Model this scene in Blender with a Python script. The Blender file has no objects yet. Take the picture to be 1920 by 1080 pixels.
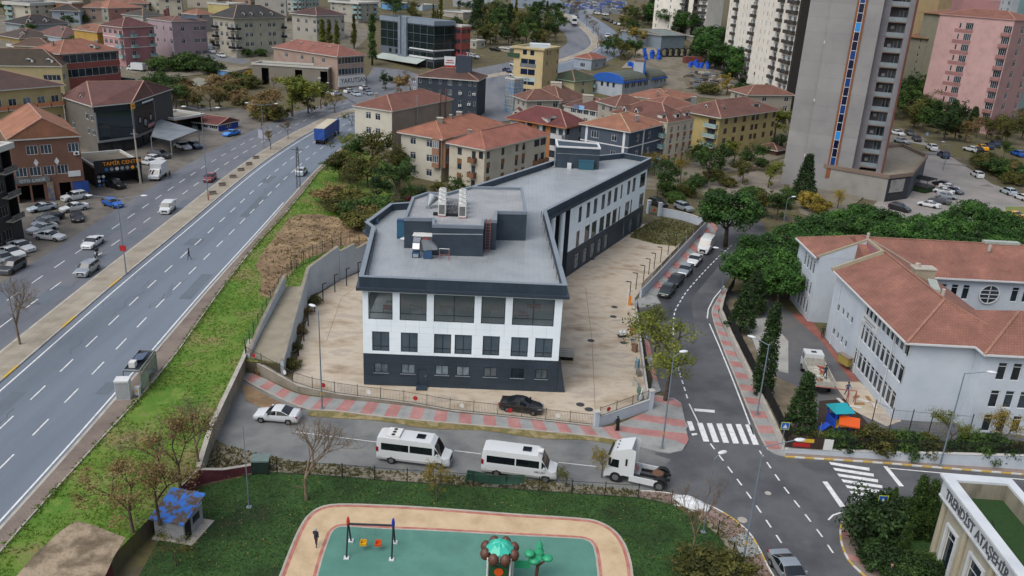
import bpy,bmesh,math,random
import numpy as np
from mathutils import Vector,Matrix
from mathutils.geometry import tessellate_polygon
SC=bpy.context.scene
COL=SC.collection
R=math.radians
rng=random.Random(7)
# -------- camera
CAM_H=44.0
F_PX,PITCH,ROLL=1575.4,0.36403,0.051235
_fw=Vector((0,math.cos(PITCH),-math.sin(PITCH)))
_up=Vector((0,math.sin(PITCH),math.cos(PITCH)))
_rt=Vector((1,0,0))
_c,_s=math.cos(ROLL),math.sin(ROLL)
C_R,C_U,C_F=_c*_rt+_s*_up,-_s*_rt+_c*_up,_fw
cam_d=bpy.data.cameras.new('camera')
cam_d.sensor_width=36.0
cam_d.lens=36.0*F_PX/1920.0
cam_d.clip_start=1.0
cam_d.clip_end=6000.0
cam=bpy.data.objects.new('camera',cam_d)
COL.objects.link(cam)
cam.matrix_world=Matrix(((C_R.x,C_U.x,-C_F.x,0),(C_R.y,C_U.y,-C_F.y,0),(C_R.z,C_U.z,-C_F.z,CAM_H),(0,0,0,1)))
SC.camera=cam
# -------- light: bright overcast late morning
W=bpy.data.worlds.new('World');SC.world=W;W.use_nodes=True
SUN_EL,SUN_AZ=R(55),R(225)
nt=W.node_tree;nt.nodes.clear()
n_out=nt.nodes.new('ShaderNodeOutputWorld');n_bg=nt.nodes.new('ShaderNodeBackground')
n_sky=nt.nodes.new('ShaderNodeTexSky');n_sky.sky_type='NISHITA';n_sky.sun_disc=False
n_sky.sun_elevation=SUN_EL;n_sky.sun_rotation=SUN_AZ
n_sky.air_density=1.0;n_sky.dust_density=3.0;n_sky.ozone_density=1.0
n_hsv=nt.nodes.new('ShaderNodeHueSaturation');n_hsv.inputs['Saturation'].default_value=0.55
nt.links.new(n_sky.outputs[0],n_hsv.inputs['Color']);nt.links.new(n_hsv.outputs[0],n_bg.inputs[0])
n_bg.inputs[1].default_value=0.15
nt.links.new(n_bg.outputs[0],n_out.inputs[0])
sun_d=bpy.data.lights.new('sun','SUN');sun_d.energy=1.4;sun_d.angle=R(45);sun_d.color=(1.0,0.97,0.93)
sun=bpy.data.objects.new('sun',sun_d);COL.objects.link(sun)
_sd=Vector((math.sin(SUN_AZ)*math.cos(SUN_EL),math.cos(SUN_AZ)*math.cos(SUN_EL),math.sin(SUN_EL)))
sun.rotation_euler=_sd.to_track_quat('Z','Y').to_euler()
sun.location=_sd*300
SC.view_settings.view_transform='Standard';SC.view_settings.look='None'
SC.view_settings.gamma=1.0;SC.view_settings.exposure=0.38
SC.view_settings.use_curve_mapping=False
SC.cycles.max_bounces=6;SC.cycles.diffuse_bounces=4;SC.cycles.glossy_bounces=3
SC.cycles.transparent_max_bounces=8;SC.cycles.transmission_bounces=4
# -------- terrain
ZH=1.5
def rise(y):
 t=y-250.0
 if t<=0:return 0.0
 return 0.10*(t*t/120.0 if t<60 else t-30.0)
def T(y,left):
 if left:return ZH+rise(y)
 t=min(1.0,max(0.0,(y-200.0)/50.0))
 return ZH*t*t*(3-2*t)+rise(y)
def ray(px,py):
 return(C_F+C_R*((px-960)/F_PX)-C_U*((py-540)/F_PX))
def GP(px,py,z=0.0):
 d=ray(px,py);t=(z-CAM_H)/d.z
 return Vector((d.x*t,d.y*t,z))
def G(px,py,left=False,dz=0.0):
 d=ray(px,py);lo,hi=5.0,1500.0
 for _ in range(48):
  m=(lo+hi)/2
  if CAM_H+d.z*m>T(d.y*m,left):lo=m
  else:hi=m
 return Vector((d.x*lo,d.y*lo,T(d.y*lo,left)+dz))
def GL(px,py,dz=0.0):return G(px,py,True,dz)
def PX(p):
 q=Vector(p)-Vector((0,0,CAM_H));z=q.dot(C_F)
 return 960+F_PX*q.dot(C_R)/z,540-F_PX*q.dot(C_U)/z
def up_to(base,py):
 lo,hi=0.0,150.0
 for _ in range(40):
  m=(lo+hi)/2
  if PX(base+Vector((0,0,m)))[1]>py:lo=m
  else:hi=m
 return lo
 # -------- materials
def lin(c):
 if isinstance(c,str):
  c=[int(c[i:i+2],16)/255 for i in(0,2,4)]
  c=[x/12.92 if x<=.04045 else((x+.055)/1.055)**2.4 for x in c]
 return(c[0],c[1],c[2],1.0)
MATS={}
def mat(name,cols,scale=1.0,rough=0.8,bump=0.0,bscale=8.0,spec=0.4,metal=0.0,rnd=0.0,detail=5.0,pat=None,coat=0.0,contrast=(0.3,0.7),space='pos',alpha=None,emit=None,stretch=None):
 if name in MATS:return MATS[name]
 m=bpy.data.materials.new(name);m.use_nodes=True;t=m.node_tree;N=t.nodes;L=t.links
 b=N['Principled BSDF'];MATS[name]=m
 if isinstance(cols,(str,tuple)):cols=[cols]
 cols=[lin(c)for c in cols]
 b.inputs['Roughness'].default_value=rough;b.inputs['Metallic'].default_value=metal
 b.inputs['Specular IOR Level'].default_value=spec
 if coat:b.inputs['Coat Weight'].default_value=coat;b.inputs['Coat Roughness'].default_value=0.08
 vec=None
 if len(cols)>1 or bump or pat:
  if space=='pos':
   g=N.new('ShaderNodeNewGeometry');vec=g.outputs['Position']
  else:
   g=N.new('ShaderNodeTexCoord');vec=g.outputs['UV' if space=='uv' else 'Object']
  if stretch:
   mp=N.new('ShaderNodeMapping');mp.inputs['Scale'].default_value=stretch
   L.new(vec,mp.inputs[0]);vec=mp.outputs[0]
 out=None
 if len(cols)>1:
  n=N.new('ShaderNodeTexNoise');n.inputs['Scale'].default_value=scale;n.inputs['Detail'].default_value=detail;n.inputs['Roughness'].default_value=0.62
  L.new(vec,n.inputs['Vector'])
  r=N.new('ShaderNodeValToRGB');e=r.color_ramp.elements
  while len(e)<len(cols):e.new(0.5)
  for i,c in enumerate(cols):
   e[i].position=contrast[0]+(contrast[1]-contrast[0])*i/(len(cols)-1);e[i].color=c
  L.new(n.outputs['Fac'],r.inputs['Fac']);out=r.outputs['Color']
 else:
  rg=N.new('ShaderNodeRGB');rg.outputs[0].default_value=cols[0];out=rg.outputs[0]
 if rnd:
  oi=N.new('ShaderNodeObjectInfo');mr=N.new('ShaderNodeMapRange')
  mr.inputs['To Min'].default_value=1-rnd;mr.inputs['To Max'].default_value=1+rnd
  L.new(oi.outputs['Random'],mr.inputs['Value'])
  h=N.new('ShaderNodeHueSaturation');L.new(mr.outputs[0],h.inputs['Value']);L.new(out,h.inputs['Color']);out=h.outputs[0]
 hgt=None
 if pat:
  uv=N.new('ShaderNodeTexCoord');bt=N.new('ShaderNodeTexBrick')
  bt.inputs['Scale'].default_value=1.0;bt.inputs['Brick Width'].default_value=pat[1];bt.inputs['Row Height'].default_value=pat[2]
  bt.inputs['Mortar Size'].default_value=pat[3];bt.offset=0.5 if pat[0]=='brick' else 0.0
  bt.inputs['Color1'].default_value=(1,1,1,1);bt.inputs['Color2'].default_value=(1-(1-pat[4])*.5,)*3+(1,)
  bt.inputs['Mortar'].default_value=(pat[4],)*3+(1,)
  L.new(uv.outputs['UV'],bt.inputs['Vector'])
  mx=N.new('ShaderNodeMix');mx.data_type='RGBA';mx.blend_type='MULTIPLY';mx.inputs[0].default_value=1.0
  L.new(out,mx.inputs[6]);L.new(bt.outputs['Color'],mx.inputs[7]);out=mx.outputs[2]
  hgt=bt.outputs['Fac']
 L.new(out,b.inputs['Base Color'])
 nrm=None
 if bump:
  n2=N.new('ShaderNodeTexNoise');n2.inputs['Scale'].default_value=bscale;n2.inputs['Detail'].default_value=4.0
  L.new(vec,n2.inputs['Vector'])
  bp=N.new('ShaderNodeBump');bp.inputs['Strength'].default_value=min(1.0,bump);bp.inputs['Distance'].default_value=0.1*max(1.0,bump)
  L.new(n2.outputs['Fac'],bp.inputs['Height']);nrm=bp.outputs[0]
 if hgt:
  bp2=N.new('ShaderNodeBump');bp2.invert=True;bp2.inputs['Strength'].default_value=0.6;bp2.inputs['Distance'].default_value=0.05
  L.new(hgt,bp2.inputs['Height'])
  if nrm:L.new(nrm,bp2.inputs['Normal'])
  nrm=bp2.outputs[0]
 if nrm:L.new(nrm,b.inputs['Normal'])
 if emit:
  b.inputs['Emission Color'].default_value=lin(emit[0]);b.inputs['Emission Strength'].default_value=emit[1]
 return m
def glassmat(name,tint,alpha=0.35,rough=0.03,base=(.01,.012,.015)):
 m=bpy.data.materials.new(name);m.use_nodes=True;t=m.node_tree;N=t.nodes;L=t.links;N.clear()
 o=N.new('ShaderNodeOutputMaterial');mx=N.new('ShaderNodeMixShader');tr=N.new('ShaderNodeBsdfTransparent');p=N.new('ShaderNodeBsdfPrincipled')
 tr.inputs[0].default_value=lin(tint);p.inputs['Base Color'].default_value=base+(1,);p.inputs['Roughness'].default_value=rough;p.inputs['Specular IOR Level'].default_value=0.7
 mx.inputs[0].default_value=alpha;L.new(tr.outputs[0],mx.inputs[1]);L.new(p.outputs[0],mx.inputs[2]);L.new(mx.outputs[0],o.inputs[0])
 MATS[name]=m;return m
 # -------- mesh building
class MB:
 def __init__(s):s.v=[];s.f=[];s.m=[]
 def quad(s,a,b,c,d,mi=0):
  n=len(s.v);s.v+=[tuple(a),tuple(b),tuple(c),tuple(d)];s.f.append((n,n+1,n+2,n+3));s.m.append(mi);return s
 def face(s,pts,mi=0):
  n=len(s.v);s.v+=[tuple(p)for p in pts];s.f.append(tuple(range(n,n+len(pts))));s.m.append(mi);return s
 def box(s,x0,x1,y0,y1,z0,z1,mi=0,top=None):
  n=len(s.v)
  s.v+=[(x0,y0,z0),(x1,y0,z0),(x1,y1,z0),(x0,y1,z0),(x0,y0,z1),(x1,y0,z1),(x1,y1,z1),(x0,y1,z1)]
  for k,q in enumerate(((3,2,1,0),(4,5,6,7),(0,1,5,4),(1,2,6,5),(2,3,7,6),(3,0,4,7))):
   s.f.append(tuple(n+i for i in q));s.m.append(top if(top is not None and k==1)else mi)
  return s
 def prism(s,pts,z0,z1,mi=0,top=None,bottom=True):
  k=len(pts);n=len(s.v)
  if sum(pts[i][0]*pts[(i+1)%k][1]-pts[(i+1)%k][0]*pts[i][1]for i in range(k))<0:pts=list(pts)[::-1]
  s.v+=[(p[0],p[1],z0)for p in pts]+[(p[0],p[1],z1)for p in pts]
  for i in range(k):
   j=(i+1)%k;s.f.append((n+i,n+j,n+k+j,n+k+i));s.m.append(mi)
  for t in tessellate_polygon([[Vector((p[0],p[1],0))for p in pts]]):
   t=tuple(t);a,b,c=(pts[i]for i in t)
   if(b[0]-a[0])*(c[1]-a[1])-(b[1]-a[1])*(c[0]-a[0])<0:t=t[::-1]
   s.f.append(tuple(n+k+i for i in t));s.m.append(mi if top is None else top)
   if bottom:s.f.append(tuple(n+i for i in t[::-1]));s.m.append(mi)
  return s
 def tube(s,p,q,r0,r1=None,k=6,mi=0,cap=True):
  p,q=Vector(p),Vector(q);r1=r0 if r1 is None else r1
  d=(q-p)
  if d.length<1e-6:return s
  d.normalize();a=d.orthogonal().normalized();b=d.cross(a);n=len(s.v)
  for c,r in((p,r0),(q,r1)):
   for i in range(k):
    t=2*math.pi*i/k;s.v.append(tuple(c+a*(r*math.cos(t))+b*(r*math.sin(t))))
  for i in range(k):
   j=(i+1)%k;s.f.append((n+i,n+j,n+k+j,n+k+i));s.m.append(mi)
  if cap:
   s.f.append(tuple(n+k+i for i in range(k)));s.m.append(mi);s.f.append(tuple(n+k-1-i for i in range(k)));s.m.append(mi)
  return s
 def bar(s,p,q,w,h,mi=0):
  p,q=Vector(p),Vector(q);d=(q-p).normalized();u=Vector((0,0,1))
  sd=d.cross(u);sd=Vector((1,0,0))if sd.length<1e-4 else sd.normalized();u=sd.cross(d)
  n=len(s.v)
  for c in(p,q):
   for a,b in((-1,-1),(1,-1),(1,1),(-1,1)):s.v.append(tuple(c+sd*(a*w/2)+u*(b*h/2)))
  for fq in((0,1,2,3),(7,6,5,4),(0,4,5,1),(1,5,6,2),(2,6,7,3),(3,7,4,0)):
   s.f.append(tuple(n+i for i in fq));s.m.append(mi)
  return s
 def ball(s,c,r,k=8,rows=5,sz=1.0,mi=0):
  n=len(s.v);c=Vector(c)
  for j in range(rows+1):
   ph=-math.pi/2+math.pi*j/rows
   for i in range(k):
    t=2*math.pi*i/k;s.v.append((c.x+r*math.cos(ph)*math.cos(t),c.y+r*math.cos(ph)*math.sin(t),c.z+r*sz*math.sin(ph)))
  for j in range(rows):
   for i in range(k):
    i2=(i+1)%k;s.f.append((n+j*k+i,n+j*k+i2,n+(j+1)*k+i2,n+(j+1)*k+i));s.m.append(mi)
  return s
 def lathe(s,prof,c=(0,0,0),k=12,mi=0):
  n=len(s.v)
  for r,z in prof:
   for i in range(k):
    t=2*math.pi*i/k;s.v.append((c[0]+r*math.cos(t),c[1]+r*math.sin(t),c[2]+z))
  for j in range(len(prof)-1):
   for i in range(k):
    i2=(i+1)%k;s.f.append((n+j*k+i,n+j*k+i2,n+(j+1)*k+i2,n+(j+1)*k+i));s.m.append(mi)
  return s
 def mesh(s,name,mats,smooth=False):
  me=bpy.data.meshes.new(name);me.from_pydata(s.v,[],s.f)
  for m in(mats if isinstance(mats,(list,tuple))else[mats]):me.materials.append(m)if m else None
  if any(s.m):me.polygons.foreach_set('material_index',s.m)
  if smooth:me.polygons.foreach_set('use_smooth',[True]*len(s.f))
  uv=me.uv_layers.new(name='UVMap');dat=[]
  for p in me.polygons:
   n=p.normal
   t=Vector((-n.y,n.x,0))if abs(n.z)<0.98 else Vector((1,0,0))
   t.normalize();b=n.cross(t)
   for vi in p.vertices:
    c=me.vertices[vi].co;dat+=[c.dot(t),c.dot(b)]
  uv.data.foreach_set('uv',dat)
  me.update();return me
 def build(s,name,mats,parent=None,loc=(0,0,0),rz=0.0,smooth=False):
  return put(name,s.mesh(name,mats,smooth),parent,loc,rz)
def put(name,me,parent=None,loc=(0,0,0),rz=0.0,scale=None):
 o=bpy.data.objects.new(name,me);COL.objects.link(o);o.parent=parent;o.location=loc
 if rz:o.rotation_euler=(0,0,rz)
 if scale:o.scale=scale if isinstance(scale,(tuple,list))else(scale,)*3
 return o
def tag(o,label=None,cat=None,group=None,kind=None):
 if label:o['label']=label
 if cat:o['category']=cat
 if group:o['group']=group
 if kind:o['kind']=kind
 return o
def empty(name,loc,rz=0.0,label=None,cat=None,group=None):
 o=bpy.data.objects.new(name,None);COL.objects.link(o);o.location=loc;o.rotation_euler=(0,0,rz);o.empty_display_size=0.2
 return tag(o,label,cat,group)
def spl(pts,step=2.0):
 P=[Vector(p)for p in pts];P=[P[0]*2-P[1]]+P+[P[-1]*2-P[-2]];out=[]
 for i in range(1,len(P)-2):
  a,b,c,d=P[i-1:i+3];n=max(1,int((c-b).length/step))
  for k in range(n):
   t=k/n;out.append(0.5*((2*b)+(c-a)*t+(2*a-5*b+4*c-d)*t*t+(3*b-a-3*c+d)*t**3))
 out.append(P[-2]);return out
def offset(line,d):
 out=[]
 for i,p in enumerate(line):
  a=line[max(0,i-1)];b=line[min(len(line)-1,i+1)];t=(b-a);t.z=0;t.normalize()
  out.append(p+Vector((t.y,-t.x,0))*d)
 return out
def arclen(line):
 s=[0.0]
 for a,b in zip(line,line[1:]):s.append(s[-1]+(b-a).length)
 return s
def at_len(line,S,d):
 if d<=0:return line[0].copy()
 for i in range(1,len(S)):
  if S[i]>=d:
   t=(d-S[i-1])/max(1e-9,S[i]-S[i-1]);return line[i-1].lerp(line[i],t)
 return line[-1].copy()
 # -------- ground and roads
M_dirt=mat('dirt',['5d4a38','7a654c','94805f'],0.35,0.95,0.6,3.0)
M_soil=mat('scrub_soil',['3d3a2b','55502f','4a4438','6b6247'],0.25,0.95,0.6,2.0)
M_grass=mat('rough_grass',['7d7050','72693e','68703a','5a7226','4c6c1e','456a1a','6a7c34'],0.17,0.9,1.0,6.0,contrast=(0.3,0.68),detail=9)
M_lawn=mat('lawn_grass',['30301a','1d3010','243f15','2e4c1c','213c15','3a4522'],0.16,0.9,1.0,9.0,contrast=(0.28,0.72),detail=8)
M_asph=mat('asphalt_blue',['535a63','5f6771','67707b','5c646e'],0.16,0.6,0.25,30.0,contrast=(0.25,0.75),detail=9,stretch=(1,0.08,1))
M_asph2=mat('asphalt_dark',['4e5157','5b5f66','67686c','585b61'],0.16,0.65,0.25,30.0,detail=8,stretch=(1,0.3,1))
M_asph3=mat('asphalt_street',['545657','636565','727371','666866'],0.22,0.6,0.25,25.0,detail=9)
M_asph4=mat('asphalt_wet',['2f3134','3c3e42','4a4c50'],0.12,0.4,0.2,25.0,detail=7)
M_lot=mat('forecourt_asphalt',['4b4742','5a5650','6b655c','514d48'],0.18,0.75,0.3,20.0,detail=9)
M_conc=mat('stained_concrete',['625445','85755f','a19380','b0a594','9a8f82','aea494'],0.25,0.55,0.2,6.0,contrast=(0.24,0.72),detail=12,stretch=(0.75,1.35,1))
M_conc2=mat('wall_concrete',['8f8a80','a39d92','7d766b'],0.5,0.85,0.3,6.0)
M_walk=mat('path_pavers',['6e625a','7d7067','84796d'],0.3,0.85,0.3,10.0,pat=('brick',0.4,0.2,0.02,0.72))
M_med=mat('median_concrete',['7f7768','90887a','9a9385'],0.3,0.85,0.3,6.0,pat=('grid',1.5,1.5,0.02,0.75))
M_pgrey=mat('grey_pavers',['858785','959795','a1a19f'],0.6,0.8,0.3,12.0,pat=('brick',0.2,0.1,0.012,0.75))
M_ppink=mat('pink_pavers',['9a6b67','aa7874','b48a85'],0.6,0.8,0.3,12.0,pat=('brick',0.2,0.1,0.012,0.75))
M_kerb=mat('kerb_stone',['8a867e','9c978d','a8a398'],0.8,0.85,0.2,10.0)
M_kerby=mat('kerb_yellow',['a88c3a','b89a4a','978b63'],1.2,0.8)
M_kerbw=mat('kerb_white',['b9b8b2','c6c5c0'],1.2,0.8)
M_paint=mat('road_paint',['a8a9a8','c3c4c3','d2d3d2'],2.0,0.6,contrast=(0.25,0.6))
M_rubber=mat('green_rubber',['3c675c','487468','527f72','466f64'],0.12,0.85,0.2,60.0,detail=9)
M_stamp=mat('stamped_path',['a08a6c','b39d7e','bda88b'],0.45,0.75,0.3,8.0,detail=8)
M_redband=mat('red_band',['8e5248','9d6156','a8776a'],1.0,0.8,contrast=(0.3,0.62),detail=9)
def sheet(name,pts,m,parent=None,kind=None):
 b=MB();n=len(pts);b.v=[tuple(p)for p in pts]
 for t in tessellate_polygon([[Vector((p[0],p[1],0))for p in pts]]):
  a,c,d=(pts[i]for i in t)
  if(c[0]-a[0])*(d[1]-a[1])-(c[1]-a[1])*(d[0]-a[0])<0:t=t[::-1]
  b.f.append(tuple(t));b.m.append(0)
 o=b.build(name,m,parent)
 if kind or parent is None:o['kind']=kind or 'structure'
 return o
def slab(name,pts,thick,m,parent=None,kind=None):
 z=pts[0][2];b=MB().prism([(p[0],p[1])for p in pts],z-thick,z,bottom=False)
 o=b.build(name,m,parent)
 if parent is None:o['kind']=kind or 'structure'
 return o
def strip(name,la,lb,m,parent=None,dz=0.0,thick=0.0):
 b=MB();n=len(la);up=Vector((0,0,dz))
 b.v=[tuple(p+up)for p in la]+[tuple(p+up)for p in lb]
 for i in range(n-1):b.f.append((i,n+i,n+i+1,i+1));b.m.append(0)
 if b.f:
  a,c,d=(Vector(b.v[k])for k in b.f[0][:3])
  if(c-a).cross(d-a).z<0:b.f=[f[::-1]for f in b.f]
 if thick:
  k=len(b.v);b.v+=[(x,y,z-thick)for x,y,z in b.v[:k]]
  for i in range(n-1):
   b.f.append((i,i+1,k+i+1,k+i));b.m.append(0)
   b.f.append((n+i+1,n+i,k+n+i,k+n+i+1));b.m.append(0)
  b.f.append((0,k,k+n,n));b.m.append(0);b.f.append((n-1,2*n-1,k+2*n-1,k+n-1));b.m.append(0)
 o=b.build(name,m,parent)
 if parent is None:o['kind']='structure'
 return o
def zon(line,left,dz):return[Vector((p.x,p.y,T(p.y,left)+dz))for p in line]
def paint(parent,name,pts,dz=0.012,left=False,m=None):
 return sheet(name,[(G(x,y,left)+Vector((0,0,dz)))for x,y in pts],m or M_paint,parent)
def paint_line(parent,name,pts,w=0.14,dz=0.012,left=False):
 l=[G(x,y,left)for x,y in pts]
 return strip(name,offset(l,-w/2),offset(l,w/2),M_paint,parent,dz)
def dashes(parent,name,line,d0,d1,on,per,w,dz):
 S=arclen(line);d=d0
 while d+on<min(d1,S[-1]):
  seg=[at_len(line,S,d),at_len(line,S,d+on*.5),at_len(line,S,d+on)]
  strip(name,offset(seg,-w/2),offset(seg,w/2),M_paint,parent,dz);d+=per
b=MB();ys=[-60,40,120,200,205,210,215,220,225,230,235,240,245,250]+[250+i*10 for i in range(1,40)]+[660,700,900,1500,3500]
xs=[-3000,-400,-200,-100,0,100,200,400,3000]
for y in ys:
 for x in xs:b.v.append((x,y,(T(min(y,700),False)-0.05)if y<700 else T(700,False)+(y-700)*0.02))
for j in range(len(ys)-1):
 for i in range(len(xs)-1):
  n=j*len(xs)+i;b.f.append((n,n+1,n+len(xs)+1,n+len(xs)));b.m.append(0)
tag(b.build('ground',M_soil),kind='structure')
wall_foot=[G(*p)for p in((196,1095),(300,985),(372,905),(396,832),(457,700),(470,668))]
yard_wall=[(470,668),(500,610),(536,545),(580,520),(632,505),(690,492)]
edge_h=[Vector((p.x,p.y,ZH))for p in wall_foot[:5]]
ret=[G(*p)for p in((530,706),(551,640),(580,556),(636,524),(692,497))]
hi_edge=edge_h+[Vector((p.x-0.1,p.y,ZH))for p in ret]+[Vector((-21,150,ZH)),Vector((-24,165,ZH)),Vector((-28,185,ZH)),Vector((-30,205,ZH)),Vector((-27,250,ZH))]
b=MB();poly=[Vector((-400,30,ZH)),Vector((-24,30,ZH))]+hi_edge+[Vector((-400,250,ZH))]
b.prism([(p.x,p.y)for p in poly],-0.1,ZH-0.02,bottom=False)
tag(b.build('raised_ground',M_soil),kind='structure')
axis=spl([Vector((-50.2,40,0)),Vector((-50.5,58,0))]+[GL(*p)for p in((0,735),(222,540),(350,432),(480,322),(555,269),(604,241),(662,214))]+[Vector((x,y,0))for x,y in((-38,275),(-22,305),(0,331),(20,358),(33,387),(35,412),(31,445),(24,478),(14,512),(0,560),(-14,610))],3.0)
axis=[Vector((p.x,p.y,0))for p in axis]
def hw(d,dz=0.0):return zon(offset(axis,d),True,dz)
near_n=[i for i,p in enumerate(axis)if p.y<250][-1]
hwy=strip('highway_carriageway',hw(-1.0),hw(11.7),M_asph,None,0.03)
hwl=strip('highway_far_carriageway',hw(-15.5),hw(-4.7),M_asph2,None,0.03)
strip('solid_line',hw(-0.16),hw(0.02),M_paint,hwy,0.045)
S_ax=arclen(axis)
i150=[i for i,p in enumerate(axis)if p.y>152][0]
e=hw(11.15);strip('solid_line',e[:i150],hw(11.33)[:i150],M_paint,hwy,0.045)
dashes(hwy,'lane_dash',hw(3.75),2.2,300,3.0,6.22,0.15,0.045)
dashes(hwy,'lane_dash',hw(7.25),1.9,300,3.0,6.22,0.15,0.045)
dashes(hwl,'lane_dash',hw(-8.15),0,300,3.0,6.22,0.14,0.045)
dashes(hwl,'lane_dash',hw(-11.6),2,300,3.0,6.22,0.14,0.045)
med=strip('central_reservation',hw(-4.4),hw(-1.3),M_med,None,0.17)
strip('kerb',hw(-4.7),hw(-4.4),M_kerb,med,0.16,0.16)
for k in range(0,len(axis)-4,1):
 strip('kerb',hw(-1.3)[k:k+2],hw(-1.0)[k:k+2],M_kerby if(k%4==0 and axis[k].y<110)else M_kerb,med,0.16,0.16)if k<60 else None
strip('kerb',hw(-1.3)[60:],hw(-1.0)[60:],M_kerb,med,0.16,0.16)
path_r=spl([GL(*p)for p in((-75,1130),(0,1035),(82,942),(200,812),(247,762),(300,700),(332,660),(415,542),(480,460),(535,400),(580,345),(600,318),(640,280))],3.0)
fl=[];S_r=arclen(path_r);ofs=hw(11.95);S_o=arclen(ofs)
lft=[];rgt=[]
for p in path_r:
 q=min(ofs,key=lambda a:abs(a.y-p.y));lft.append(Vector((q.x,p.y,ZH)));rgt.append(Vector((max(p.x,q.x+0.6),p.y,ZH)))
fp=strip('footpath',lft,rgt,M_walk,None,0.14)
n_k=len([p for p in axis if p.y<205])
for k in range(0,n_k-2):
 strip('kerb',hw(11.68)[k:k+2],hw(11.95)[k:k+2],M_kerb,fp,0.15,0.15)
strip('edging',[p+Vector((0.02,0,0))for p in rgt],[p+Vector((0.14,0,0))for p in rgt],M_kerb,fp,0.17,0.2)
fc=[Vector((p.x,p.y,ZH+0.02))for p in hw(-15.5)[:near_n]]
sheet('forecourt',[Vector((-200,fc[0].y,ZH+0.02))]+fc+[Vector((-200,fc[-1].y,ZH+0.02))],M_lot)
gr=[Vector((p.x+0.14,p.y,ZH+0.05))for p in rgt if p.y<200]
bank=[Vector((p.x,p.y,ZH+0.05))for p in edge_h]+[Vector((p.x-0.45,p.y,ZH+0.05))for p in ret]+[Vector((-21.6,150,ZH+.05)),Vector((-25,165,ZH+.05)),Vector((-30,185,ZH+.05)),Vector((-38,200,ZH+.05))]
grass_poly=gr+bank[::-1]
sheet('grass_bank',grass_poly,M_grass)
dirt_poly=[GL(x,y,0.09)for x,y in((540,412),(560,403),(596,402),(632,408),(668,424),(700,440),(706,462),(640,462),(566,490),(533,528),(505,560),(486,552),(492,520),(478,500),(496,470),(520,440))]
sheet('bare_plot',dirt_poly,M_dirt)
bare_poly=[GL(x,y,0.08)for x,y in((28,1085),(64,1042),(110,1000),(142,978),(176,986),(210,1000),(236,1010),(214,1045),(196,1085))]
sheet('bare_patch',bare_poly,mat('rubble_dirt',['4f4638','6a5d4c','93846f','776b58'],0.5,0.95,0.8,4.0,detail=9))
def blob(x,y,r,left,dz,sq=1.0):c=G(x,y,left);return[Vector((c.x+r*rng.uniform(.6,1.25)*math.cos(t*.52),c.y+sq*r*rng.uniform(.6,1.25)*math.sin(t*.52),c.z+dz))for t in range(12)]
worn=[blob(x,y,r,True,.062)for x,y,r in((300,748,2.0),(345,700,1.3),(268,775,1.6),(150,905,1.4),(118,948,1.2),(222,852,1.6),(335,735,1.0),(385,745,1.3),(430,600,1.2),(455,560,1.6),(405,690,1.0),(190,880,1.0),(60,1050,1.2),(520,470,1.8))]
M_patch=mat('asphalt_patch',['545b64','5d656e'],.4,.7,.3,20);M_crack=mat('crack_dark','484c52',rough=.9)
for d_,y0,w_,l_ in((1.2,66,1.4,6),(5.4,84,2.2,3.5),(9.0,100,1.6,9),(2.0,121,2.4,4),(6.0,138,1.5,12),(9.4,72,1.3,4),(3.2,160,2.0,7),(-8.5,96,2.4,5),(-12.5,120,2.0,9),(-6.5,140,1.6,6),(-13.5,88,1.8,12),(-7.0,112,1.2,16)):
 l=[p for p in hw(d_)if y0<=p.y<=y0+l_+3];strip('repair_patch',l,offset(l,w_),M_patch,hwy if d_>0 else hwl,0.037)
for k in range(16):
 q=hw(rng.choice((.8,3,4.6,6.4,8.6,10.2,-6,-9.5,-13)))[rng.randint(4,40)];l=[q]
 for _ in range(rng.randint(4,9)):l.append(l[-1]+Vector((rng.uniform(-.5,.5),rng.uniform(.5,1.3),0)))
 strip('crack',l,offset(l,.05),M_crack,hwy,0.04)
street_px=((445,706),(482,728),(570,768),(627,773),(745,787),(960,806),(1117,821),(1185,833),(1230,848),(1277,847),(1290,826),(1286,805),(1277,757),(1264,747),(1237,732),(1232,715),(1222,670),(1212,630),(1196,592),(1196,572),(1240,570),(1231,556),(1250,530),(1310,477),(1330,455),(1342,432),(1352,400),(1420,400),(1440,440),(1395,470),(1358,540),(1333,587),(1350,640),(1385,727),(1419,808),(1440,846),(1472,858),(1600,866),(1657,870),(1765,879),(1892,889),(2000,898),(2100,1010),(1900,1000),(1740,958),(1605,962),(1582,972),(1574,990),(1575,1015),(1582,1037),(1591,1054),(1640,1100),(1462,1100),(1440,1062),(1425,1032),(1402,997),(1360,965),(1320,946),(1257,927),(1200,921),(1080,910),(977,899),(850,893),(700,880),(560,866),(500,856),(430,838),(400,822))
st=sheet('street',[G(x,y,dz=0.004)for x,y in street_px],M_asph3)
i0,i1=street_px.index((1230,848)),street_px.index((1257,927))
sheet('junction',[G(x,y,dz=0.008)for x,y in street_px[i0:i1+1]+((1236,908),(1262,894),(1246,874),(1258,862),(1228,852))],mat('asphalt_junction',['3d3f42','4a4b4e','565759','505153'],.2,.6,.25,25,detail=9))
sheet('worn_asphalt',[G(x,y,dz=0.016)for x,y in((1200,590),(1238,572),(1233,556),(1262,530),(1330,470),(1360,440),(1402,436),(1372,470),(1330,520),(1296,560),(1300,600),(1306,640),(1300,648),(1290,610),(1262,600),(1230,604))],M_asph4,st)
for pts in(((555,810),(707,829)),((852,845),(902,851)),((1047,867),(1120,875))):
 paint_line(st,'solid_line',pts,0.09,0.012)
br=[G(x,y)for x,y in((1372,460),(1337,492),(1293,540),(1275,566),(1264,590),(1263,632),(1271,685),(1282,724),(1291,754))]
br=spl(br,1.0);dashes(st,'lane_dash',br,0,200,1.0,1.75,0.16,0.022)
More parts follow.
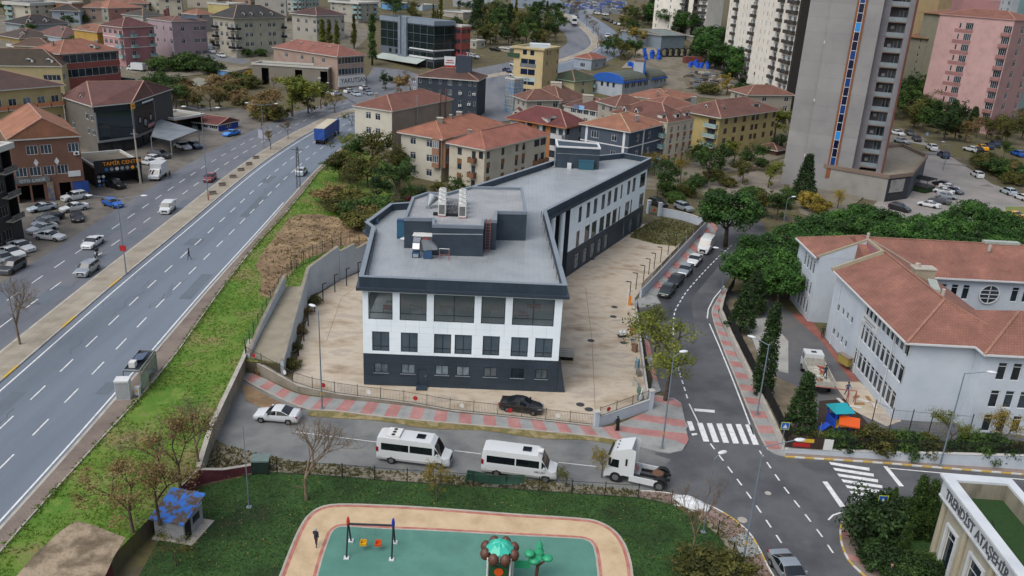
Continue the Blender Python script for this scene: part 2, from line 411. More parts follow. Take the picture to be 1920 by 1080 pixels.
paint_line(st,'solid_line',((1292,757),(1310,794)),0.14,0.014)
paint_line(st,'solid_line',((1358,536),(1338,560),(1328,580),(1326,597)),0.16,0.014)
paint_line(st,'solid_line',((1330,607),(1348,648),(1370,702),(1394,764),(1413,815)),0.16,0.014)
paint(st,'stop_line',((1301,766),(1340,769),(1340,774),(1303,771)),0.014)
for k in range(6):
 x0,x1=1289+18.0*k,1319+18.6*k
 if k==0:paint(st,'crossing_stripe',((1288,790),(1297,790),(1303,807),(1294,808)),0.014);paint(st,'crossing_stripe',((1296,813),(1306,812),(1308,815),(1298,817)),0.014)
 paint(st,'crossing_stripe',((x0+18,793+k*0.6),(x0+28,793+k*.6),(x1+11,828+k*1.2),(x1,828+k*1.2)),0.014)
for l in(((1332,832),(1372,885),(1408,934),(1441,982),(1471,1027),(1500,1072)),((1424,845),(1440,870),(1472,916),(1510,965),(1540,1004),(1560,1034),(1585,1068))):
 dashes(st,'lane_dash',spl([G(*p)for p in l],1.0),0,200,1.05,2.1,0.15,0.014)
for k in range(8):
 a=(1554+7.7*k,866+10.9*k);paint(st,'crossing_stripe',(a,(a[0]+76+k*.3,a[1]+11.5),(a[0]+76.5+k*.3,a[1]+17),(a[0]+4,a[1]+5.5)),0.014)
paint(st,'stop_line',((1656,874),(1664,875),(1695,912),(1686,912)),0.014)
paint(st,'stop_line',((1542,903),(1551,903),(1585,950),(1575,951)),0.014)
paint_line(st,'solid_line',((1667,878),(1765,887),(1930,900)),0.14,0.014)
paint_line(st,'solid_line',((1553,975),(1562,966),(1580,960)),0.16,0.014)
paint_line(st,'solid_line',((1738,962),(1830,972)),0.14,0.014)
for px,py,r in((1392,975,0.42),(1440,925,0.3)):
 c=G(px,py);o=MB().lathe([(0.0,0.02),(r,0.02),(r,0.0)],k=18).build('manhole_cover',M_kerb,st,c)
yard=[G(x,y,dz=0.03)for x,y in((548,712),(562,730),(700,750),(850,773),(960,781),(1117,799),(1216,766),(1204,690),(1192,600),(1190,560),(1236,500),(1285,448),(1250,420),(1190,420),(1080,480),(900,520),(700,500),(640,525),(585,560))]
yd=sheet('yard',yard,M_conc)
M_joint=mat('joint_dark',['6b5d4e','85745f'],0.8,0.9)
for pts in(((1098,540),(1110,640),(1116,770)),((612,640),(640,560),(690,520)),((1060,612),(1190,598)),((1070,585),(1180,640))):
 l=[G(*p)for p in pts];strip('joint',offset(l,-.03),offset(l,.03),M_joint,yd,0.036)
for px,py in((1088,759),(1104,768),(1108,639),(1152,576),(1150,594),(1169,643),(1110,486)):
 c=G(px,py);MB().lathe([(0.0,0.03),(0.42,0.03),(0.47,0.0)],k=18).build('manhole_cover',mat('iron_cover',['2a2c2e','3a3c3e'],3,.6),yd,(c.x,c.y,0.033))
wd=[G(x,y,dz=0.04)for x,y in((1192,432),(1240,408),(1318,428),(1300,442),(1268,462),(1230,458),(1180,445))]
sheet('weedy_plot',wd,mat('weedy_rubble',['4b4a38','6a6648','57602f','7d7866','4c5a2a'],0.5,0.95,0.8,4,detail=9))
pav=tag(empty('pavement',G(960,790)),kind='structure')
kb=spl([G(x,y)for x,y in((446,706),(482,727),(570,767),(627,772),(745,786),(960,805),(1117,820),(1172,829))],0.5)
wl=spl([G(x,y)for x,y in((462,697),(500,713),(562,741),(640,750),(767,763),(850,775),(960,785),(1117,802),(1150,800))],0.5)
PO=Vector(pav.location)
def panel(pts,m,z=0.12,th=0.12):
 b=MB().prism([(p.x-PO.x,p.y-PO.y)for p in pts],z-th-PO.z,z-PO.z,bottom=False);b.build('paving_panel',m,pav)
Sk,Sw=arclen(kb),arclen(wl);n_p=34
for k in range(n_p):
 a0,a1=at_len(kb,Sk,Sk[-1]*k/n_p),at_len(kb,Sk,Sk[-1]*(k+1)/n_p);w0,w1=at_len(wl,Sw,Sw[-1]*k/n_p),at_len(wl,Sw,Sw[-1]*(k+1)/n_p)
 d=(w0-a0).normalized()*0.16
 panel([a0+d,a1+d,w1,w0],M_ppink if k%2 else M_pgrey)
 panel([a0,a1,a1+d,a0+d],M_kerb,0.13,0.13)
def pan(px,m,z=0.12):panel([G(*p)for p in px],m,z)
pan(((1172,829),(1150,800),(1185,786),(1218,771),(1290,800),(1286,806),(1291,826),(1279,846),(1256,851),(1232,848),(1195,838)),M_pgrey,0.118)
pan(((1132,806),(1155,800),(1288,815),(1291,826),(1286,836),(1262,826)),M_ppink,0.123)
pan(((1180,787),(1202,778),(1284,790),(1286,803)),M_ppink,0.123)
pan(((1218,771),(1228,742),(1264,748),(1277,757),(1284,790),(1290,801)),M_pgrey,0.119)
pan(((1223,752),(1226,744),(1262,750),(1276,758),(1278,766)),M_ppink,0.123)
for k,(x0,y0,x1,y1,x2,y2,x3,y3)in enumerate(((1218,742,1224,712,1233,716,1239,734),(1224,712,1217,690,1227,692,1233,716),(1217,690,1212,668,1222,668,1227,692),(1212,668,1208,640,1217,640,1222,668),(1208,640,1203,612,1209,612,1217,640))):
 pan(((x0,y0),(x1,y1),(x2,y2),(x3,y3)),(M_pgrey,M_ppink)[k%2])
pan(((1192,578),(1190,566),(1212,548),(1231,557),(1239,570),(1215,577)),M_pgrey)
up_l=spl([G(x,y)for x,y in((1212,548),(1250,506),(1290,463),(1322,428),(1334,412))],0.5);up_r=spl([G(x,y)for x,y in((1231,556),(1250,530),(1310,477),(1332,455),(1346,430))],0.5)
Sl,Sr=arclen(up_l),arclen(up_r)
for k in range(16):
 panel([at_len(up_l,Sl,Sl[-1]*k/16),at_len(up_l,Sl,Sl[-1]*(k+1)/16),at_len(up_r,Sr,Sr[-1]*(k+1)/16),at_len(up_r,Sr,Sr[-1]*k/16)],M_ppink if k%2 else M_pgrey)
vg=[Vector((p.x,p.y,0.04))for p in kb if PX(p)[0]>575];
off=[Vector((p.x,p.y-1.05-0.25*math.sin(i*.31),0.04))for i,p in enumerate(vg)]
strip('verge',vg,off,mat('dry_verge',['6a5c3d','7d6d4b','5d5a30','8a7b58','777060'],0.6,0.95,0.7,5,detail=9))
sheet('dirt_corner',[G(x,y,dz=0.05)for x,y in((452,722),(468,724),(512,748),(548,765),(500,770),(462,752))],M_dirt)
pv2=tag(empty('school_pavement',G(1400,720)),kind='structure');PO=Vector(pv2.location);pav=pv2
kl=spl([G(x,y)for x,y in((1358,540),(1340,570),(1334,588),(1350,640),(1385,727),(1419,808),(1438,844))],0.5)
kr=spl([G(x,y)for x,y in((1368,546),(1352,572),(1347,590),(1366,636),(1406,718),(1446,800),(1466,844))],0.5)
Sl,Sr=arclen(kl),arclen(kr)
for k in range(30):
 a0,a1=at_len(kl,Sl,Sl[-1]*k/30),at_len(kl,Sl,Sl[-1]*(k+1)/30);w0,w1=at_len(kr,Sr,Sr[-1]*k/30),at_len(kr,Sr,Sr[-1]*(k+1)/30)
 d=(w0-a0).normalized()*0.15
 panel([a0+d,a1+d,w1,w0],M_ppink if k%2 else M_pgrey);panel([a0,a1,a1+d,a0+d],M_kerb,0.135,0.135)
pan(((1438,844),(1466,844),(1472,850),(1472,857),(1456,853)),M_pgrey)
ka=spl([G(x,y)for x,y in((1472,858),(1600,866),(1657,870),(1765,879),(1892,889),(1990,897))],0.6);kc=spl([G(x,y)for x,y in((1472,850),(1600,859),(1660,862),(1757,871),(1910,881),(1995,888))],0.6)
Sl,Sr=arclen(ka),arclen(kc)
for k in range(28):
 a0,a1=at_len(ka,Sl,Sl[-1]*k/28),at_len(ka,Sl,Sl[-1]*(k+1)/28);w0,w1=at_len(kc,Sr,Sr[-1]*k/28),at_len(kc,Sr,Sr[-1]*(k+1)/28);d=(w0-a0).normalized()*0.16
 panel([a0+d,a1+d,w1,w0],mat('worn_pavers',['6f6258','7f7168','756a62'],.6,.85,.3,8));panel([a0,a1,a1+d,a0+d],(M_kerby,M_kerbw)[k%2],0.135,0.135)
isl=tag(empty('island_pavement',G(1590,1020)),kind='structure');PO=Vector(isl.location);pav=isl
ka=spl([G(x,y)for x,y in((1740,957),(1672,958),(1606,962),(1582,972),(1574,990),(1575,1015),(1582,1037),(1592,1055),(1640,1100))],0.5);kc=spl([G(x,y)for x,y in((1740,961),(1680,963),(1634,966),(1612,974),(1602,990),(1602,1010),(1615,1042),(1640,1066),(1690,1110))],0.5)
Sl,Sr=arclen(ka),arclen(kc)
for k in range(22):
 a0,a1=at_len(ka,Sl,Sl[-1]*k/22),at_len(ka,Sl,Sl[-1]*(k+1)/22);w0,w1=at_len(kc,Sr,Sr[-1]*k/22),at_len(kc,Sr,Sr[-1]*(k+1)/22);d=(w0-a0).normalized()*0.15
 panel([a0+d,a1+d,w1,w0],M_ppink if k%4==1 else mat('worn_pavers',['6f6258']));panel([a0,a1,a1+d,a0+d],(M_kerby,M_kerbw)[k%2],0.135,0.135)
def patch(name,px,m,left=True,dz=.12):return sheet(name,[G(x,y,left,dz)for x,y in px],m)
patch('factory_lot',((640,178),(668,158),(692,140),(700,126),(760,132),(816,150),(806,168),(760,200),(690,208)),M_asph2)
patch('side_lane',((372,130),(384,104),(384,84),(400,80),(440,108),(470,114),(440,130)),M_asph2,True,.14)
patch('town_ground',((-40,215),(-40,30),(150,22),(400,22),(520,40),(680,40),(700,60),(660,100),(500,120),(380,140),(270,150),(200,215)),mat('town_paving',['4f4a42','5f5a50','6d675c','57523f','747068'],.1,.9,.4,3,detail=9),True,.08)
patch('hotel_lot',((806,166),(880,150),(960,134),(1000,148),(985,190),(960,226),(900,236),(830,210)),M_asph2)
patch('alley',((940,330),(1060,305),(1240,322),(1300,300),(1460,262),(1474,292),(1400,318),(1320,330),(1236,356),(1100,350)),MATS['town_paving'],False,.03)
patch('works_yard',((1190,130),(1215,108),(1300,100),(1345,120),(1420,170),(1400,192),(1290,180),(1200,150)),MATS['town_paving'],False,.1)
patch('tower_court',((1460,300),(1640,262),(1690,240),(1740,262),(1700,300),(1560,420),(1500,400)),MATS['town_paving'],False,.015)
sheet('garden_lawn',[p+Vector((0,0,0.1))for p in kc]+[G(1990,1110,dz=.1),G(1990,1000,dz=.1),G(1850,975,dz=.1)],M_lawn)
lawn=[G(x,y,dz=0.05)for x,y in((250,1100),(300,1010),(372,915),(482,888),(517,886),(625,893),(740,903),(960,917),(1080,926),(1205,934),(1262,948),(1310,975),(1345,1003),(1375,1045),(1400,1100))]
sheet('park_lawn',lawn,M_lawn)
vf=[G(x,y,dz=0.03)for x,y in((430,838),(500,856),(560,866),(700,880),(850,893),(977,899),(1080,910),(1200,921),(1257,927),(1320,946),(1360,965),(1402,997),(1425,1032),(1440,1062),(1465,1100),(1398,1100),(1375,1045),(1345,1003),(1310,975),(1262,948),(1205,934),(960,917),(740,903),(625,893),(517,886),(482,888),(440,893),(380,905),(396,840))]
sheet('park_verge',vf,mat('gravel_verge',['6a6354','777061','827b6c','6b6755'],0.35,0.95,0.6,8,detail=9))
pk=tag(empty('park_pavement',G(1360,985)),kind='structure');PO=Vector(pk.location);pav=pk
ka=spl([G(x,y)for x,y in((1200,921),(1257,926),(1320,945),(1360,964),(1402,996),(1425,1031),(1440,1062),(1462,1100))],0.5);kc=spl([G(x,y)for x,y in((1196,931),(1250,938),(1296,956),(1332,978),(1366,1008),(1388,1040),(1405,1068),(1424,1105))],0.5)
Sl,Sr=arclen(ka),arclen(kc)
for k in range(18):
 a0,a1=at_len(ka,Sl,Sl[-1]*k/18),at_len(ka,Sl,Sl[-1]*(k+1)/18);w0,w1=at_len(kc,Sr,Sr[-1]*k/18),at_len(kc,Sr,Sr[-1]*(k+1)/18);d=(w0-a0).normalized()*0.15
 panel([a0+d,a1+d,w1,w0],M_pgrey if k in(11,12,13)else mat('rose_pavers',['7a6660','8a746d','93827b'],.6,.85,.3,8,pat=('brick',.2,.1,.012,.75)));panel([a0,a1,a1+d,a0+d],M_kerby if k in(8,9,12,14)else M_kerbw,0.135,0.135)
def ring(pts):return spl([G(*p)for p in pts],0.4)
outer=ring(((520,1095),(545,1030),(562,992),(578,968),(600,953),(632,947),(700,948),(800,953),(960,965),(1080,973),(1120,979),(1150,995),(1170,1020),(1182,1055),(1187,1095)))
inner=ring(((592,1095),(604,1050),(616,1015),(622,1000),(634,990),(655,989),(720,993),(800,996),(960,1005),(1060,1010),(1096,1013),(1110,1022),(1116,1040),(1120,1070),(1122,1095)))
z7=[Vector((p.x,p.y,0.07))for p in outer];sheet('playground_path',z7,M_stamp)
z8=[Vector((p.x,p.y,0.085))for p in inner];pg=sheet('playground',z8,M_rubber)
def inset(l,d):return offset(l,d)
strip('edge_band',[p+Vector((0,0,.078))for p in offset(outer,.12)],[p+Vector((0,0,.078))for p in offset(outer,.38)],M_redband,pg)
strip('edge_kerb',offset(outer,-.08),offset(outer,.1),M_kerb,pg,0.1,0.1)
strip('edge_band',[p+Vector((0,0,.078))for p in offset(inner,-.36)],[p+Vector((0,0,.078))for p in offset(inner,-.12)],M_redband,pg)
strip('edge_kerb',offset(inner,-.1),offset(inner,.04),M_kerb,pg,0.1,0.1)
sheet('school_yard',[G(x,y,dz=0.02)for x,y in((1366,548),(1352,590),(1450,795),(1470,846),(1910,876),(1990,830),(1720,780),(1560,640),(1490,590),(1440,560))],mat('school_asphalt',['46474a','545558','625f5a'],0.2,0.8,0.3,15,detail=9))
sheet('school_path',[G(x,y,dz=0.03)for x,y in((1484,590),(1512,586),(1550,640),(1612,716),(1596,715),(1540,640))],mat('brick_path',['6d4038','7c4c43','86564c'],.6,.85,.3,8))
sheet('school_path',[G(x,y,dz=0.034)for x,y in((1560,716),(1612,716),(1690,790),(1660,800),(1600,770))],M_conc)
sheet('mulch_bed',[G(x,y,dz=0.026)for x,y in((1536,752),(1590,748),(1632,800),(1626,832),(1530,828))],mat('dark_mulch',['241c18','30261f','3b3027'],.8,.95,.6,8))
sheet('school_bed',[G(x,y,dz=0.026)for x,y in((1368,560),(1354,590),(1452,795),(1472,842),(1530,845),(1530,740),(1440,700),(1400,620),(1420,600),(1440,565))],mat('bare_bed',['564b3c','6b6150','7d7668'],.4,.95,.5,6,detail=8))
sheet('school_apron',[G(x,y,dz=0.03)for x,y in((1396,600),(1440,596),(1478,640),(1478,700),(1432,690))],mat('pale_slab',['83837f','959590','8b8580'],.3,.85,.3,6))
rs=[G(x,y,dz=0.03)for x,y in((1560,420),(1700,480),(1780,470),(1960,470),(1960,380),(1860,345),(1770,285),(1700,250),(1660,250),(1700,330),(1620,400))]
sheet('car_park',rs,mat('car_park_paving',['6f6b68','7e7a76','8b8480'],.15,.8,.3,10,detail=8))
sheet('plaza',[G(x,y,dz=0.02)for x,y in((1310,345),(1420,320),(1470,330),(1470,380),(1400,400),(1330,400))],mat('plaza_paving',['5f5a52','70695f','7e776c'],.2,.85,.3,8))
for k,(x,y)in enumerate(((1757,288),(1783,306),(1803,326),(1826,344),(1846,360))):
 c=G(x,y);sheet('paving_block',[c+Vector((a,q,0.036))for a,q in((-3.4,-2.0),(3.4,-3.0),(3.4,2.0),(-3.4,3.0))],mat('grey_blocks',['5c5b5a','666564'],.5,.85),None,'structure')
 # -------- facade helpers
def unit(v):v=Vector(v);v.z=0;return v.normalized()
def on_face(px,py,P0,d):
 r=ray(px,py);nx,ny=-d.y,d.x
 t=((P0.x)*nx+(P0.y)*ny)/(r.x*nx+r.y*ny)
 q=Vector((r.x*t,r.y*t,CAM_H+r.z*t));return(q-P0).dot(d),q.z
def px_rect(P0,d,x0,y0,x1,y1,wd=None):
 xm,ym=(x0+x1)/2,(y0+y1)/2
 a,_=on_face(x0,ym,P0,d);b,_=on_face(x1,ym,P0,d);_,zt=on_face(xm,y0,P0,d);_,zb=on_face(xm,y1,P0,d)
 return(min(a,b),max(a,b),min(zt,zb),max(zt,zb))
def wall_face(b,P0,d,w,z0,z1,ops=(),depth=0.18,mi=0,mr=None,thick=None):
 """upright wall from P0 along d, outward side to the right of d; ops are (t0, t1, z0, z1) holes with reveals"""
 n=Vector((d.y,-d.x,0));mr=mi if mr is None else mr
 pt=lambda t,z,k=0.0:(P0.x+d.x*t-n.x*k,P0.y+d.y*t-n.y*k,z)
 ops=[(max(0.0,a),min(w,c),max(z0,e),min(z1,g))for a,c,e,g in ops if c>0 and a<w and g>z0 and e<z1]
 us=sorted({0.0,w}|{round(v,4)for o in ops for v in o[:2]});vs=sorted({z0,z1}|{round(v,4)for o in ops for v in o[2:]})
 for i in range(len(us)-1):
  run=None
  for j in range(len(vs)-1):
   cu,cv=(us[i]+us[i+1])/2,(vs[j]+vs[j+1])/2
   hole=any(o[0]<cu<o[1]and o[2]<cv<o[3]for o in ops)
   if not hole:run=(run[0],vs[j+1])if run else(vs[j],vs[j+1])
   if(hole or j==len(vs)-2)and run:
    b.quad(pt(us[i],run[0]),pt(us[i+1],run[0]),pt(us[i+1],run[1]),pt(us[i],run[1]),mi);run=None
 for o in ops:
  a,c,e,g=o
  b.quad(pt(a,e),pt(c,e),pt(c,e,depth),pt(a,e,depth),mr);b.quad(pt(a,g,depth),pt(c,g,depth),pt(c,g),pt(a,g),mr)
  b.quad(pt(a,e,depth),pt(a,g,depth),pt(a,g),pt(a,e),mr);b.quad(pt(c,e),pt(c,g),pt(c,g,depth),pt(c,e,depth),mr)
WIN={}
def window_mesh(w,h,kind,fm,gm):
 k=(round(w,2),round(h,2),kind,fm.name,gm.name)
 if k in WIN:return WIN[k]
 f=min(0.07,w*.09);b=MB();d0,d1=0.05,0.11
 b.box(0,f,d0,d1,0,h);b.box(w-f,w,d0,d1,0,h);b.box(f,w-f,d0,d1,0,f);b.box(f,w-f,d0,d1,h-f,h)
 n,tr={'1':(1,0),'2':(2,0),'3':(3,0),'4':(4,0),'t':(1,.78),'T':(2,.75),'b':(1,.24),'B':(2,.24),'x':(3,.7),'8':(8,0),'6':(6,.7)}[kind]
 for i in range(1,n):b.box(w*i/n-f*.45,w*i/n+f*.45,d0,d1,f,h-f)
 if tr:b.box(f,w-f,d0+.005,d1-.005,h*tr-f*.4,h*tr+f*.4)
 p=MB().quad((f*.5,.085,f*.5),(w-f*.5,.085,f*.5),(w-f*.5,.085,h-f*.5),(f*.5,.085,h-f*.5))
 WIN[k]=(b.mesh('window',fm),p.mesh('pane',gm));return WIN[k]
def add_window(root,P0,d,op,kind='T',fm=None,gm=None,pane=True,org=None,inset=0.0):
 a,c,e,g=op;fr,pn=window_mesh(c-a,g-e,kind,fm,gm)
 n=Vector((d.y,-d.x,0));p=P0+d*a-n*inset-(org if org is not None else Vector((0,0,0)))
 o=put('window',fr,root,(p.x,p.y,e-(org.z if org is not None else 0)),math.atan2(d.y,d.x))
 if pane:put('pane',pn,o)
 return o
def poly_off(pts,d):
 n=len(pts);out=[]
 for i in range(n):
  a,b,c=Vector(pts[i-1]).to_2d(),Vector(pts[i]).to_2d(),Vector(pts[(i+1)%n]).to_2d()
  e1,e2=(b-a).normalized(),(c-b).normalized();n1,n2=Vector((e1.y,-e1.x)),Vector((e2.y,-e2.x))
  m=(n1+n2);m=m/max(0.25,m.dot(n1))if m.length>1e-6 else n1
  q=b+m*d;out.append(Vector((q.x,q.y,0)))
 return out
def ringmesh(b,outer,inner,z0,z1,mi=0,top=None):
 n=len(outer);top=mi if top is None else top
 for i in range(n):
  j=(i+1)%n;o0,o1,i0,i1=outer[i],outer[j],inner[i],inner[j]
  P=lambda p,z:(p.x,p.y,z)
  b.quad(P(o0,z0),P(o1,z0),P(o1,z1),P(o0,z1),mi);b.quad(P(i1,z0),P(i0,z0),P(i0,z1),P(i1,z1),mi)
  b.quad(P(o0,z1),P(o1,z1),P(i1,z1),P(i0,z1),top);b.quad(P(i0,z0),P(i1,z0),P(o1,z0),P(o0,z0),mi)
  # -------- materials of buildings
M_white=mat('white_cladding',['ced8dd','d8e2e7','dfe7eb'],0.25,0.5,contrast=(.3,.7))
M_gap=mat('joint_backing','4a4d50',rough=.9)  # dark grey wall face behind the gaps of the cladding panels
M_navy=mat('anthracite_cladding',['26303a','2b3641','303c48'],0.4,0.55,pat=('grid',2.4,0.4,0.012,0.7))
M_anth=mat('anthracite_metal',['2a343e','303b46'],0.6,0.45)
M_cap=mat('coping_metal',['69727b','747d86'],0.6,0.42)
M_deck=mat('roof_deck',['7a7f83','868b8f','92979a','82878b'],0.1,0.36,0.12,20,pat=('grid',0.6,0.6,0.008,0.9),detail=8)
M_deck2=mat('roof_tiles_pale',['84878a','909294','9a9c9c'],0.3,0.6,0.12,20,pat=('grid',0.45,0.45,0.012,0.82))
M_frame=mat('dark_frame','1d2126',rough=.5)
M_fwhite=mat('white_frame',['b9bbbb','c4c6c6'],1.5,.5)
M_glass=glassmat('glass_reflection_film','e4ecee',0.5,.04,(.11,.135,.145))  # pale grey-blue film: reflections put into the pane colour
M_pane=mat('dark_pane',['1a2127','28323a','3b464e'],0.35,0.06,spec=0.7,rnd=.45)
M_panel=mat('pale_pane',['414d56','66727a','323d45'],0.5,0.1,spec=0.7,rnd=.5)
M_room=mat('room_floor',['b5b8b8','c0c3c2'],0.3,0.5)
M_roomw=mat('room_wall',['b8bab8','c3c5c3'],0.4,0.9)
M_red=mat('red_paint',['8f1c1f','a3272a'],1.0,0.5)
M_redb=mat('red_brick_paint',['8b4a44','9a5750'],1.0,0.6)
M_steel=mat('galvanised',['8d9296','a2a7aa'],1.5,0.35,metal=0.7)
M_tin=mat('bright_tin',['b5b8ba','c4c6c8'],2.0,0.25,metal=0.85)
M_acw=mat('unit_white',['bcbdba','c8c9c6'],1.0,0.55)
M_black=mat('black_metal','16181a',rough=.5)
M_blue=mat('blue_metal',['24425f','2c4d6c'],1.0,0.5)
# -------- the grey and white building in the middle
zd,zp=11.95,12.92
plan=[Vector(p+(0,))for p in((-15.87,83.0),(5.5,83.5),(3.9,112.4),(23.8,151.6),(19.4,154.6),(6.3,145.3),(-6.8,123.4),(-14.6,112.9),(-17.1,111.7),(-18.8,102.6),(-17.6,100.6))]
main=empty('office_building',(0,0,0),0,'large white and anthracite school-like building with flat roof standing in the concrete yard','building')
A,B_=plan[0],plan[1];dF=unit(B_-A);WF=(B_-A).length
up_w=[px_rect(A,dF,*r)for r in((690.7,549.5,736,600.5),(749.5,551.5,800,602.5),(813.5,553.7,889.5,605),(902.5,556,947.5,606.5),(961,558.7,1039.5,608.7))]
lo_w=[px_rect(A,dF,*r)for r in((698,623,730,660),(751.7,625,783.2,661.7),(813.7,626.7,845.7,663.2),(852.5,627.5,884.5,664.5),(905,630,936.5,665.7),(958,631,990,667),(1003,633,1035.7,669))]
gf_w=[px_rect(A,dF,*r)for r in((702,682.5,727.5,700.7),(752.5,684,778,702.5),(816,685.5,841,704),(855.5,687,880,705.5),(907,688,931.5,706),(958,690.5,982.5,707.5),(1003.7,691,1026,708))]
def level(ws):
 z0=sum(w[2]for w in ws)/len(ws);z1=sum(w[3]for w in ws)/len(ws);return[(w[0],w[1],z0,z1)for w in ws]
up_w,lo_w,gf_w=level(up_w),level(lo_w),level(gf_w)
doorF=px_rect(A,dF,783,692,800,721);doorF=(doorF[0],doorF[1],0.25,doorF[3])
ZW=3.9
wb=MB()
wall_face(wb,A,dF,WF,0,ZW,gf_w+[doorF],0.2,1)
wall_face(wb,A,dF,WF,ZW,11.4,up_w+lo_w,0.22,2,0)
Nn,Fr=plan[2],plan[3];dW=unit(Fr-Nn);LW=(Fr-Nn).length;nW=Vector((dW.y,-dW.x,0))
Wa=Nn+dW*9.6-nW*0.15;LWa=LW-9.6-0.15
def wing(rs):return[px_rect(Wa,dW,960+a/4,270+c/4,960+e/4,270+g/4)for a,c,e,g in rs]
wu=wing(((500,482,522,592),(560,447,584,556),(613,417,638,522),(672,385,696,488),(719,357,742,462),(767,332,790,430),(817,306,828,400),(866,278,886,374),(906,254,926,350),(963,200,1000,316)))
wl_=wing(((481,662,504,772),(545,616,580,730),(597,586,632,696),(656,550,690,655),(706,518,738,626),(753,490,783,596),(800,472,810,562),(848,430,878,532),(889,415,899,505),(955,368,984,462)))
wg=wing(((470,830,502,934),(532,786,562,892),(588,750,618,860),(642,716,668,822),(692,684,718,772),(834,594,846,684),(876,560,902,652),(938,516,964,612)))
wu,wl_,wg=level(wu),level(wl_),level(wg)
wall_face(wb,Wa,dW,LWa,0,4.1,wg,0.2,1);wall_face(wb,Wa,dW,LWa,4.1,11.4,wu+wl_,0.2,0)
E_=Wa+dW*LWa;rest=[E_,plan[4],plan[5],plan[6],plan[7],plan[8],plan[9],plan[10],A]
for p,q in zip(rest,rest[1:]):
 d=unit(q-p);wall_face(wb,p,d,(q-p).length,0,ZW,(),.2,1);wall_face(wb,p,d,(q-p).length,ZW,11.4,[((q-p).length*(.62+.13*i),(q-p).length*(.62+.13*i)+1.9,z,z+2.3)for i in range(3)for z in(4.6,8.3)]if q is A else(),.2,0)
Rb=Nn-nW*2.6+dW*0.6;
side=[B_,Vector((plan[2].x+.2,plan[2].y-1.5,0)),Rb,Rb+dW*9.0,Wa]
for k,(p,q)in enumerate(zip(side,side[1:])):
 d=unit(q-p);L=(q-p).length
 ops=[(L*.35,L*.35+.5,8.2,10.4),(L*.35,L*.35+.5,4.4,6.6),(L*.35,L*.35+.5,1.0,3.0),(L*.7,L*.7+.5,8.2,10.4),(L*.7,L*.7+.5,4.4,6.6),(L*.7,L*.7+1.6,0,2.6)]if k==2 else()
 wall_face(wb,p,d,L,0,ZW if k==0 else 11.4,ops,.2,1)
 if k==0:wall_face(wb,p,d,L,ZW,11.4,[(1+2.6*i,3+2.6*i,z,z+2.3)for i in range(4)for z in(4.6,8.3)],.2,0)
 for o in ops:add_window(main,p,d,o,'t',M_frame,M_pane,True)
wall_o=wb.build('wall',[M_white,M_navy,M_gap],main)
for(w,k)in[(up_w[0],'b'),(up_w[1],'b'),(up_w[2],'B'),(up_w[3],'b'),(up_w[4],'B')]:add_window(main,A,dF,w,k,M_frame,M_glass)
for w in lo_w:add_window(main,A,dF,w,'B',M_frame,mat('tinted_pane',['35424a','43505a','4d5a62'],.25,.07,spec=.7,rnd=.2))
for w in gf_w:
 add_window(main,A,dF,w,'2',M_frame,M_panel if w is not gf_w[5]else M_pane)
 p=A+dF*w[0];o=MB().box(-.1,w[1]-w[0]+.1,-.1,.12,-.07,0).build('sill',M_cap,main,(p.x,p.y,w[2]),math.atan2(dF.y,dF.x))
p=A+dF*doorF[0];dw=doorF[1]-doorF[0]
dr=MB().box(0,dw,.1,.16,0,doorF[3]-.25).build('door',M_anth,main,(p.x,p.y,.25),math.atan2(dF.y,dF.x))
MB().box(dw*.82,dw*.9,.06,.1,1.0,1.2).build('handle',M_steel,dr);MB().box(-.1,dw+.1,-.9,.0,-.25,-.02).build('step',M_anth,dr)
for w in wu+wl_:add_window(main,Wa,dW,w,'t' if w[1]-w[0]>.6 else '1',M_frame,M_pane)
for w in wg:add_window(main,Wa,dW,w,'t',M_frame,M_panel)
zr=sorted({ZW,lo_w[0][2],lo_w[0][3],up_w[0][2],up_w[0][3],11.4});rows=[]
for a,c in zip(zr,zr[1:]):
 n=max(1,round((c-a)/0.72));rows+=[(a+(c-a)*i/n,a+(c-a)*(i+1)/n)for i in range(n)]
nF=Vector((dF.y,-dF.x,0));pc={}
for z0,z1 in rows:
 cuts=sorted([(w[0],w[1])for w in up_w+lo_w if w[2]<(z0+z1)/2<w[3]]);segs=[];t=0.0
 for a,c in cuts:segs.append((t,a));t=c
 segs.append((t,WF))
 for a,c in segs:
  if c-a<.08:continue
  n=max(1,round((c-a)/1.55))
  for i in range(n):
   w,h=(c-a)/n,z1-z0;k=(round(w,3),round(h,3))
   if k not in pc:pc[k]=MB().box(.006,w-.006,-.035,-.004,.006,h-.006).mesh('cladding_panel',M_white)
   q=A+dF*(a+w*i);put('cladding_panel',pc[k],main,(q.x,q.y,z0),math.atan2(dF.y,dF.x))
roof_pts=plan
rf=MB().prism([(p.x,p.y)for p in poly_off(plan,.05)],11.4,zd,0).build('roof',M_deck,main)
b=MB();ringmesh(b,poly_off(plan,.28),poly_off(plan,-.12),11.75,zp-.05);b.build('parapet',mat('parapet_cladding',['27333e','2c3945','32404d'],.5,.5,pat=('grid',1.2,5.0,.012,.7)),rf)
b=MB();ringmesh(b,poly_off(plan,.34),poly_off(plan,-.18),zp-.05,zp);b.build('coping',M_cap,rf)
b=MB();ringmesh(b,poly_off(plan,.62),poly_off(plan,-.02),11.42,11.75);b.build('ledge',M_anth,rf)
for k in(4.2,7.6):
 c=Nn+dW*k-nW*.5;MB().tube((0,0,0),(0,0,11.4),.42,k=14).build('column',M_white,main,c,smooth=False)
MB().face([(5.52,83.52,0),(6.5,83.55,0),(5.54,83.52,3.85)]).face([(6.5,83.55,0),(6.3,92,0),(5.3,92,3.85),(5.54,83.52,3.85)]).build('abutment',M_navy,main)
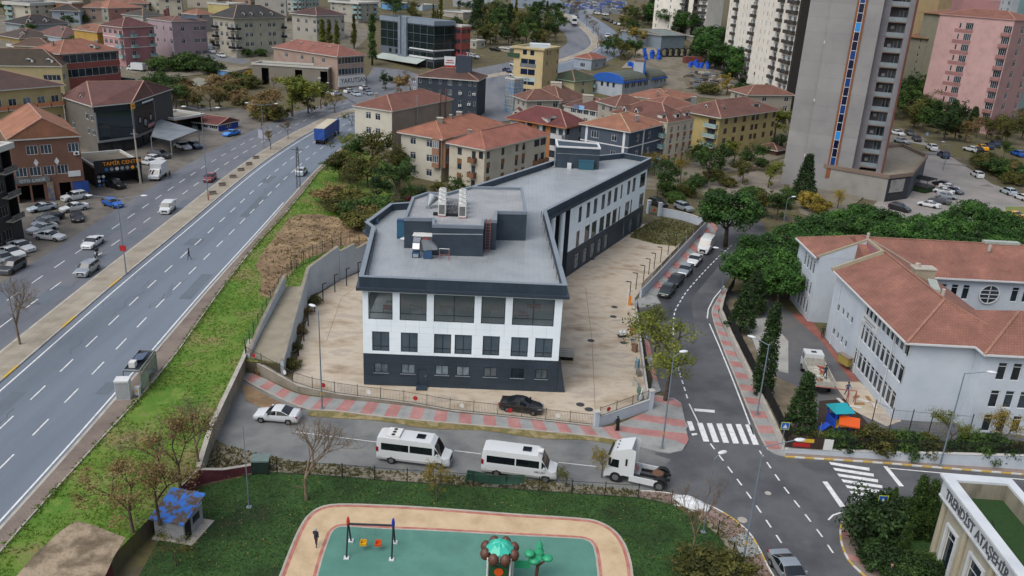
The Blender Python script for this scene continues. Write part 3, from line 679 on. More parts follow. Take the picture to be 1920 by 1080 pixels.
MB().box(-15.6,5.2,83.9,94,7.3,7.55).build('room_floor',M_room,main);MB().box(-15.6,5.2,94,94.2,3.9,11.4).build('room_wall',M_roomw,main)
MB().box(-15.6,5.2,83.9,94,11.25,11.35).build('ceiling',M_roomw,main)
M_desk=mat('desk_top',['6a6c6a','757775'],1,.5)
def desk(x,y,z,label):
 r=empty('desk',(x,y,z),0,label,'desk','desks in the upper front room')
 MB().box(-.75,.75,-.35,.35,.7,.74).build('desk_top',M_desk,r)
 for a in(-.7,.7):
  for c in(-.3,.3):MB().box(a-.02,a+.02,c-.02,c+.02,0,.7).build('leg',M_black,r)
def seatbench(x,y,z,label):
 r=empty('bench',(x,y,z),0,label,'bench','red benches in the upper front room')
 MB().box(-.8,.8,-.2,.2,.42,.48).build('seat',M_red,r);MB().box(-.8,.8,.2,.24,.5,.85).build('backrest',M_red,r)
 for a in(-.7,.7):MB().box(a-.02,a+.02,-.18,.18,0,.42).build('leg',M_black,r)
for i,(x,y,t)in enumerate(((-13.3,87.5,'leftmost'),(-10.6,86.6,'second'),(-7.2,86.8,'third'),(-4.3,86.6,'fourth'),(-1.6,86.6,'last'))):
 desk(x,y,7.55,f'grey desk behind the {t} big front window pane, upper floor')
for x,y,t in((-13.4,86,'far left window'),(1.2,86.2,'right double window, nearer'),(2.6,88.6,'right double window, farther')):
 seatbench(x,y,7.55,f'red bench seen through the {t} of the upper floor')
zt=15.75
pp=[GP(x,y,zt)for x,y in((757.8,408),(811.5,409),(810.7,420.5),(906.7,423.3),(907.8,411.5),(931.5,412.2),(932,395.5),(988.4,396.7),(980,351),(882,349),(838,361),(802,359.5),(773,369))]
pr=MB().prism([(p.x,p.y)for p in pp],zd,zt-.35,0,1).build('penthouse',[mat('penthouse_cladding',['2b363f','303c47','35424e'],.5,.6,pat=('grid',1.2,.6,.01,.8)),M_deck2],main)
b=MB();ringmesh(b,poly_off(pp,.04),poly_off(pp,-.3),zt-.4,zt);b.build('coping',M_cap,pr)
for(a,c,y0)in(((810,437.5),(905,438.5),0),((932,404.5),(972,405.5),0)):
 p,q=GP(a[0],a[1],14.9),GP(c[0],c[1],14.9)
 for t in(p,q):t.y-=0.25
 MB().tube(p,q,.05,k=6).build('handrail',M_steel,pr)
sh=[GP(x,y,zd)for x,y in((1042,314),(1122,318))];d=unit(sh[1]-sh[0]);bk=Vector((-d.y,d.x,0))
q=[sh[0],sh[1],sh[1]+bk*4.2,sh[0]+bk*6]
sb=MB().prism([(p.x,p.y)for p in q],zd,zd+3.6).build('stair_head',MATS['penthouse_cladding'],main)
b=MB();ringmesh(b,poly_off(q,.12),poly_off(q,-.25),zd+3.55,zd+3.8);b.build('coping',M_fwhite,sb)
p=sh[0]+d*.9;MB().box(0,1.0,-.05,.03,0,2.1).build('door',M_anth,sb,(p.x,p.y,zd),math.atan2(d.y,d.x))
p=sh[0]-d*.25;MB().tube((0,0,0.15),(0,0,3.9),.12,k=8).tube((0,0,.2),(-.5,-.3,.05),.12,k=8).build('downpipe',M_tin,sb,(p.x,p.y,zd))
MB().tube((0,0,0),(sh[1]-sh[0]).to_tuple(),.03).build('handrail',M_steel,sb,(sh[0].x,sh[0].y-.08,zd+2.5))
def cond_unit(px,py,row,label,z):
 c=GP(px,py,z);r=empty('cooling_unit',c,R(-2),label,'cooling unit','white cooling units on the penthouse roof')
 MB().box(-.46,.46,-.42,.42,.15,1.85).build('casing',M_acw,r)
 b=MB()
 for i in range(9):b.box(-.36,.36,-.45,-.42,.35+i*.13,.42+i*.13)
 b.build('grille',M_black,r)
 MB().lathe([(.38,1.86),(.38,2.0),(.31,2.0),(.3,1.88)],k=14).build('fan_ring',M_acw,r);MB().lathe([(0.06,1.9),(.3,1.89)],k=14).build('fan_grille',mat('fan_dark','3a3c3c',rough=.6),r)
 MB().box(-.46,.46,-.4,-.3,0,.15).box(-.46,.46,.3,.4,0,.15).build('foot',M_redb,r)
ordn=('nearest','second','third','farthest')
for i in range(4):
 cond_unit(829+.3*i,404.5-7.8*i,0,f'{ordn[i]} white cooling unit in the left roof row',zt-.35)
 cond_unit(867+.1*i,408-8.2*i,1,f'{ordn[i]} white cooling unit in the right roof row',zt-.35)
pf=empty('pipe_rack',GP(847,402,zt-.35),0,'tangle of black pipes between the two rows of roof units','pipe rack')
b=MB()
for i in range(6):b.box(-1.0+i*.35,-.95+i*.35,-.3,4.2,.25+.1*(i%3),.3+.1*(i%3))
b.build('pipe_run',M_black,pf);b=MB()
for i in range(7):b.box(-1.1,1.1,i*.6,i*.6+.06,.1,.16).box(-1.1,-1.05,i*.6,i*.6+.05,0,1.0).box(1.05,1.1,i*.6,i*.6+.05,0,1.0).box(-1.1,1.1,i*.6,i*.6+.05,.95,1.0)
b.build('frame',M_black,pf);MB().box(-2.2,.9,-.9,-.5,.0,.35).build('cable_tray',M_black,pf)
lad=empty('roof_ladder',GP(913.5,472,zd),0,'red steel ladder leaning on the dark penthouse wall','ladder')
for a in(-.26,.26):MB().box(a-.035,a+.035,-.04,.04,0,4.2).build('rail',M_redb,lad)
for i in range(11):MB().tube((-.26,0,.3+i*.36),(.26,0,.3+i*.36),.025,k=5).build('rung',M_redb,lad)
def thing1(name,label,cat,px,py,z,rz=0.0):return empty(name,GP(px,py,z),rz,label,cat)
ex=thing1('exhaust_fan','silver cylindrical exhaust fan on red legs at left of the roof ducts','fan',766,463,zd)
MB().tube((-1.0,0,.95),(-.3,0,.95),.12,.45,k=14).tube((-.3,0,.95),(.2,0,.95),.45,k=14).tube((.2,0,.95),(1.0,0.1,.95),.35,.4,k=14).build('drum',M_tin,ex);MB().box(-.2,.1,-.47,.47,.8,1.1).build('motor_box',M_blue,ex)
for a,c in((-.3,-.3),(.3,-.3),(-.3,.3),(.3,.3)):MB().box(a-.03,a+.03,c-.03,c+.03,0,.6).build('leg',M_redb,ex)
dk=thing1('duct_elbow','bright tin duct bending down into a small blue cowl on the roof','duct',780,482,zd)
b=MB();pts=[Vector((0,1.9,1.5)),Vector((0,1.0,1.7)),Vector((0,.35,1.5)),Vector((0,0,.9))]
for p,q in zip(pts,pts[1:]):b.bar(p,q,.8,.62)
b.build('duct',M_tin,dk);MB().box(-.42,.42,-.35,.3,.02,.7).build('cowl',M_blue,dk);MB().box(-.3,.3,-.37,-.34,.1,.5).build('outlet',M_tin,dk)
dk=thing1('supply_duct','grey duct with a fan-shaped hood over a blue base on the roof','duct',802,484,zd)
MB().box(-.5,.5,-.35,.35,.02,1.0).build('base',M_blue,dk);b=MB()
for i in range(5):
 t0,t1=R(10+i*18),R(10+(i+1)*18);b.face([(-.45,-.33,1.0),(-.45+1.7*math.cos(t0),-.33,1.0+1.15*math.sin(t0)),(-.45+1.7*math.cos(t1),-.33,1.0+1.15*math.sin(t1))]);b.face([(-.45,.33,1.0),(-.45+1.7*math.cos(t1),.33,1.0+1.15*math.sin(t1)),(-.45+1.7*math.cos(t0),.33,1.0+1.15*math.sin(t0))]);b.quad((-.45+1.7*math.cos(t0),-.33,1.0+1.15*math.sin(t0)),(-.45+1.7*math.cos(t0),.33,1.0+1.15*math.sin(t0)),(-.45+1.7*math.cos(t1),.33,1.0+1.15*math.sin(t1)),(-.45+1.7*math.cos(t1),-.33,1.0+1.15*math.sin(t1)))
b.build('hood',M_steel,dk)
dk=thing1('air_handler','boxy grey air handling unit against the penthouse wall','air handler',796,471,zd)
MB().box(-1.3,1.3,-.2,.9,.1,1.9).build('casing',M_steel,dk);MB().box(-.9,.6,-.23,-.2,1.35,1.75).build('louvre',M_redb,dk);MB().box(-1.4,1.4,-.3,1.0,1.9,2.0).build('lid',M_acw,dk)
tr=thing1('trestle','small red and white steel trestle standing on the roof deck','trestle',833,486,zd)
for a in(-.55,.55):MB().bar((a,-.4,0),(a,-.1,1.3),.05,.05).bar((a,.3,0),(a,-.1,1.3),.05,.05).build('leg',M_redb,tr)
MB().box(-.6,.6,-.14,-.06,1.28,1.34).build('bar',M_acw,tr);MB().box(-.55,.55,-.22,-.18,.6,.65).build('bar',M_redb,tr)
tk=thing1('duct_cowl','grey fan-shaped cowl on thin legs at the left of the penthouse roof','duct',803,391,zt-.35)
MB().tube((0,0,.3),(.5,.9,1.3),.12,.75,k=14).build('cowl',M_steel,tk);MB().box(-.3,.3,-.2,.2,0,.35).build('base',M_steel,tk)
tk=thing1('vent_box','tall blue vent box against the left penthouse wall','vent',752.5,446,zd);MB().box(-.5,.5,-.4,.4,0,2.4).build('casing',M_blue,tk);MB().box(-.42,.42,-.42,-.4,.3,2.1).build('door',mat('blue_door','2a5872',rough=.5),tk)
tk=thing1('hatch_box','low teal hatch box by the left parapet corner','hatch',698,419,zd);MB().box(-.7,.7,-.3,.3,0,.5).build('casing',mat('teal_metal','2c5666',rough=.5),tk);MB().box(-.75,.75,-.35,.35,.5,.56).build('lid',MATS['teal_metal'],tk)
tk=thing1('chest_unit','dark teal chest unit beside the stair head on the wing roof','plant box',1098,317,zd);MB().box(-1.3,1.3,-.7,.7,.05,1.5).build('casing',MATS['teal_metal'],tk);MB().box(-1.35,1.35,-.75,.75,1.5,1.6).build('lid',MATS['teal_metal'],tk)
tk=thing1('white_bin','small white box at the foot of the wing stair head','box',1067,316,zd);MB().box(-.35,.35,-.3,.3,0,.95).build('casing',M_acw,tk);MB().box(-.3,.3,-.32,-.3,.2,.8).build('lid',M_fwhite,tk)
rl=plan[10]-plan[0];
for P0_,P1_ in((plan[0]+Vector((.45,.5,0)),plan[10]+Vector((.4,-.5,0))),(plan[1]+Vector((-.45,.6,0)),plan[2]+Vector((-.4,-.5,0)))):
 b=MB().tube((P0_.x,P0_.y,zp-.05),(P1_.x,P1_.y,zp-.05),.03,k=5)
 for i in range(9):q=P0_.lerp(P1_,i/8);b.tube((q.x,q.y,zd),(q.x,q.y,zp-.05),.025,k=5)
 b.build('guard_rail',M_black,rf)
 # -------- vehicles
M_tyre=mat('tyre','141414',rough=.85)
M_rim=mat('rim',['6d7073','7d8083'],4,.4,metal=.6)
M_cglass=mat('car_glass',['0d1114','161c21'],1.0,.05,spec=.8)
M_head=mat('headlight',['a9b0b4','c2c8cb'],6,.15,spec=.7)
M_tail=mat('taillight','7d1015',rough=.3)
M_trim=mat('car_trim','1a1b1d',rough=.6)
M_plate=mat('plate','b8b8b4',rough=.6)
PAINT={}
def paintm(name,c,metal=0.0):
 if name not in PAINT:PAINT[name]=mat('paint_'+name,c,rough=.32,coat=.5,metal=metal,spec=.5)
 return PAINT[name]
for n_,c_,mt_ in(('white','bcbfc0',0),('silver','8d959b',.4),('black','17191c',0),('grey','4a4e53',.3),('blue','1653a6',0),('skyblue','2477c9',0),('red','6d1d24',0),('green','1e2a26',0),('yellow','d99a1c',0),('navy','22304a',0),('pale','a6b2ba',.2),('cream','c9c5b8',0)):paintm(n_,c_,mt_)
KIND={'sedan':(4.55,1.80,[(0,.60),(.02,.72),(.10,.80),(.27,.96),(.42,1.38),(.50,1.45),(.64,1.42),(.82,1.08),(.97,1.03),(1,.85)],(.93,1.02),.27,.42,.64,.82,.30),'coupe':(4.50,1.82,[(0,.55),(.02,.68),(.10,.76),(.28,.92),(.44,1.30),(.52,1.37),(.66,1.30),(.88,1.02),(.97,.99),(1,.8)],(.9,1.0),.28,.44,.64,.88,.30),'hatch':(4.10,1.76,[(0,.62),(.02,.76),(.10,.86),(.26,1.02),(.42,1.44),(.52,1.51),(.82,1.47),(.96,1.10),(.99,1.0),(1,.8)],(.98,1.08),.26,.42,.82,.96,.31),'suv':(4.40,1.84,[(0,.72),(.02,.88),(.10,.98),(.26,1.10),(.40,1.56),(.50,1.64),(.86,1.60),(.97,1.18),(.99,1.05),(1,.85)],(1.06,1.14),.26,.40,.86,.97,.35),'van':(4.35,1.80,[(0,.70),(.02,.88),(.09,1.0),(.20,1.14),(.36,1.72),(.44,1.82),(.90,1.82),(.985,1.70),(.995,1.4),(1,.9)],(1.1,1.15),.20,.36,.975,.985,.33),'bigvan':(5.5,2.0,[(0,.75),(.015,.98),(.06,1.1),(.15,1.3),(.27,2.2),(.34,2.42),(.93,2.45),(.985,2.38),(.995,1.9),(1,.9)],(1.3,1.35),.15,.27,.975,.985,.36),'minibus':(7.0,2.02,[(0,.75),(.012,1.0),(.05,1.12),(.115,1.32),(.205,2.35),(.26,2.66),(.93,2.70),(.985,2.62),(.995,2.2),(1,.9)],(1.38,1.40),.115,.205,.975,.985,.36),}
def interp(tab,x):
 for(a,za),(c,zc)in zip(tab,tab[1:]):
  if x<=c:return za+(zc-za)*(x-a)/max(1e-6,c-a)
 return tab[-1][1]
CARS={}
def car_meshes(kind,col,lod):
 key=(kind,col,lod)
 if key in CARS:return CARS[key]
 L,Wd,top,(b0,b1),fc,fw,fr,fg,rw=KIND[kind];w=Wd/2
 vanlike=kind in('van','bigvan','minibus')
 fb=(fw+.02+(fr-fw)*.42)
 st=sorted({0,.02,.06,.10,.15,.20,fc,(fc+fw)/2,fw,fw+.03,fb-.008,fb+.008,(fb+fr)/2,fr-.03 if not vanlike else fr-.06,fr,fg,.985,1.0}|{t[0]for t in top})
 H=max(t[1]for t in top);zs=.22 if L<5 else .3
 rings=[]
 for x in st:
  zt=interp(top,x);k=1.0
  if x<.10:k=.84+.16*math.sin(min(1,x/.10)*math.pi/2)
  if x>.92:k=.90+.10*math.cos((x-.92)/.08*math.pi/2)
  belt=b0+(b1-b0)*max(0,(x-fc)/(1-fc));belt=min(belt,zt-.07)
  cab=max(0.0,min(1.0,(zt-belt)/(H-b1)))
  wt=min(zt-.06,2.12 if kind=='minibus' else(2.0 if kind=='bigvan' else 9));wt=max(wt,belt+.01)
  ti=.03 if vanlike else .16
  y1=w*k*(.97-ti*cab*(wt-belt)/max(.05,zt-belt));y2=w*k*(.95-ti*1.15*cab)
  if cab<.15:y1,y2=w*k*.95,w*k*.86
  rings.append([(x,w*k*.86,zs),(x,w*k*.985,zs+.16),(x,w*k,.66 if L<5 else .8),(x,w*k*.97,belt),(x,y1,wt),(x,y2,max(zt-.035,wt+.01)),(x,y2*.6,zt-.004),(x,0,zt)])
 sets={}
 def add(nm,f):sets.setdefault(nm,[]).append(f)
 def V(i,j,s):x,y,z=rings[i][j];return(L/2-x*L,s*y,z)
 for i in range(len(st)-1):
  xm=(st[i]+st[i+1])/2
  for j in range(7):
   for s in(1,-1):
    f=[V(i,j,s),V(i+1,j,s),V(i+1,j+1,s),V(i,j+1,s)]
    if s>0:f=f[::-1]
    nm='body'
    if j>=5 and fc<xm<fw:nm='windscreen'
    elif j==4 and fc<xm<fw and not vanlike:nm='windscreen'
    elif j>=5 and fr<xm<fg and not vanlike:nm='rear_window'
    elif j==3:
     lim=fg-.05 if not vanlike else(.95 if kind=='minibus' else(fw+.16))
     if fc+.03<xm<lim and not(fb-.009<xm<fb+.009)and not(vanlike and fw+.005<xm<fw+.03):nm=('side_window',s,xm>fb)
    add(nm,f)
 for i,rev in((0,False),(len(st)-1,True)):
  ring=[V(i,j,1)for j in range(8)]+[V(i,j,-1)for j in range(6,-1,-1)]
  add('body',ring[::-1]if rev else ring)
 under=[V(i,0,1)for i in range(len(st))]+[V(i,0,-1)for i in range(len(st)-1,-1,-1)];add('body',under[::-1])
 pm=PAINT[col];out=[]
 for nm,fs in sets.items():
  b=MB();idx={}
  for f in fs:
   ids=[]
   for p in f:
    q=(round(p[0],4),round(p[1],4),round(p[2],4))
    if q not in idx:idx[q]=len(b.v);b.v.append(q)
    ids.append(idx[q])
   ids2=[i for n,i in enumerate(ids)if i!=ids[n-1]]
   if len(ids2)>2:b.f.append(tuple(ids2));b.m.append(0)
  name=nm if isinstance(nm,str)else nm[0]
  me=b.mesh(name,pm if name=='body' else M_cglass,smooth=(name!='body' or lod==0))
  if name=='body' and lod==0:me.set_sharp_from_angle(angle=R(38))
  out.append((name,me,(0,0,0)))
 wy=w*.9;wr=rw if not vanlike else max(.33,rw)
 tb=MB().tube((0,-.11,0),(0,.11,0),wr,k=16);tm=tb.mesh('wheel',M_tyre)
 rm=MB().tube((0,-.118,0),(0,.118,0),wr*.64,k=12).mesh('rim',M_rim)
 am=MB().tube((0,-.02,0),(0,.02,0),wr*1.18,k=16).mesh('wheel_arch',M_trim)
 xf,xr=L/2-L*(.185 if L<5 else .14),-L/2+L*(.20 if L<5 else .21)
 for x in(xf,xr):
  for s in(1,-1):
   out.append(('wheel_arch',am,(x,s*(w*.975),wr+.02)));out.append(('wheel',tm,(x,s*(w*.93),wr)));
   if lod==0:out.append(('rim',rm,(x,s*(w*.93),wr),'wheel'))
 hz=interp(top,.05)-.13
 for s in(1,-1):
  out.append(('headlight',MB().bar((L/2-.06,s*w*.62,hz),(L/2-.42,s*w*.9,hz+.05),.16,.15).mesh('headlight',M_head),(0,0,0)))
  tz=b1-.18 if not vanlike else b1-.1
  out.append(('taillight',MB().box(-L/2-.005,-L/2+.2,s*w*.92-.07,s*w*.92+.02 if s>0 else s*w*.92+.07,tz-.1,tz+.12 if not vanlike else tz+.35).mesh('taillight',M_tail),(0,0,0)))
 if lod==0:
  out.append(('grille',MB().box(L/2-.03,L/2+.012,-w*.5,w*.5,.42,hz-.02).mesh('grille',M_trim),(0,0,0)))
  out.append(('plate',MB().box(L/2+.01,L/2+.025,-.26,.26,.46,.57).box(-L/2-.025,-L/2-.01,-.26,.26,.7,.81).mesh('plate',M_plate),(0,0,0)))
  for s in(1,-1):out.append(('mirror',MB().box(L/2-(fc+.05)*L-.12,L/2-(fc+.05)*L+.06,s*w*1.0-.0 if s>0 else s*w-.17,s*w+.17 if s>0 else s*w,b0+.02,b0+.19).mesh('mirror',pm),(0,0,0)))
 CARS[key]=out;return out
def car(kind,col,px,py,fx,fy,label,left=False,lod=1,group=None,cat=None,sc=1.0,name=None,dz=0.03):
 p=G(px,py,left);q=G(fx,fy,left);rz=math.atan2(q.y-p.y,q.x-p.x)
 nm=name or('parked_car' if group and 'parked' in group else 'car')
 r=empty(nm,(p.x,p.y,p.z+dz),rz,label,cat or('van' if kind in('van','bigvan')else 'minibus' if kind=='minibus' else 'car'),group)
 if sc!=1.0:r.scale=(sc,)*3
 lastw=None
 for it in car_meshes(kind,col,lod):
  o=put(it[0],it[1],lastw if len(it)>3 else r,(0,0,0)if len(it)>3 else it[2])
  if it[0]=='wheel':lastw=o
 return r
LOT='cars parked on the garage forecourts';WALLP='cars parked along the yard wall';CP='cars parked in the car park by the tower';FARG='cars far up the hill'
for a in(('sedan','white',175,461,152,476,'white sedan driving next to the motorcyclist on the highway',True,0),('suv','silver',165,512,146,526,'silver compact crossover driving on the highway ahead of the motorcyclist',True,0),('hatch','blue',212,387,234,393,'bright blue hatchback pulling out of the garage forecourt',True,0),('van','white',315,397,304,408,'small white panel van driving alone on the far carriageway',True,0),('hatch','red',394,339,384,348,'dark red hatchback driving past the red-banded lamp post',True,0),('coupe','skyblue',434,254,412,259,'sky blue low car parked in front of the little blue shop',True,0),('suv','pale',565,327,577,314,'silver estate car stopped at the kerb beside the lattice pole',True,0),('suv','white',141,375,118,379,'white crossover parked nearest the brown garage doors',True,0,LOT),('sedan','white',140,395,117,399,'white saloon parked just below the white crossover on the forecourt',True,0,LOT),('sedan','black',145,412,149,427,'black saloon parked nose-out between the forecourt cars',True,0,LOT),('coupe','pale',80,395,57,399,'pale blue-grey car parked farthest left in front of the garage',True,1,LOT),('sedan','grey',93,414,65,421,'dark grey saloon in the forecourt row behind the black car',True,1,LOT),('hatch','silver',86,424,60,431,'silver hatchback in the middle of the crowded forecourt row',True,1,LOT),('coupe','white',80,434,52,441,'long white car squeezed behind the white saloon by the burnt house',True,1,LOT),('sedan','white',94,449,126,452,'white saloon with dark windows parked side-on at the row end',True,0,LOT),('sedan','white',41,469,70,477,'white saloon parked at an angle below the burnt house',True,0,LOT),('sedan','white',22,480,50,488,'white car second in the tight row at the left edge',True,1,LOT),('hatch','silver',8,492,32,500,'silver car third in the tight row at the left edge',True,1,LOT),('suv','grey',24,508,-4,524,'dark brown-grey car behind the bare roadside tree',True,1,LOT),('suv','black',217,352,240,358,'dark car standing inside the repair garage opening',True,1,LOT),('sedan','white',278,309,262,306,'white car parked behind the white box lorry',True,1,LOT),('suv','grey',300,296,322,298,'dark grey car parked beyond the white box lorry',True,1,LOT),('hatch','white',291,303,310,306,'white hatchback half hidden by the box lorry roof',True,1,LOT),('sedan','white',343,279,356,283,'white car parked under the grey carport',True,1,LOT),('sedan','navy',365,277,376,281,'dark navy car parked beside the carport',True,1,LOT),('hatch','white',216,131,226,133,'small white car at the back corner of the pink house',True,1),('hatch','green',286,133,276,128,'green car parked beside the white lorry body behind the shrubs',True,1),('sedan','white',397,99,388,94,'white car parked higher up the lane beside the mauve block',True,1),('sedan','white',415,107,424,111,'white car parked lower down the lane beside the mauve block',True,1),('sedan','black',977,769,1012,774,'black saloon parked inside the yard behind the front railing',False,0),('sedan','white',521,787,474,783,'white saloon parked at the blind end of the street',False,0),('minibus','white',778,864,852,873,'white minibus with roof hatch and roof fans, nearer the left of the street',False,0),('minibus','white',974,888,1046,897,'white minibus with door number, right behind the tractor unit',False,0),('sedan','silver',1477,1082,1490,1102,'silver car with black sunroof cut by the bottom edge',False,0),('hatch','green',1250,552,1239,564,'dark green car nearest the yard gate in the kerb row',False,0,WALLP),('sedan','black',1266,532,1254,545,'black saloon second in the kerb row along the yard wall',False,0,WALLP),('hatch','silver',1284,513,1272,526,'silver hatchback in the middle of the kerb row',False,0,WALLP),('sedan','white',1302,493,1290,506,'white saloon parked right behind the white van',False,0,WALLP),('bigvan','white',1323,470,1311,484,'tall white van last in the kerb row under the pine',False,0,WALLP),('suv','black',1233,386,1250,392,'black car parked outside the rear gate of the yard',False,1),('suv','silver',1281,394,1300,401,'silver people carrier parked outside the rear wall',False,1),('suv','white',1746,281,1734,273,'white car driving at the top of the side street by the tower',False,1),('suv','navy',1768,295,1755,286,'dark car following on the side street above the block paving',False,1),('suv','white',1831,332,1815,322,'white crossover on the side street beside the round hedge',False,1),('suv','pale',1889,364,1870,356,'pale crossover on the side street near the orange sign',False,1),('hatch','white',1916,375,1898,368,'white car cut by the right edge on the side street',False,1),('sedan','black',1766,349,1750,345,'black car first in the row outside the dark shop',False,1,CP),('sedan','white',1778,355,1796,358,'white car second in the row outside the dark shop',False,1,CP),('sedan','white',1768,363,1752,360,'white car third in the row, half hidden outside the shop',False,1,CP),('sedan','grey',1787,362,1802,366,'grey car poking out at the right of the row',False,1,CP),('sedan','silver',1774,372,1794,375,'silver-white car fourth in the row outside the shop',False,1,CP),('sedan','grey',1761,381,1743,377,'dark grey car fifth in the row outside the shop',False,1,CP),('sedan','white',1741,388,1721,384,'white car nearest the pines at the end of the row',False,1,CP),('suv','black',1686,395,1706,400,'long black car turning past the tower podium',False,1),('sedan','yellow',1899,408,1880,402,'yellow taxi at the grass roundabout by the right edge',False,1),('hatch','white',1820,284,1806,280,'white car first in the upper gated car park',False,1,CP),('hatch','black',1831,285,1819,279,'black car beside the white one in the upper car park',False,1,CP),('sedan','yellow',1841,281,1828,274,'yellow taxi parked in the upper gated car park',False,1,CP),('hatch','navy',1853,278,1841,271,'dark car right of the parked taxi',False,1,CP),('hatch','navy',1864,274,1852,268,'blue-black car at the far end of the upper car park',False,1,CP),('hatch','blue',1907,292,1894,287,'blue car under the tree at the right edge',False,1,CP),('sedan','white',1682,253,1696,257,'white car at the foot of the grey tower',False,1),('sedan','grey',1705,253,1716,260,'grey car behind the white one by the grey tower',False,1),('sedan','black',1718,264,1728,272,'black car at the bend beside the grey tower',False,1),('sedan','silver',1690,268,1706,272,'silver car half behind the grey tower corner',False,1),('van','white',1139,71,1133,79,'white van coming down the far side of the highway',True,1),('sedan','grey',1081,33,1086,40,'grey car high on the distant highway bend',True,1),('hatch','white',890,109,900,112,'white car near the far street lamps above the dark hotel',True,1),('sedan','navy',951,135,960,139,'dark blue car on the highway right of the rooftop sign tower',True,1),('sedan','black',928,95,940,97,'black car parked by the pale hut up the hill',True,1),('hatch','white',965,124,974,127,'white car beside the yellow office, upper of two',True,1),('hatch','white',965,144,974,147,'white car beside the yellow office, lower of two',True,1),):car(a[0],a[1],a[2],a[3],a[4],a[5],a[6],a[7],a[8],a[9]if len(a)>9 else None,sc=(1.0 if a[3]>300 else 1.1))
cl_=('grey','black','navy','green','silver','white')
for i,(x,y)in enumerate(((1132,37),(1139,39),(1146,42),(1154,45),(1162,47))):
 car('hatch',('green','black','grey','silver','white')[i],x,y,x+8,y-4,f'{("first","second","third","fourth","last")[i]} car from the left in the roadside yard row up the hill',True,1,FARG)
for i,(x,y,c)in enumerate(((1120,27,'white'),(1108,24,'red'),(1135,29,'white'),(1116,12,'white'),(1150,16,'navy'),(1095,12,'white'))):
 car('hatch',c,x,y,x+8,y+2,f'small {c} car, {("lower left","leftmost","right","upper middle","upper right","top left")[i]} in the vehicle yard up the hill',True,1,FARG)
for i,(x,y,c)in enumerate(((612,176,'white'),(631,179,'white'),(668,180,'pale'),(684,168,'white'),(690,178,'silver'),(655,174,'white'))):
 car('hatch',c,x,y,x+9,y+(-2 if i%2 else 3),f'{("leftmost","second","third","topmost","rightmost","hidden middle")[i]} pale car crowded at the foot of the lettered factory',True,1,'cars crowded by the lettered factory')
for i,(x,y,c)in enumerate(((1315,40,'white'),(1325,44,'grey'),(1333,48,'black'),(1340,52,'silver'))):
 car('hatch',c,x,y,x+7,y+4,f'{("first","second","third","fourth")[i]} car down the ramp between the two cream towers',False,1,'cars parked on the ramp between cream towers')
for o in[o for o in bpy.data.objects if o.get('category')=='minibus']:
 b=MB().box(-.9,.6,-.42,.42,2.69,2.73)if 'hatch' not in o['label']or True else None
 MB().box(.2,1.0,-.38,.38,2.695,2.74).build('roof_hatch',M_cglass,o)
 if 'fans' in o['label']:
  MB().box(-2.6,-1.3,-.75,.75,2.68,2.86).build('cooler',M_acw,o)
  for k in range(3):MB().lathe([(0,2.875),(.19,2.875),(.19,2.86)],(-1.95,-.48+.48*k,0),12).build('fan',M_black,o)
 else:MB().box(1.55,2.1,-.3,.3,2.68,2.78).build('roof_vent',M_acw,o)
 MB().box(-2.9,2.0,-1.035,-1.01,.62,.7).build('side_strip',M_plate,o)
def text_mesh(s,size,m,name='lettering',depth=.01,bold=None):
 c=bpy.data.curves.new(name,'FONT');c.body=s;c.size=size;c.extrude=depth;c.align_x='CENTER';c.resolution_u=2
 o=bpy.data.objects.new(name,c);COL.objects.link(o);dg=bpy.context.evaluated_depsgraph_get()
 me=bpy.data.meshes.new_from_object(o.evaluated_get(dg));bpy.data.objects.remove(o);me.materials.clear();me.materials.append(m);return me
def lettering(s,size,m,parent,loc,rz=0.0,depth=.01,sx=1.0,tilt=math.pi/2,name='lettering'):
 o=put(name,text_mesh(s,size,m,name,depth),parent,loc);o.rotation_euler=(tilt,0,rz);o.scale=(sx,1,1);return o
M_ink=mat('black_ink','22252a',rough=.6)
for o in[o for o in bpy.data.objects if o.get('category')=='minibus' and 'number' in o['label']]:
 lettering('34U 261',.3,M_ink,o,(1.95,-1.02,.92))
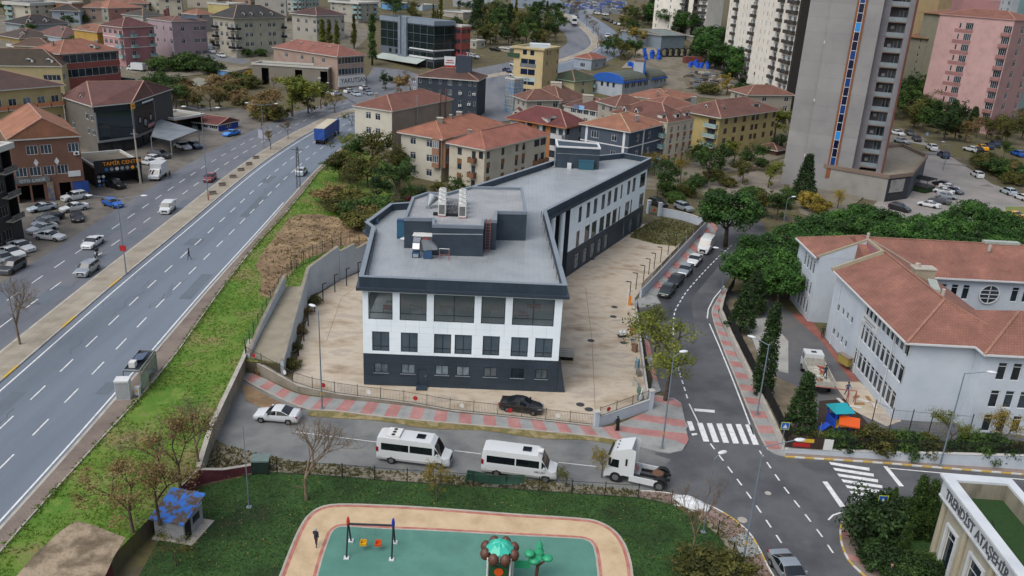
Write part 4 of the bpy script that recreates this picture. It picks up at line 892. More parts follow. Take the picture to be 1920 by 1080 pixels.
def tractor():
 p,q=G(1196,899),G(1136,886);rz=math.atan2(q.y-p.y,q.x-p.x)
 r=empty('tractor_unit',(p.x,p.y,.03),rz,'white lorry tractor unit without trailer parked at the street corner','lorry')
 pw=PAINT['white'];prof=[(2.95,.45),(3.0,1.15),(2.93,1.4),(2.64,2.65),(2.46,2.95),(2.05,3.25),(1.35,3.52),(.72,3.72),(.72,.85),(1.2,.85)]
 b=MB()
 def ext(prof,y,mi=0,tp=.0):
  n=len(prof);k=len(b.v)
  for s in(-1,1):
   for x,z in prof:b.v.append((x,s*(y-tp*max(0,z-1.4)),z))
  b.f.append(tuple(range(k+n-1,k-1,-1)));b.m.append(mi);b.f.append(tuple(range(k+n,k+2*n)));b.m.append(mi)
  for i in range(n):j=(i+1)%n;b.f.append((k+i,k+j,k+n+j,k+n+i));b.m.append(mi)
 ext(prof,1.24,0,.05);b.build('cab',pw,r)
 b=MB();b.quad((2.955,-1.1,1.42),(2.955,1.1,1.42),(2.67,1.04,2.62),(2.67,-1.04,2.62));b.build('windscreen',M_cglass,r)
 MB().bar((2.74,-1.1,2.68),(2.74,1.1,2.68),.16,.14).build('sun_visor',M_trim,r)
 for s in(1,-1):
  b=MB();f=[(2.55,s*1.235,1.55),(1.75,s*1.235,1.55),(1.75,s*1.2,2.35),(2.35,s*1.2,2.35)];b.face(f if s<0 else f[::-1]);o=b.build('side_window',M_cglass,r)
  MB().box(.98,1.16,s*1.2-.02,s*1.2+.02,1.9,2.6).build('side_vent',M_trim,r)
  MB().box(2.5,2.7,s*1.32-.1,s*1.32+.1,1.75,2.5).build('mirror',M_trim,r)
  MB().bar((2.98,s*.75,.85),(2.9,s*1.15,.92),.14,.25).build('headlight',M_head,r)
  MB().box(-2.1,.7,s*1.22-.06,s*1.22+.06,.42,1.0).build('side_skirt',pw,r)
  a=MB();
  for i in range(7):
   t0,t1=R(i*180/7),R((i+1)*180/7);a.quad((-2.1+.68*math.cos(t0),s*1.22,.52+.68*math.sin(t0)),(-2.1+.68*math.cos(t0),s*.7,.52+.68*math.sin(t0)),(-2.1+.68*math.cos(t1),s*.7,.52+.68*math.sin(t1)),(-2.1+.68*math.cos(t1),s*1.22,.52+.68*math.sin(t1)))
  a.build('mudguard',M_trim,r)
  for x in(1.95,-2.1):
   w=MB().tube((0,-.17,0),(0,.17,0),.52,k=18).build('wheel',M_tyre,r,(x,s*1.12,.52));MB().tube((0,-.18,0),(0,.18,0),.3,k=14).build('rim',M_rim,w)
  MB().tube((0,-.03,0),(0,.03,0),.64,k=18).build('wheel_arch',M_trim,r,(1.95,s*1.2,.55))
 for y in(-.6,0,.6):MB().ball((2.1,y,3.3),.07,6,4).build('marker_lamp',M_trim,r)
 for s in(1,-1):b=MB();b.quad((.74,s*1.23,1.0),(.3,s*1.24,1.0),(.3,s*1.16,3.6),(.74,s*1.12,3.68));b.build('side_deflector',pw,r)
 MB().box(2.9,3.06,-1.2,1.2,.35,.75).build('bumper',pw,r);MB().box(2.97,3.02,-.85,.85,.8,1.15).build('grille',M_trim,r)
 for s in(.42,-.42):MB().box(-2.95,.75,s-.06,s+.06,.75,1.0).build('chassis_rail',M_trim,r)
 MB().lathe([(0,1.2),(.5,1.18),(.55,1.08),(.2,1.05)],(-1.75,0,0),14).build('fifth_wheel',mat('rusty',['4a3a30','6d4a36'],3,.8),r)
 MB().box(-.2,.6,-.8,.8,1.0,1.06).build('catwalk',M_steel,r);b=MB()
 for k in range(4):b.tube((.5,-.3+.2*k,1.5),(.0,-.3+.2*k,1.1),.03,k=5)
 b.build('hose',M_redb,r)
tractor()
def box_lorry(px,py,fx,fy,label,left,L=5.9,boxc='white',H=3.0,cabc='white',name='box_lorry'):
 p,q=G(px,py,left),G(fx,fy,left);rz=math.atan2(q.y-p.y,q.x-p.x);r=empty(name,(p.x,p.y,p.z+.03),rz,label,'lorry')
 MB().box(-L/2,L/2-1.9,-1.08,1.08,.75,H).build('box_body',PAINT[boxc],r);MB().box(-L/2-.03,-L/2,-1.0,1.0,.85,H-.1).build('rear_door',PAINT[boxc],r)
 b=MB();n=0;prof=[(L/2,.5),(L/2,1.0),(L/2-.55,1.25),(L/2-1.15,2.1),(L/2-1.85,2.2),(L/2-1.85,.5)];k=len(prof)
 for s in(-1,1):
  for x,z in prof:b.v.append((x,s*(1.0-.06*max(0,z-1.2)),z))
 b.f+=[tuple(range(k-1,-1,-1)),tuple(range(k,2*k))]+[(i,(i+1)%k,k+(i+1)%k,k+i)for i in range(k)];b.m=[0]*len(b.f);b.build('cab',PAINT[cabc],r)
 MB().quad((L/2-.54,-.88,1.33),(L/2-.54,.88,1.33),(L/2-1.06,.84,2.06),(L/2-1.06,-.84,2.06)).build('windscreen',M_cglass,r)
 for s in(1,-1):
  f=[(L/2-.8,s*1.003,1.3),(L/2-1.7,s*1.003,1.3),(L/2-1.7,s*.96,1.95),(L/2-1.2,s*.96,1.95)];MB().face(f if s<0 else f[::-1]).build('side_window',M_cglass,r)
  MB().bar((L/2-.02,s*.6,.82),(L/2-.2,s*.95,.88),.12,.2).build('headlight',M_head,r)
  for x in(L/2-1.0,-L/2+1.1):
   w=MB().tube((0,-.13,0),(0,.13,0),.38,k=16).build('wheel',M_tyre,r,(x,s*.93,.38));MB().tube((0,-.14,0),(0,.14,0),.2,k=12).build('rim',M_rim,w)
 MB().box(-L/2,L/2-1.9,-.4,.4,.5,.75).build('chassis',M_trim,r)
 return r
box_lorry(297,334,280,347,'white box lorry parked outside the repair garage',True)
r=box_lorry(256,134,246,133,'white lorry with a dark print on its side behind the shrubs',True,6.5)
MB().box(-1.6,.6,-1.1,-1.085,1.3,2.5).build('print',mat('dark_print',['2f3432','7c807c'],6,.8,contrast=(.45,.55)),r)
p,q=GL(612,262),GL(650,232);rz=math.atan2(q.y-p.y,q.x-p.x)
M_tarp=mat('blue_tarpaulin',['1b3a78','234a92','2a55a2'],.8,.5);M_tarpt=mat('cream_tarpaulin',['a39c86','b5ae98'],.6,.7)
r=empty('semi_trailer',(p.x,p.y,ZH+.03),rz,'blue curtain-sided lorry with cream roof driving away up the highway','lorry')
MB().box(-6.8,6.8,-1.25,1.25,1.2,3.95).build('curtain',M_tarp,r);MB().box(-6.85,6.85,-1.28,1.28,3.95,4.05).build('roof',M_tarpt,r);MB().box(-6.9,-6.8,-1.25,1.25,1.2,3.95).build('rear_door',M_tarp,r)
MB().box(-6.8,6.0,-.5,.5,.8,1.2).build('chassis',M_trim,r);MB().box(7.3,9.4,-1.2,1.2,.8,3.7).build('cab',M_tarp,r);MB().box(9.38,9.42,-1.05,1.05,1.9,3.0).build('windscreen',M_cglass,r)
for x in(-5.6,-4.4,-3.2,5.2,8.6):
 for s in(1,-1):w=MB().tube((0,-.16,0),(0,.16,0),.5,k=14).build('wheel',M_tyre,r,(x,s*1.05,.5));MB().tube((0,-.17,0),(0,.17,0),.28,k=10).build('rim',M_rim,w)
for s in(1,-1):MB().box(-6.93,-6.9,s*.95-.15,s*.95+.15,1.0,1.15).build('taillight',M_tail,r)
p,q=GL(1074,45),GL(1082,62);rz=math.atan2(q.y-p.y,q.x-p.x)
r=empty('semi_trailer',(p.x,p.y,p.z+.05),rz,'pale articulated lorry coming round the distant highway bend','lorry')
MB().box(-7,6,-1.3,1.3,1.0,4.0).build('box_body',PAINT['cream'],r);MB().box(6.3,8.4,-1.3,1.3,.6,3.6).build('cab',PAINT['white'],r);MB().box(8.4,8.44,-1.1,1.1,1.8,2.9).build('windscreen',M_cglass,r)
for x in(-5,-3.7,4.4,7.4):
 for s in(1,-1):MB().tube((0,-.16,0),(0,.16,0),.5,k=12).build('wheel',M_tyre,r,(x,s*1.1,.5))
p,q=G(1528,716),G(1512,682);rz=math.atan2(q.y-p.y,q.x-p.x)
r=empty('tipper_lorry',(p.x,p.y,.04),rz,'white tipper lorry loaded with debris in the school yard','lorry')
M_dirtyw=mat('dirty_white',['8d8a80','a5a399','77726a'],1.5,.7)
MB().box(2.0,3.7,-1.1,1.1,.6,1.5).box(2.0,3.55,-1.08,1.08,1.5,2.6).build('cab',PAINT['white'],r);MB().box(3.55,3.6,-.95,.95,1.55,2.4).build('windscreen',M_cglass,r);MB().box(2.5,3.0,-.3,.3,2.6,2.64).build('roof_hatch',M_cglass,r)
for s in(1,-1):MB().box(2.5,3.4,s*1.09-.015,s*1.09+.015,1.6,2.3).build('side_window',M_cglass,r)
MB().box(-3.6,1.8,-1.2,1.2,1.05,1.2).build('bed_floor',M_dirtyw,r)
for s in(1,-1):MB().box(-3.6,1.8,s*1.2-.05,s*1.2+.05,1.2,1.9).build('bed_side',M_dirtyw,r)
MB().box(1.72,1.8,-1.15,1.15,1.2,2.2).build('bed_front',M_dirtyw,r);MB().box(-3.65,-3.58,-1.15,1.15,1.2,1.85).build('tailgate',M_dirtyw,r);MB().box(-3.5,3.4,-.45,.45,.6,1.0).build('chassis',M_trim,r)
for x in(2.7,-2.3):
 for s in(1,-1):w=MB().tube((0,-.16,0),(0,.16,0),.47,k=16).build('wheel',M_tyre,r,(x,s*1.0,.47));MB().tube((0,-.17,0),(0,.17,0),.26,k=12).build('rim',M_rim,w)
dbm=[mat('debris_white','b5b3ac',rough=.8),mat('debris_wood','8a6a45',rough=.9),mat('debris_red','8e3a2e',rough=.8)]
for k in range(14):
 pp_=r.matrix_basis@Vector((rng.uniform(-3.2,1.4),rng.uniform(-.9,.9),1.25+.1*rng.random()))
 w=rng.uniform(.2,.9);o=MB().box(-w/2,w/2,-.15,.15,-.04,.06+.1*rng.random()).build('rubble_board',dbm[k%3 if k%5 else 0],None,pp_,rng.uniform(0,3));tag(o,'broken board heaped in the bed of the white tipper lorry','board','boards in the tipper bed')
p=GL(420,165);r=empty('red_tank',(p.x,p.y,p.z),R(-25),'rusty red horizontal tank lying beside the grey shed','tank')
MB().tube((-3.5,0,1.1),(3.5,0,1.1),1.0,k=16).build('shell',mat('tank_red',['7d2a25','93423a'],1,.7),r)
for x in(-2.2,2.2):MB().box(x-.15,x+.15,-.8,.8,0,.5).build('saddle',M_conc2,r)
# -------- houses of the town
def wallm(c,m=None):
 r=lin(c)[:3];k='render_'+c;y=.3*r[0]+.6*r[1]+.1*r[2];r=tuple(1.08*(x*.88+y*.12)for x in r)
 if k in MATS:return MATS[k]
 return mat(k,[tuple(x*.78 for x in r),r,tuple(min(.85,x*1.1)for x in r)],0.35,.85,.15,5,contrast=(.25,.7),detail=8)
def roofm(c):
 r=lin(c)[:3];k='rooftile_'+c;y=.3*r[0]+.6*r[1]+.1*r[2];r=tuple(1.1*k_*(x*.72+y*.28)for x,k_ in zip(r,(1,1.05,.9)))
 if k in MATS:return MATS[k]
 return mat(k,[tuple(x*.45+.012 for x in r),tuple(x*.82 for x in r),r,tuple(x*1.3 for x in r)],0.4,.85,.2,12,contrast=(.22,.76),pat=('brick',.3,.38,.03,.7),detail=9)
M_eave=mat('eave_white',['a5a49e','b3b2ac'],1,.7)
M_rail=mat('rail_glass',['6f8b8b','7f9a99'],1,.15,spec=.6)
M_brick=mat('chimney_render',['6d655c','857b70'],1.5,.9)
M_void=mat('dark_interior',['0d0d0e','161617'],1,.9)
M_shop=mat('shop_glass',['15191c','22282c'],.5,.12,spec=.6)
HOUSES=[]
def house(name,label,cat,base,chain,walls,pats=(),roof=('hip','8a4638',1.8,.5),left=False,lens=None,ww=1.5,wh=1.6,wk='T',fm=None,gm=None,z0=None,ft=0.0,bal=None,eave=None,square=True,group=None,zs=0.9,wcat=None,sills=False,gnd=None,Fi=None,top=None,depth=None,pts=None):
 """chain: eave corners left to right as seen; base: foot of the corner chain[Fi] (or of the middle one)"""
 n=len(chain or pts);Fi=(1 if n>2 else 0)if Fi is None else Fi
 if pts:P=[Vector((p[0],p[1],0))for p in pts];F=Vector((P[Fi].x,P[Fi].y,base));h=top;zt=F.z+h
 else:
  F=G(base[0],base[1],left);h=top if top else up_to(F,chain[Fi][1]);zt=F.z+h
  P=[GP(x,y,zt)for x,y in chain];sh=Vector((F.x,F.y,zt))-P[Fi];P=[p+sh for p in P]
 if n==3 and square:
  u,v=unit(P[2]-P[1]),unit(P[0]-P[1]);lu,lv=(P[2]-P[1]).length,(P[0]-P[1]).length
  if lens:lv,lu=lens[0]or lv,lens[1]or lu
  a=math.atan2(u.y,u.x);c=math.atan2(v.y,v.x)-math.pi/2
  while c-a>math.pi:c-=2*math.pi
  while c-a<-math.pi:c+=2*math.pi
  wt=lu/(lu+lv);m=a*wt+c*(1-wt);u=Vector((math.cos(m),math.sin(m),0));v=Vector((-u.y,u.x,0))
  P=[P[1]+v*lv,P[1],P[1]+u*lu]
 if n==2:
  u=unit(P[1]-P[0]);L=(lens[1]if lens and lens[1]else(P[1]-P[0]).length)
  if Fi==0:P[1]=P[0]+u*L
  else:P[0]=P[1]-u*L
  v=Vector((-u.y,u.x,0));P=P+[P[1]+v*(depth or 10),P[0]+v*(depth or 10)]
 elif n==3:P=P+[P[0]+(P[2]-P[1])]
 elif depth:
  dv=Vector((0,1,0))*depth;P=P+[P[-1]+dv,P[0]+dv]
 zb=F.z-0.3 if z0 is None else z0;org=Vector((F.x,F.y,F.z))
 ang=0.0
 r=empty(name,org,0,label,cat,group);HOUSES.append((label,round(h,1),[round((P[i+1]-P[i]).length,1)for i in range(n-1)],round(F.y)))
 Pl=[Vector((p.x-org.x,p.y-org.y,0))for p in P];H=zt-org.z
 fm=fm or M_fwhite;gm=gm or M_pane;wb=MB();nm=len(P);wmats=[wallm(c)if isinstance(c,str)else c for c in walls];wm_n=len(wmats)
 pend=[]
 for i in range(nm):
  p,q=Pl[i],Pl[(i+1)%nm];d=unit(q-p);L=(q-p).length;ops=[]
  pat=pats[i]if i<len(pats)else None
  if pat:
   ns=len(pat);g0=gnd or 0.0;sh_=(H-g0-ft)/ns
   for si,row in enumerate(pat):
    zt_=H-ft-si*sh_;zb_=zt_-sh_
    cells=len(row)
    for ci,ch in enumerate(row):
     if ch in '. ':continue
     c0,c1=L*ci/cells,L*(ci+1)/cells;cw=c1-c0;cm=(c0+c1)/2
     hh=min(wh,sh_*.62);zz=zb_+min(zs,sh_*.32)
     if ch=='w':w=min(ww,cw*.72);o=(cm-w/2,cm+w/2,zz,zz+hh);k=wk
     elif ch=='n':w=min(.65,cw*.6);o=(cm-w/2,cm+w/2,zz+.15,zz+hh*.9);k='1'
     elif ch=='W':w=cw*.82;o=(cm-w/2,cm+w/2,zz,zz+hh);k='4' if w>2.2 else '3'
     elif ch=='G':w=cw*.94;o=(cm-w/2,cm+w/2,zb_+sh_*.3,zb_+sh_*.88);k='8' if w>5 else '4'
     elif ch in 'bB':w=cw*.55;o=(cm-w/2,cm+w/2,zb_+.12,zb_+min(2.25,sh_*.8));k='2'
     elif ch=='g':w=cw*.8;o=None;k='x'
     elif ch=='d':w=min(1.1,cw*.6);o=(cm-w/2,cm+w/2,zb_+.02,zb_+min(2.3,sh_*.85));k='2'
     elif ch=='s':w=cw*.86;o=(cm-w/2,cm+w/2,zb_+.02,zb_+sh_*.82);k='s'
     elif ch=='v':w=cw*.86;o=(cm-w/2,cm+w/2,zb_+.02,zb_+sh_*.82);k='v'
     elif ch=='C':w=cw*.96;o=(cm-w/2,cm+w/2,zb_+.08,zt_-.08);k='6'
     else:continue
     if o:ops.append(o)
     pend.append((ch,p,d,o,k,c0,c1,zb_,zt_,i))
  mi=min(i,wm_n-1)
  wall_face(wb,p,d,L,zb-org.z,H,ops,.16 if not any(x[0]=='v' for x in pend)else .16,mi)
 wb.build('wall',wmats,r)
 bc=wallm(bal)if isinstance(bal,str)else(bal or M_rail)
 for ch,p,d,o,k,c0,c1,zb_,zt_,fi in pend:
  nrm=Vector((d.y,-d.x,0));rz=math.atan2(d.y,d.x)
  if k=='s':q=p+d*o[0]-nrm*.14;MB().box(0,o[1]-o[0],0,.02,0,o[3]-o[2]).build('shop_window',M_shop,r,(q.x,q.y,o[2]),rz);continue
  if k=='v':
   q=p+d*o[0];w_,h_=o[1]-o[0],o[3]-o[2]
   MB().quad((0,3,0),(w_,3,0),(w_,3,h_),(0,3,h_)).quad((0,.1,0),(0,3,0),(0,3,h_),(0,.1,h_)).quad((w_,3,0),(w_,.1,0),(w_,.1,h_),(w_,3,h_)).quad((0,.1,h_),(0,3,h_),(w_,3,h_),(w_,.1,h_)).build('garage_bay',M_void,r,(q.x,q.y,o[2]),rz);continue
  if ch=='g':
   a,c=c0+(c1-c0)*.08,c1-(c1-c0)*.08;q=p+d*a;w_=c-a;hh=zt_-zb_
   bb=MB().box(0,w_,-.8,0,0,hh*.34).box(0,w_,-.8,0,hh*.86,hh).box(0,.1,-.8,0,hh*.34,hh*.86).box(w_-.1,w_,-.8,0,hh*.34,hh*.86);bo=bb.build('bay',bc,r,(q.x,q.y,zb_),rz)
   f_,g_=window_mesh(w_-.2,hh*.52,'4' if w_>2.4 else '3',fm,M_panel);x=put('window',f_,bo,(.1,-.82,hh*.34));put('pane',g_,r,tuple(Vector((q.x,q.y,zb_))+d*.1+nrm*.82+Vector((0,0,hh*.34))),rz)
   continue
  add_window(r,p,d,o,k,fm,gm if(ch not in 'b' or rng.random()<.5)else M_panel,pane=True,inset=0.0)
  if sills:q=p+d*(o[0]-.08);MB().box(0,o[1]-o[0]+.16,-.08,.1,-.07,0).build('sill',M_eave,r,(q.x,q.y,o[2]),rz)
  if ch in 'bB':
   a,c=c0+(c1-c0)*.05,c1-(c1-c0)*.05;q=p+d*a;w_=c-a;dp=1.15
   bo=MB().box(0,w_,-dp,.0,-.08,.08).build('balcony',M_eave if bal is None or ch=='b' else bc,r,(q.x,q.y,zb_),rz)
   MB().box(0,w_,-dp,-dp+.06,.08,1.0).box(0,.06,-dp+.06,0,.08,1.0).box(w_-.06,w_,-dp+.06,0,.08,1.0).build('railing',bc,bo)
 if roof:
  kind,rc,rise_,over=roof[:4];fc=eave if eave is not None else M_eave;fc=wallm(fc)if isinstance(fc,str)else fc
  E0=poly_off(Pl,over)
  if kind in('hip','gable','gablex'):
   e=[Vector((q.x,q.y,H+.02))for q in E0];a,b_,c,d_=e[0],e[1],e[2],e[3]
   if nm==4:
    l1,l2=(b_-a).length,(c-b_).length
    lx=l2>=l1
    if kind=='gable':lx=True
    if kind=='gablex':lx=False
    ins=(0.0 if kind!='hip' else(min(l1,l2)*.5 if len(roof)<5 else min(l1,l2)*roof[4]))
    if lx:m1,m2=(a+b_)/2,(d_+c)/2
    else:m1,m2=(b_+c)/2,(a+d_)/2
    ax=(m2-m1).normalized();r1,r2=m1+ax*min(ins,(m2-m1).length*.499),m2-ax*min(ins,(m2-m1).length*.499)
    r1.z=r2.z=H+rise_;rb=MB()
    if lx:rb.face([a,b_,r1]);rb.quad(b_,c,r2,r1);rb.face([c,d_,r2]);rb.quad(d_,a,r1,r2);hips=[(a,r1),(b_,r1),(c,r2),(d_,r2),(r1,r2)]
    else:rb.face([b_,c,r1]);rb.quad(c,d_,r2,r1);rb.face([d_,a,r2]);rb.quad(a,b_,r1,r2);hips=[(b_,r1),(c,r1),(d_,r2),(a,r2),(r1,r2)]
   else:
    ce=sum(e,Vector())/nm;lo=max(range(nm),key=lambda i:(e[(i+1)%nm]-e[i]).length);ax=unit(e[(lo+1)%nm]-e[lo]);ext=max(abs((q-ce).dot(ax))for q in e)*.45
    rb=MB();hips=[];r1,r2=ce-ax*ext,ce+ax*ext;r1.z=r2.z=H+rise_
    near=[r1 if(q-r1).length<(q-r2).length else r2 for q in e]
    for i in range(nm):
     j=(i+1)%nm
     if near[i]is near[j]:rb.face([e[i],e[j],near[i]])
     else:rb.quad(e[i],e[j],near[j],near[i])
     hips.append((e[i],near[i]))
    hips.append((r1,r2))
   ro=rb.build('roof',roofm(rc),r)
   fb_=MB();fb_.prism([(q.x,q.y)for q in E0],H-.22,H+.015);fb_.build('eave',fc,ro)
   hb=MB()
   for p1,p2 in hips:hb.bar(p1+Vector((0,0,.04)),p2+Vector((0,0,.04)),.22,.12)
   hb.build('ridge',mat('ridge_tile',['8f6a5c','9c7a6a','8f8074'],1,.85)if len(roof)<6 else roofm(roof[5]),ro)
  else:
   ro=MB().prism([(q.x,q.y)for q in poly_off(Pl,-.02)],H-.5,H-.45+.0).build('roof',mat('flat_roof_'+rc,[tuple(x*.8 for x in lin(rc)[:3]),lin(rc)[:3],tuple(x*1.15 for x in lin(rc)[:3])],.4,.8,.2,6),r)
   pb=MB();ringmesh(pb,poly_off(Pl,over),poly_off(Pl,-.25),H-.45,H+rise_);pb.build('parapet',fc,ro)
 return r,Pl,H,org
def chimney(r,Pl,H,u,v,zz,w=.7,h=1.4,m=None):
 n=len(Pl);F=Pl[1];q=F+(Pl[2]-F)*u+(Pl[0]-F)*v
 o=MB().box(-w/2,w/2,-w/2,w/2,0,h).build('chimney',m or M_brick,r,(q.x,q.y,H+zz));MB().box(-w/2-.08,w/2+.08,-w/2-.08,w/2+.08,h,h+.12).build('cap',M_conc2,o);return o
def dormer(r,Pl,H,u,v,zz,rz=0.0,w=1.3,h=1.3,rc='6d3a34',d=1.6):
 F=Pl[1];q=F+(Pl[2]-F)*u+(Pl[0]-F)*v
 o=MB().box(-w/2,w/2,0,d,0,h*.55).face([(-w/2,0,h*.55),(w/2,0,h*.55),(0,0,h)]).build('dormer',M_eave,r,(q.x,q.y,H+zz),rz)
 MB().quad((-w/2-.15,-.15,h*.5),(0,-.15,h+.05),(0,d,h+.05),(-w/2-.15,d,h*.5)).quad((0,-.15,h+.05),(w/2+.15,-.15,h*.5),(w/2+.15,d,h*.5),(0,d,h+.05)).build('dormer_roof',roofm(rc),o)
 MB().box(-w*.28,w*.28,-.03,0,.12,h*.55).build('pane',M_pane,o);return o
def ac_unit(r,q,rz=0.0):o=MB().box(-.45,.45,-.35,0,0,.6).build('ac_unit',M_acw,r,q,rz);MB().tube((0,-.37,.3),(0,-.35,.3),.22,k=10).build('fan',M_black,o);return o
def at_face(Pl,i,t,z,out=0.0):
 p,q=Pl[i],Pl[(i+1)%len(Pl)];d=unit(q-p);n=Vector((d.y,-d.x,0));a=p+d*((q-p).length*t)+n*out;return Vector((a.x,a.y,z)),math.atan2(d.y,d.x)
 # --- the row just behind the grey and white building
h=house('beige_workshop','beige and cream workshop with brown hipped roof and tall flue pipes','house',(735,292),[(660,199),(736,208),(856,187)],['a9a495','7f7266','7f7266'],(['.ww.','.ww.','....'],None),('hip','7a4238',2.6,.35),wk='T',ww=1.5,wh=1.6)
for u in(.38,.78):q,rz=at_face(h[1],1,u,0,.3);MB().tube((0,0,1),(0,0,h[2]+2.6),.16,k=8).build('flue',M_steel if u<.5 else mat('rust_pipe','5d4238',rough=.7),h[0],q)
q,rz=at_face(h[1],1,.87,0,.35);MB().tube((0,0,1),(0,0,h[2]+3.2),.16,k=8).build('flue',MATS['rust_pipe'],h[0],q)
chimney(*h[:3],.25,.85,1.0)
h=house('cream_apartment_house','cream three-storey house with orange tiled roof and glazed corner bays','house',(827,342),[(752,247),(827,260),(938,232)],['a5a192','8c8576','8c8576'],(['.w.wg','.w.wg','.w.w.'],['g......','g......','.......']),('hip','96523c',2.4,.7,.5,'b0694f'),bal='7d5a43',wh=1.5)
chimney(*h[:3],.25,.45,1.4,1.3,1.6);chimney(*h[:3],.62,.55,1.5,1.2,1.6);chimney(*h[:3],.45,.5,1.6,.6,1.4)
h=house('stone_clad_house','stone-clad house with brown timber panels and salmon tiled roof','house',(906,362),[(842,267),(906,280),(1020,252)],['a39c8b','a8a190','a39c8b'],(['.w.Bw','.w.B.','.w.B.'],['w.w.ww.WW','w.w.ww.BB','w.w.ww.BB']),('hip','964f42',2.6,.6,.5,'a86253'),bal='6d4a30',fm=mat('brown_frame','4a3626',rough=.6),ww=1.1,wh=1.5)
for fi,us in((0,(.3,)),(1,(.06,.28,.5,.61))):
 for u in us:
  for k in range(3):q,rz=at_face(h[1],fi,u,h[2]*(k+1)/3-h[2]/3-.45,.03);MB().box(-.6,.6,0,.05,-.5,.6).build('timber_panel',mat('timber_panel',['5d3f28','6f4d33','7d5a3d'],2,.7),h[0],q,rz)
chimney(*h[:3],.18,.78,1.4,.7,1.0)
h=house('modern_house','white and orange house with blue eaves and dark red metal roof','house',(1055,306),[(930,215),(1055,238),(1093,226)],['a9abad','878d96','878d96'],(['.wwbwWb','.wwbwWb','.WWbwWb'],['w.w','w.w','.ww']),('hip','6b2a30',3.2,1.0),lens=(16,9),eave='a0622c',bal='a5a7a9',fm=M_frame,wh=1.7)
dormer(*h[:3],.1,.25,.4,R(30),3.2,1.9,'6b2a30',3);dormer(*h[:3],.15,.95,.4,R(-10),2.2,1.9,'6b2a30',3)
for k in(.2,.45,.7):q,rz=at_face(h[1],0,k,0,.04);MB().box(-.7,.7,0,.06,.3,h[2]-.2).build('orange_panel',wallm('96602f'),h[0],q,rz)
h=house('navy_house','navy blue house with white trim and orange tiled roof','house',(1172,335),[(1081,232),(1172,247),(1238,232)],['3b4654','374252','3b4654'],(['.W.w.','.w.b.','.w.b.'],['.w.w..','.w.w..','.w.w..']),('hip','93553f',2.6,.5,.5,'b09070'),bal=M_fwhite,ww=1.4,wh=1.6)
for fi in(0,1):
 for u in((.12,.9)if fi==0 else(.42,.98)):q,rz=at_face(h[1],fi,u,0,.03);MB().box(-.3,.3,0,.05,0,h[2]).build('white_band',M_fwhite,h[0],q,rz)
 q,rz=at_face(h[1],fi,0,h[2]*.66,.04);L=(h[1][fi+1]-h[1][fi]).length;MB().box(0,L,-.02,.05,-.12,.12).build('white_band',M_fwhite,h[0],q,rz)
chimney(*h[:3],.45,.2,1.2,.7,1.3,M_steel)
h=house('panelled_apartment_block','cream apartment block with brown panels, green glass balconies and dormers','apartment block',(1242,318),[(1143,210),(1242,230),(1307,213)],['9d9685','a39a86','9d9685'],(['b......b','b......b','b......b','b......b'],['.w.n.w.w','.w.n.w.w','.w.n.w.w','.w.n.w.w']),('hip','6b3b36',3.4,.15),ft=.9,eave='a8a190',lens=(17,12),wh=1.5)
for k,(u,v)in enumerate(((.1,.8),(.12,.6),(.12,.12),(.45,.04),(.8,.04))):dormer(*h[:3],u,v,.6,R(-60)if v>.3 else R(35),1.5,1.5,'5f3733')
for u in(.19,.69,.94,.44):
 for k in range(3):q,rz=at_face(h[1],1,u,h[2]-1.2-(h[2]-.9)/4*(k+1)+.35,.03);MB().box(-.55,.55,0,.05,-.45,.55).build('brown_panel',wallm('77452f'),h[0],q,rz)
h=house('yellow_apartment_block','long yellow apartment block with brown roof and corner balconies','apartment block',(1340,296),[(1276,203),(1342,220),(1462,196)],['9c8a52','a08f58','9c8a52'],(['b.b','b.b','b.b','...'],['.w.w.w.ww.w.w','.w.w.w.ww.w.w','.w.w.w.ww.w.w','.............']),('hip','6e403b',3.0,.9),ft=.3,bal='7d9490',wh=1.5,gm=M_pane,fm=mat('rust_frame','6d3a28',rough=.6),lens=(13,27))
dormer(*h[:3],.72,.15,1.0,R(25),2.6,1.4,'6e403b',3);dormer(*h[:3],.1,.5,1.0,R(-60),1.4,1.4,'6e403b');dormer(*h[:3],.2,.2,1.0,R(25),1.2,1.4,'6e403b')
o=chimney(*h[:3],.12,.85,.8,1.2,2.6,M_steel)
h=house('brown_roofed_house','house with wide brown hipped roof and small roof tower, behind the modern house','house',(1047,225),[(992,183),(1047,192),(1116,179)],['93897a','93897a'],(['.w.w','.w.w'],['.w.w','.w.w']),('hip','6a4038',4.4,.6),lens=(13,15))
chimney(*h[:3],.5,.5,2.2,3.4,2.4,wallm('9c8f80'));
h=house('terrace_roof_house','house with roof terrace and washing under a small brown roof','house',(1127,242),[(1062,197),(1127,210),(1177,198)],['a3a19b','a3a19b'],(['.WWWWW','.w.w.w'],['.w.w','.w.w']),('hip','5f3634',2.8,.3),lens=(14,10))
chimney(*h[:3],.4,.6,1.2,3.0,2.2,wallm('8a8478'));
for k,c in((.35,'5d6b8a'),(.48,'77a'+'0c8')):q,rz=at_face(h[1],0,k,h[2]+.2,.4);MB().box(-1.0,1.0,0,.04,-.6,.7).build('washing',wallm(c),h[0],q,rz)
h=house('long_low_house','long low house with salmon roof below the blue barrel-roofed hall','house',(1262,215),[(1180,181),(1262,190),(1350,172)],['989080','989080'],(['......','......'],['.w.w.nw.','.w.w.nw.']),('hip','8f5240',2.2,.5),lens=(17,20))
for u,v in((.1,.4),(.25,.3),(.4,.5)):chimney(*h[:3],u,v,1.0,.6,1.2)
h=house('green_roofed_house','pale yellow house with moss green roof and arched dormers','house',(1075,182),[(1042,146),(1075,152),(1122,145)],['9f9872','9f9872'],(['.b.','.b.'],['.w.b','.w.b']),('hip','38432f',2.8,.7),lens=(12,14),eave='7fa08c')
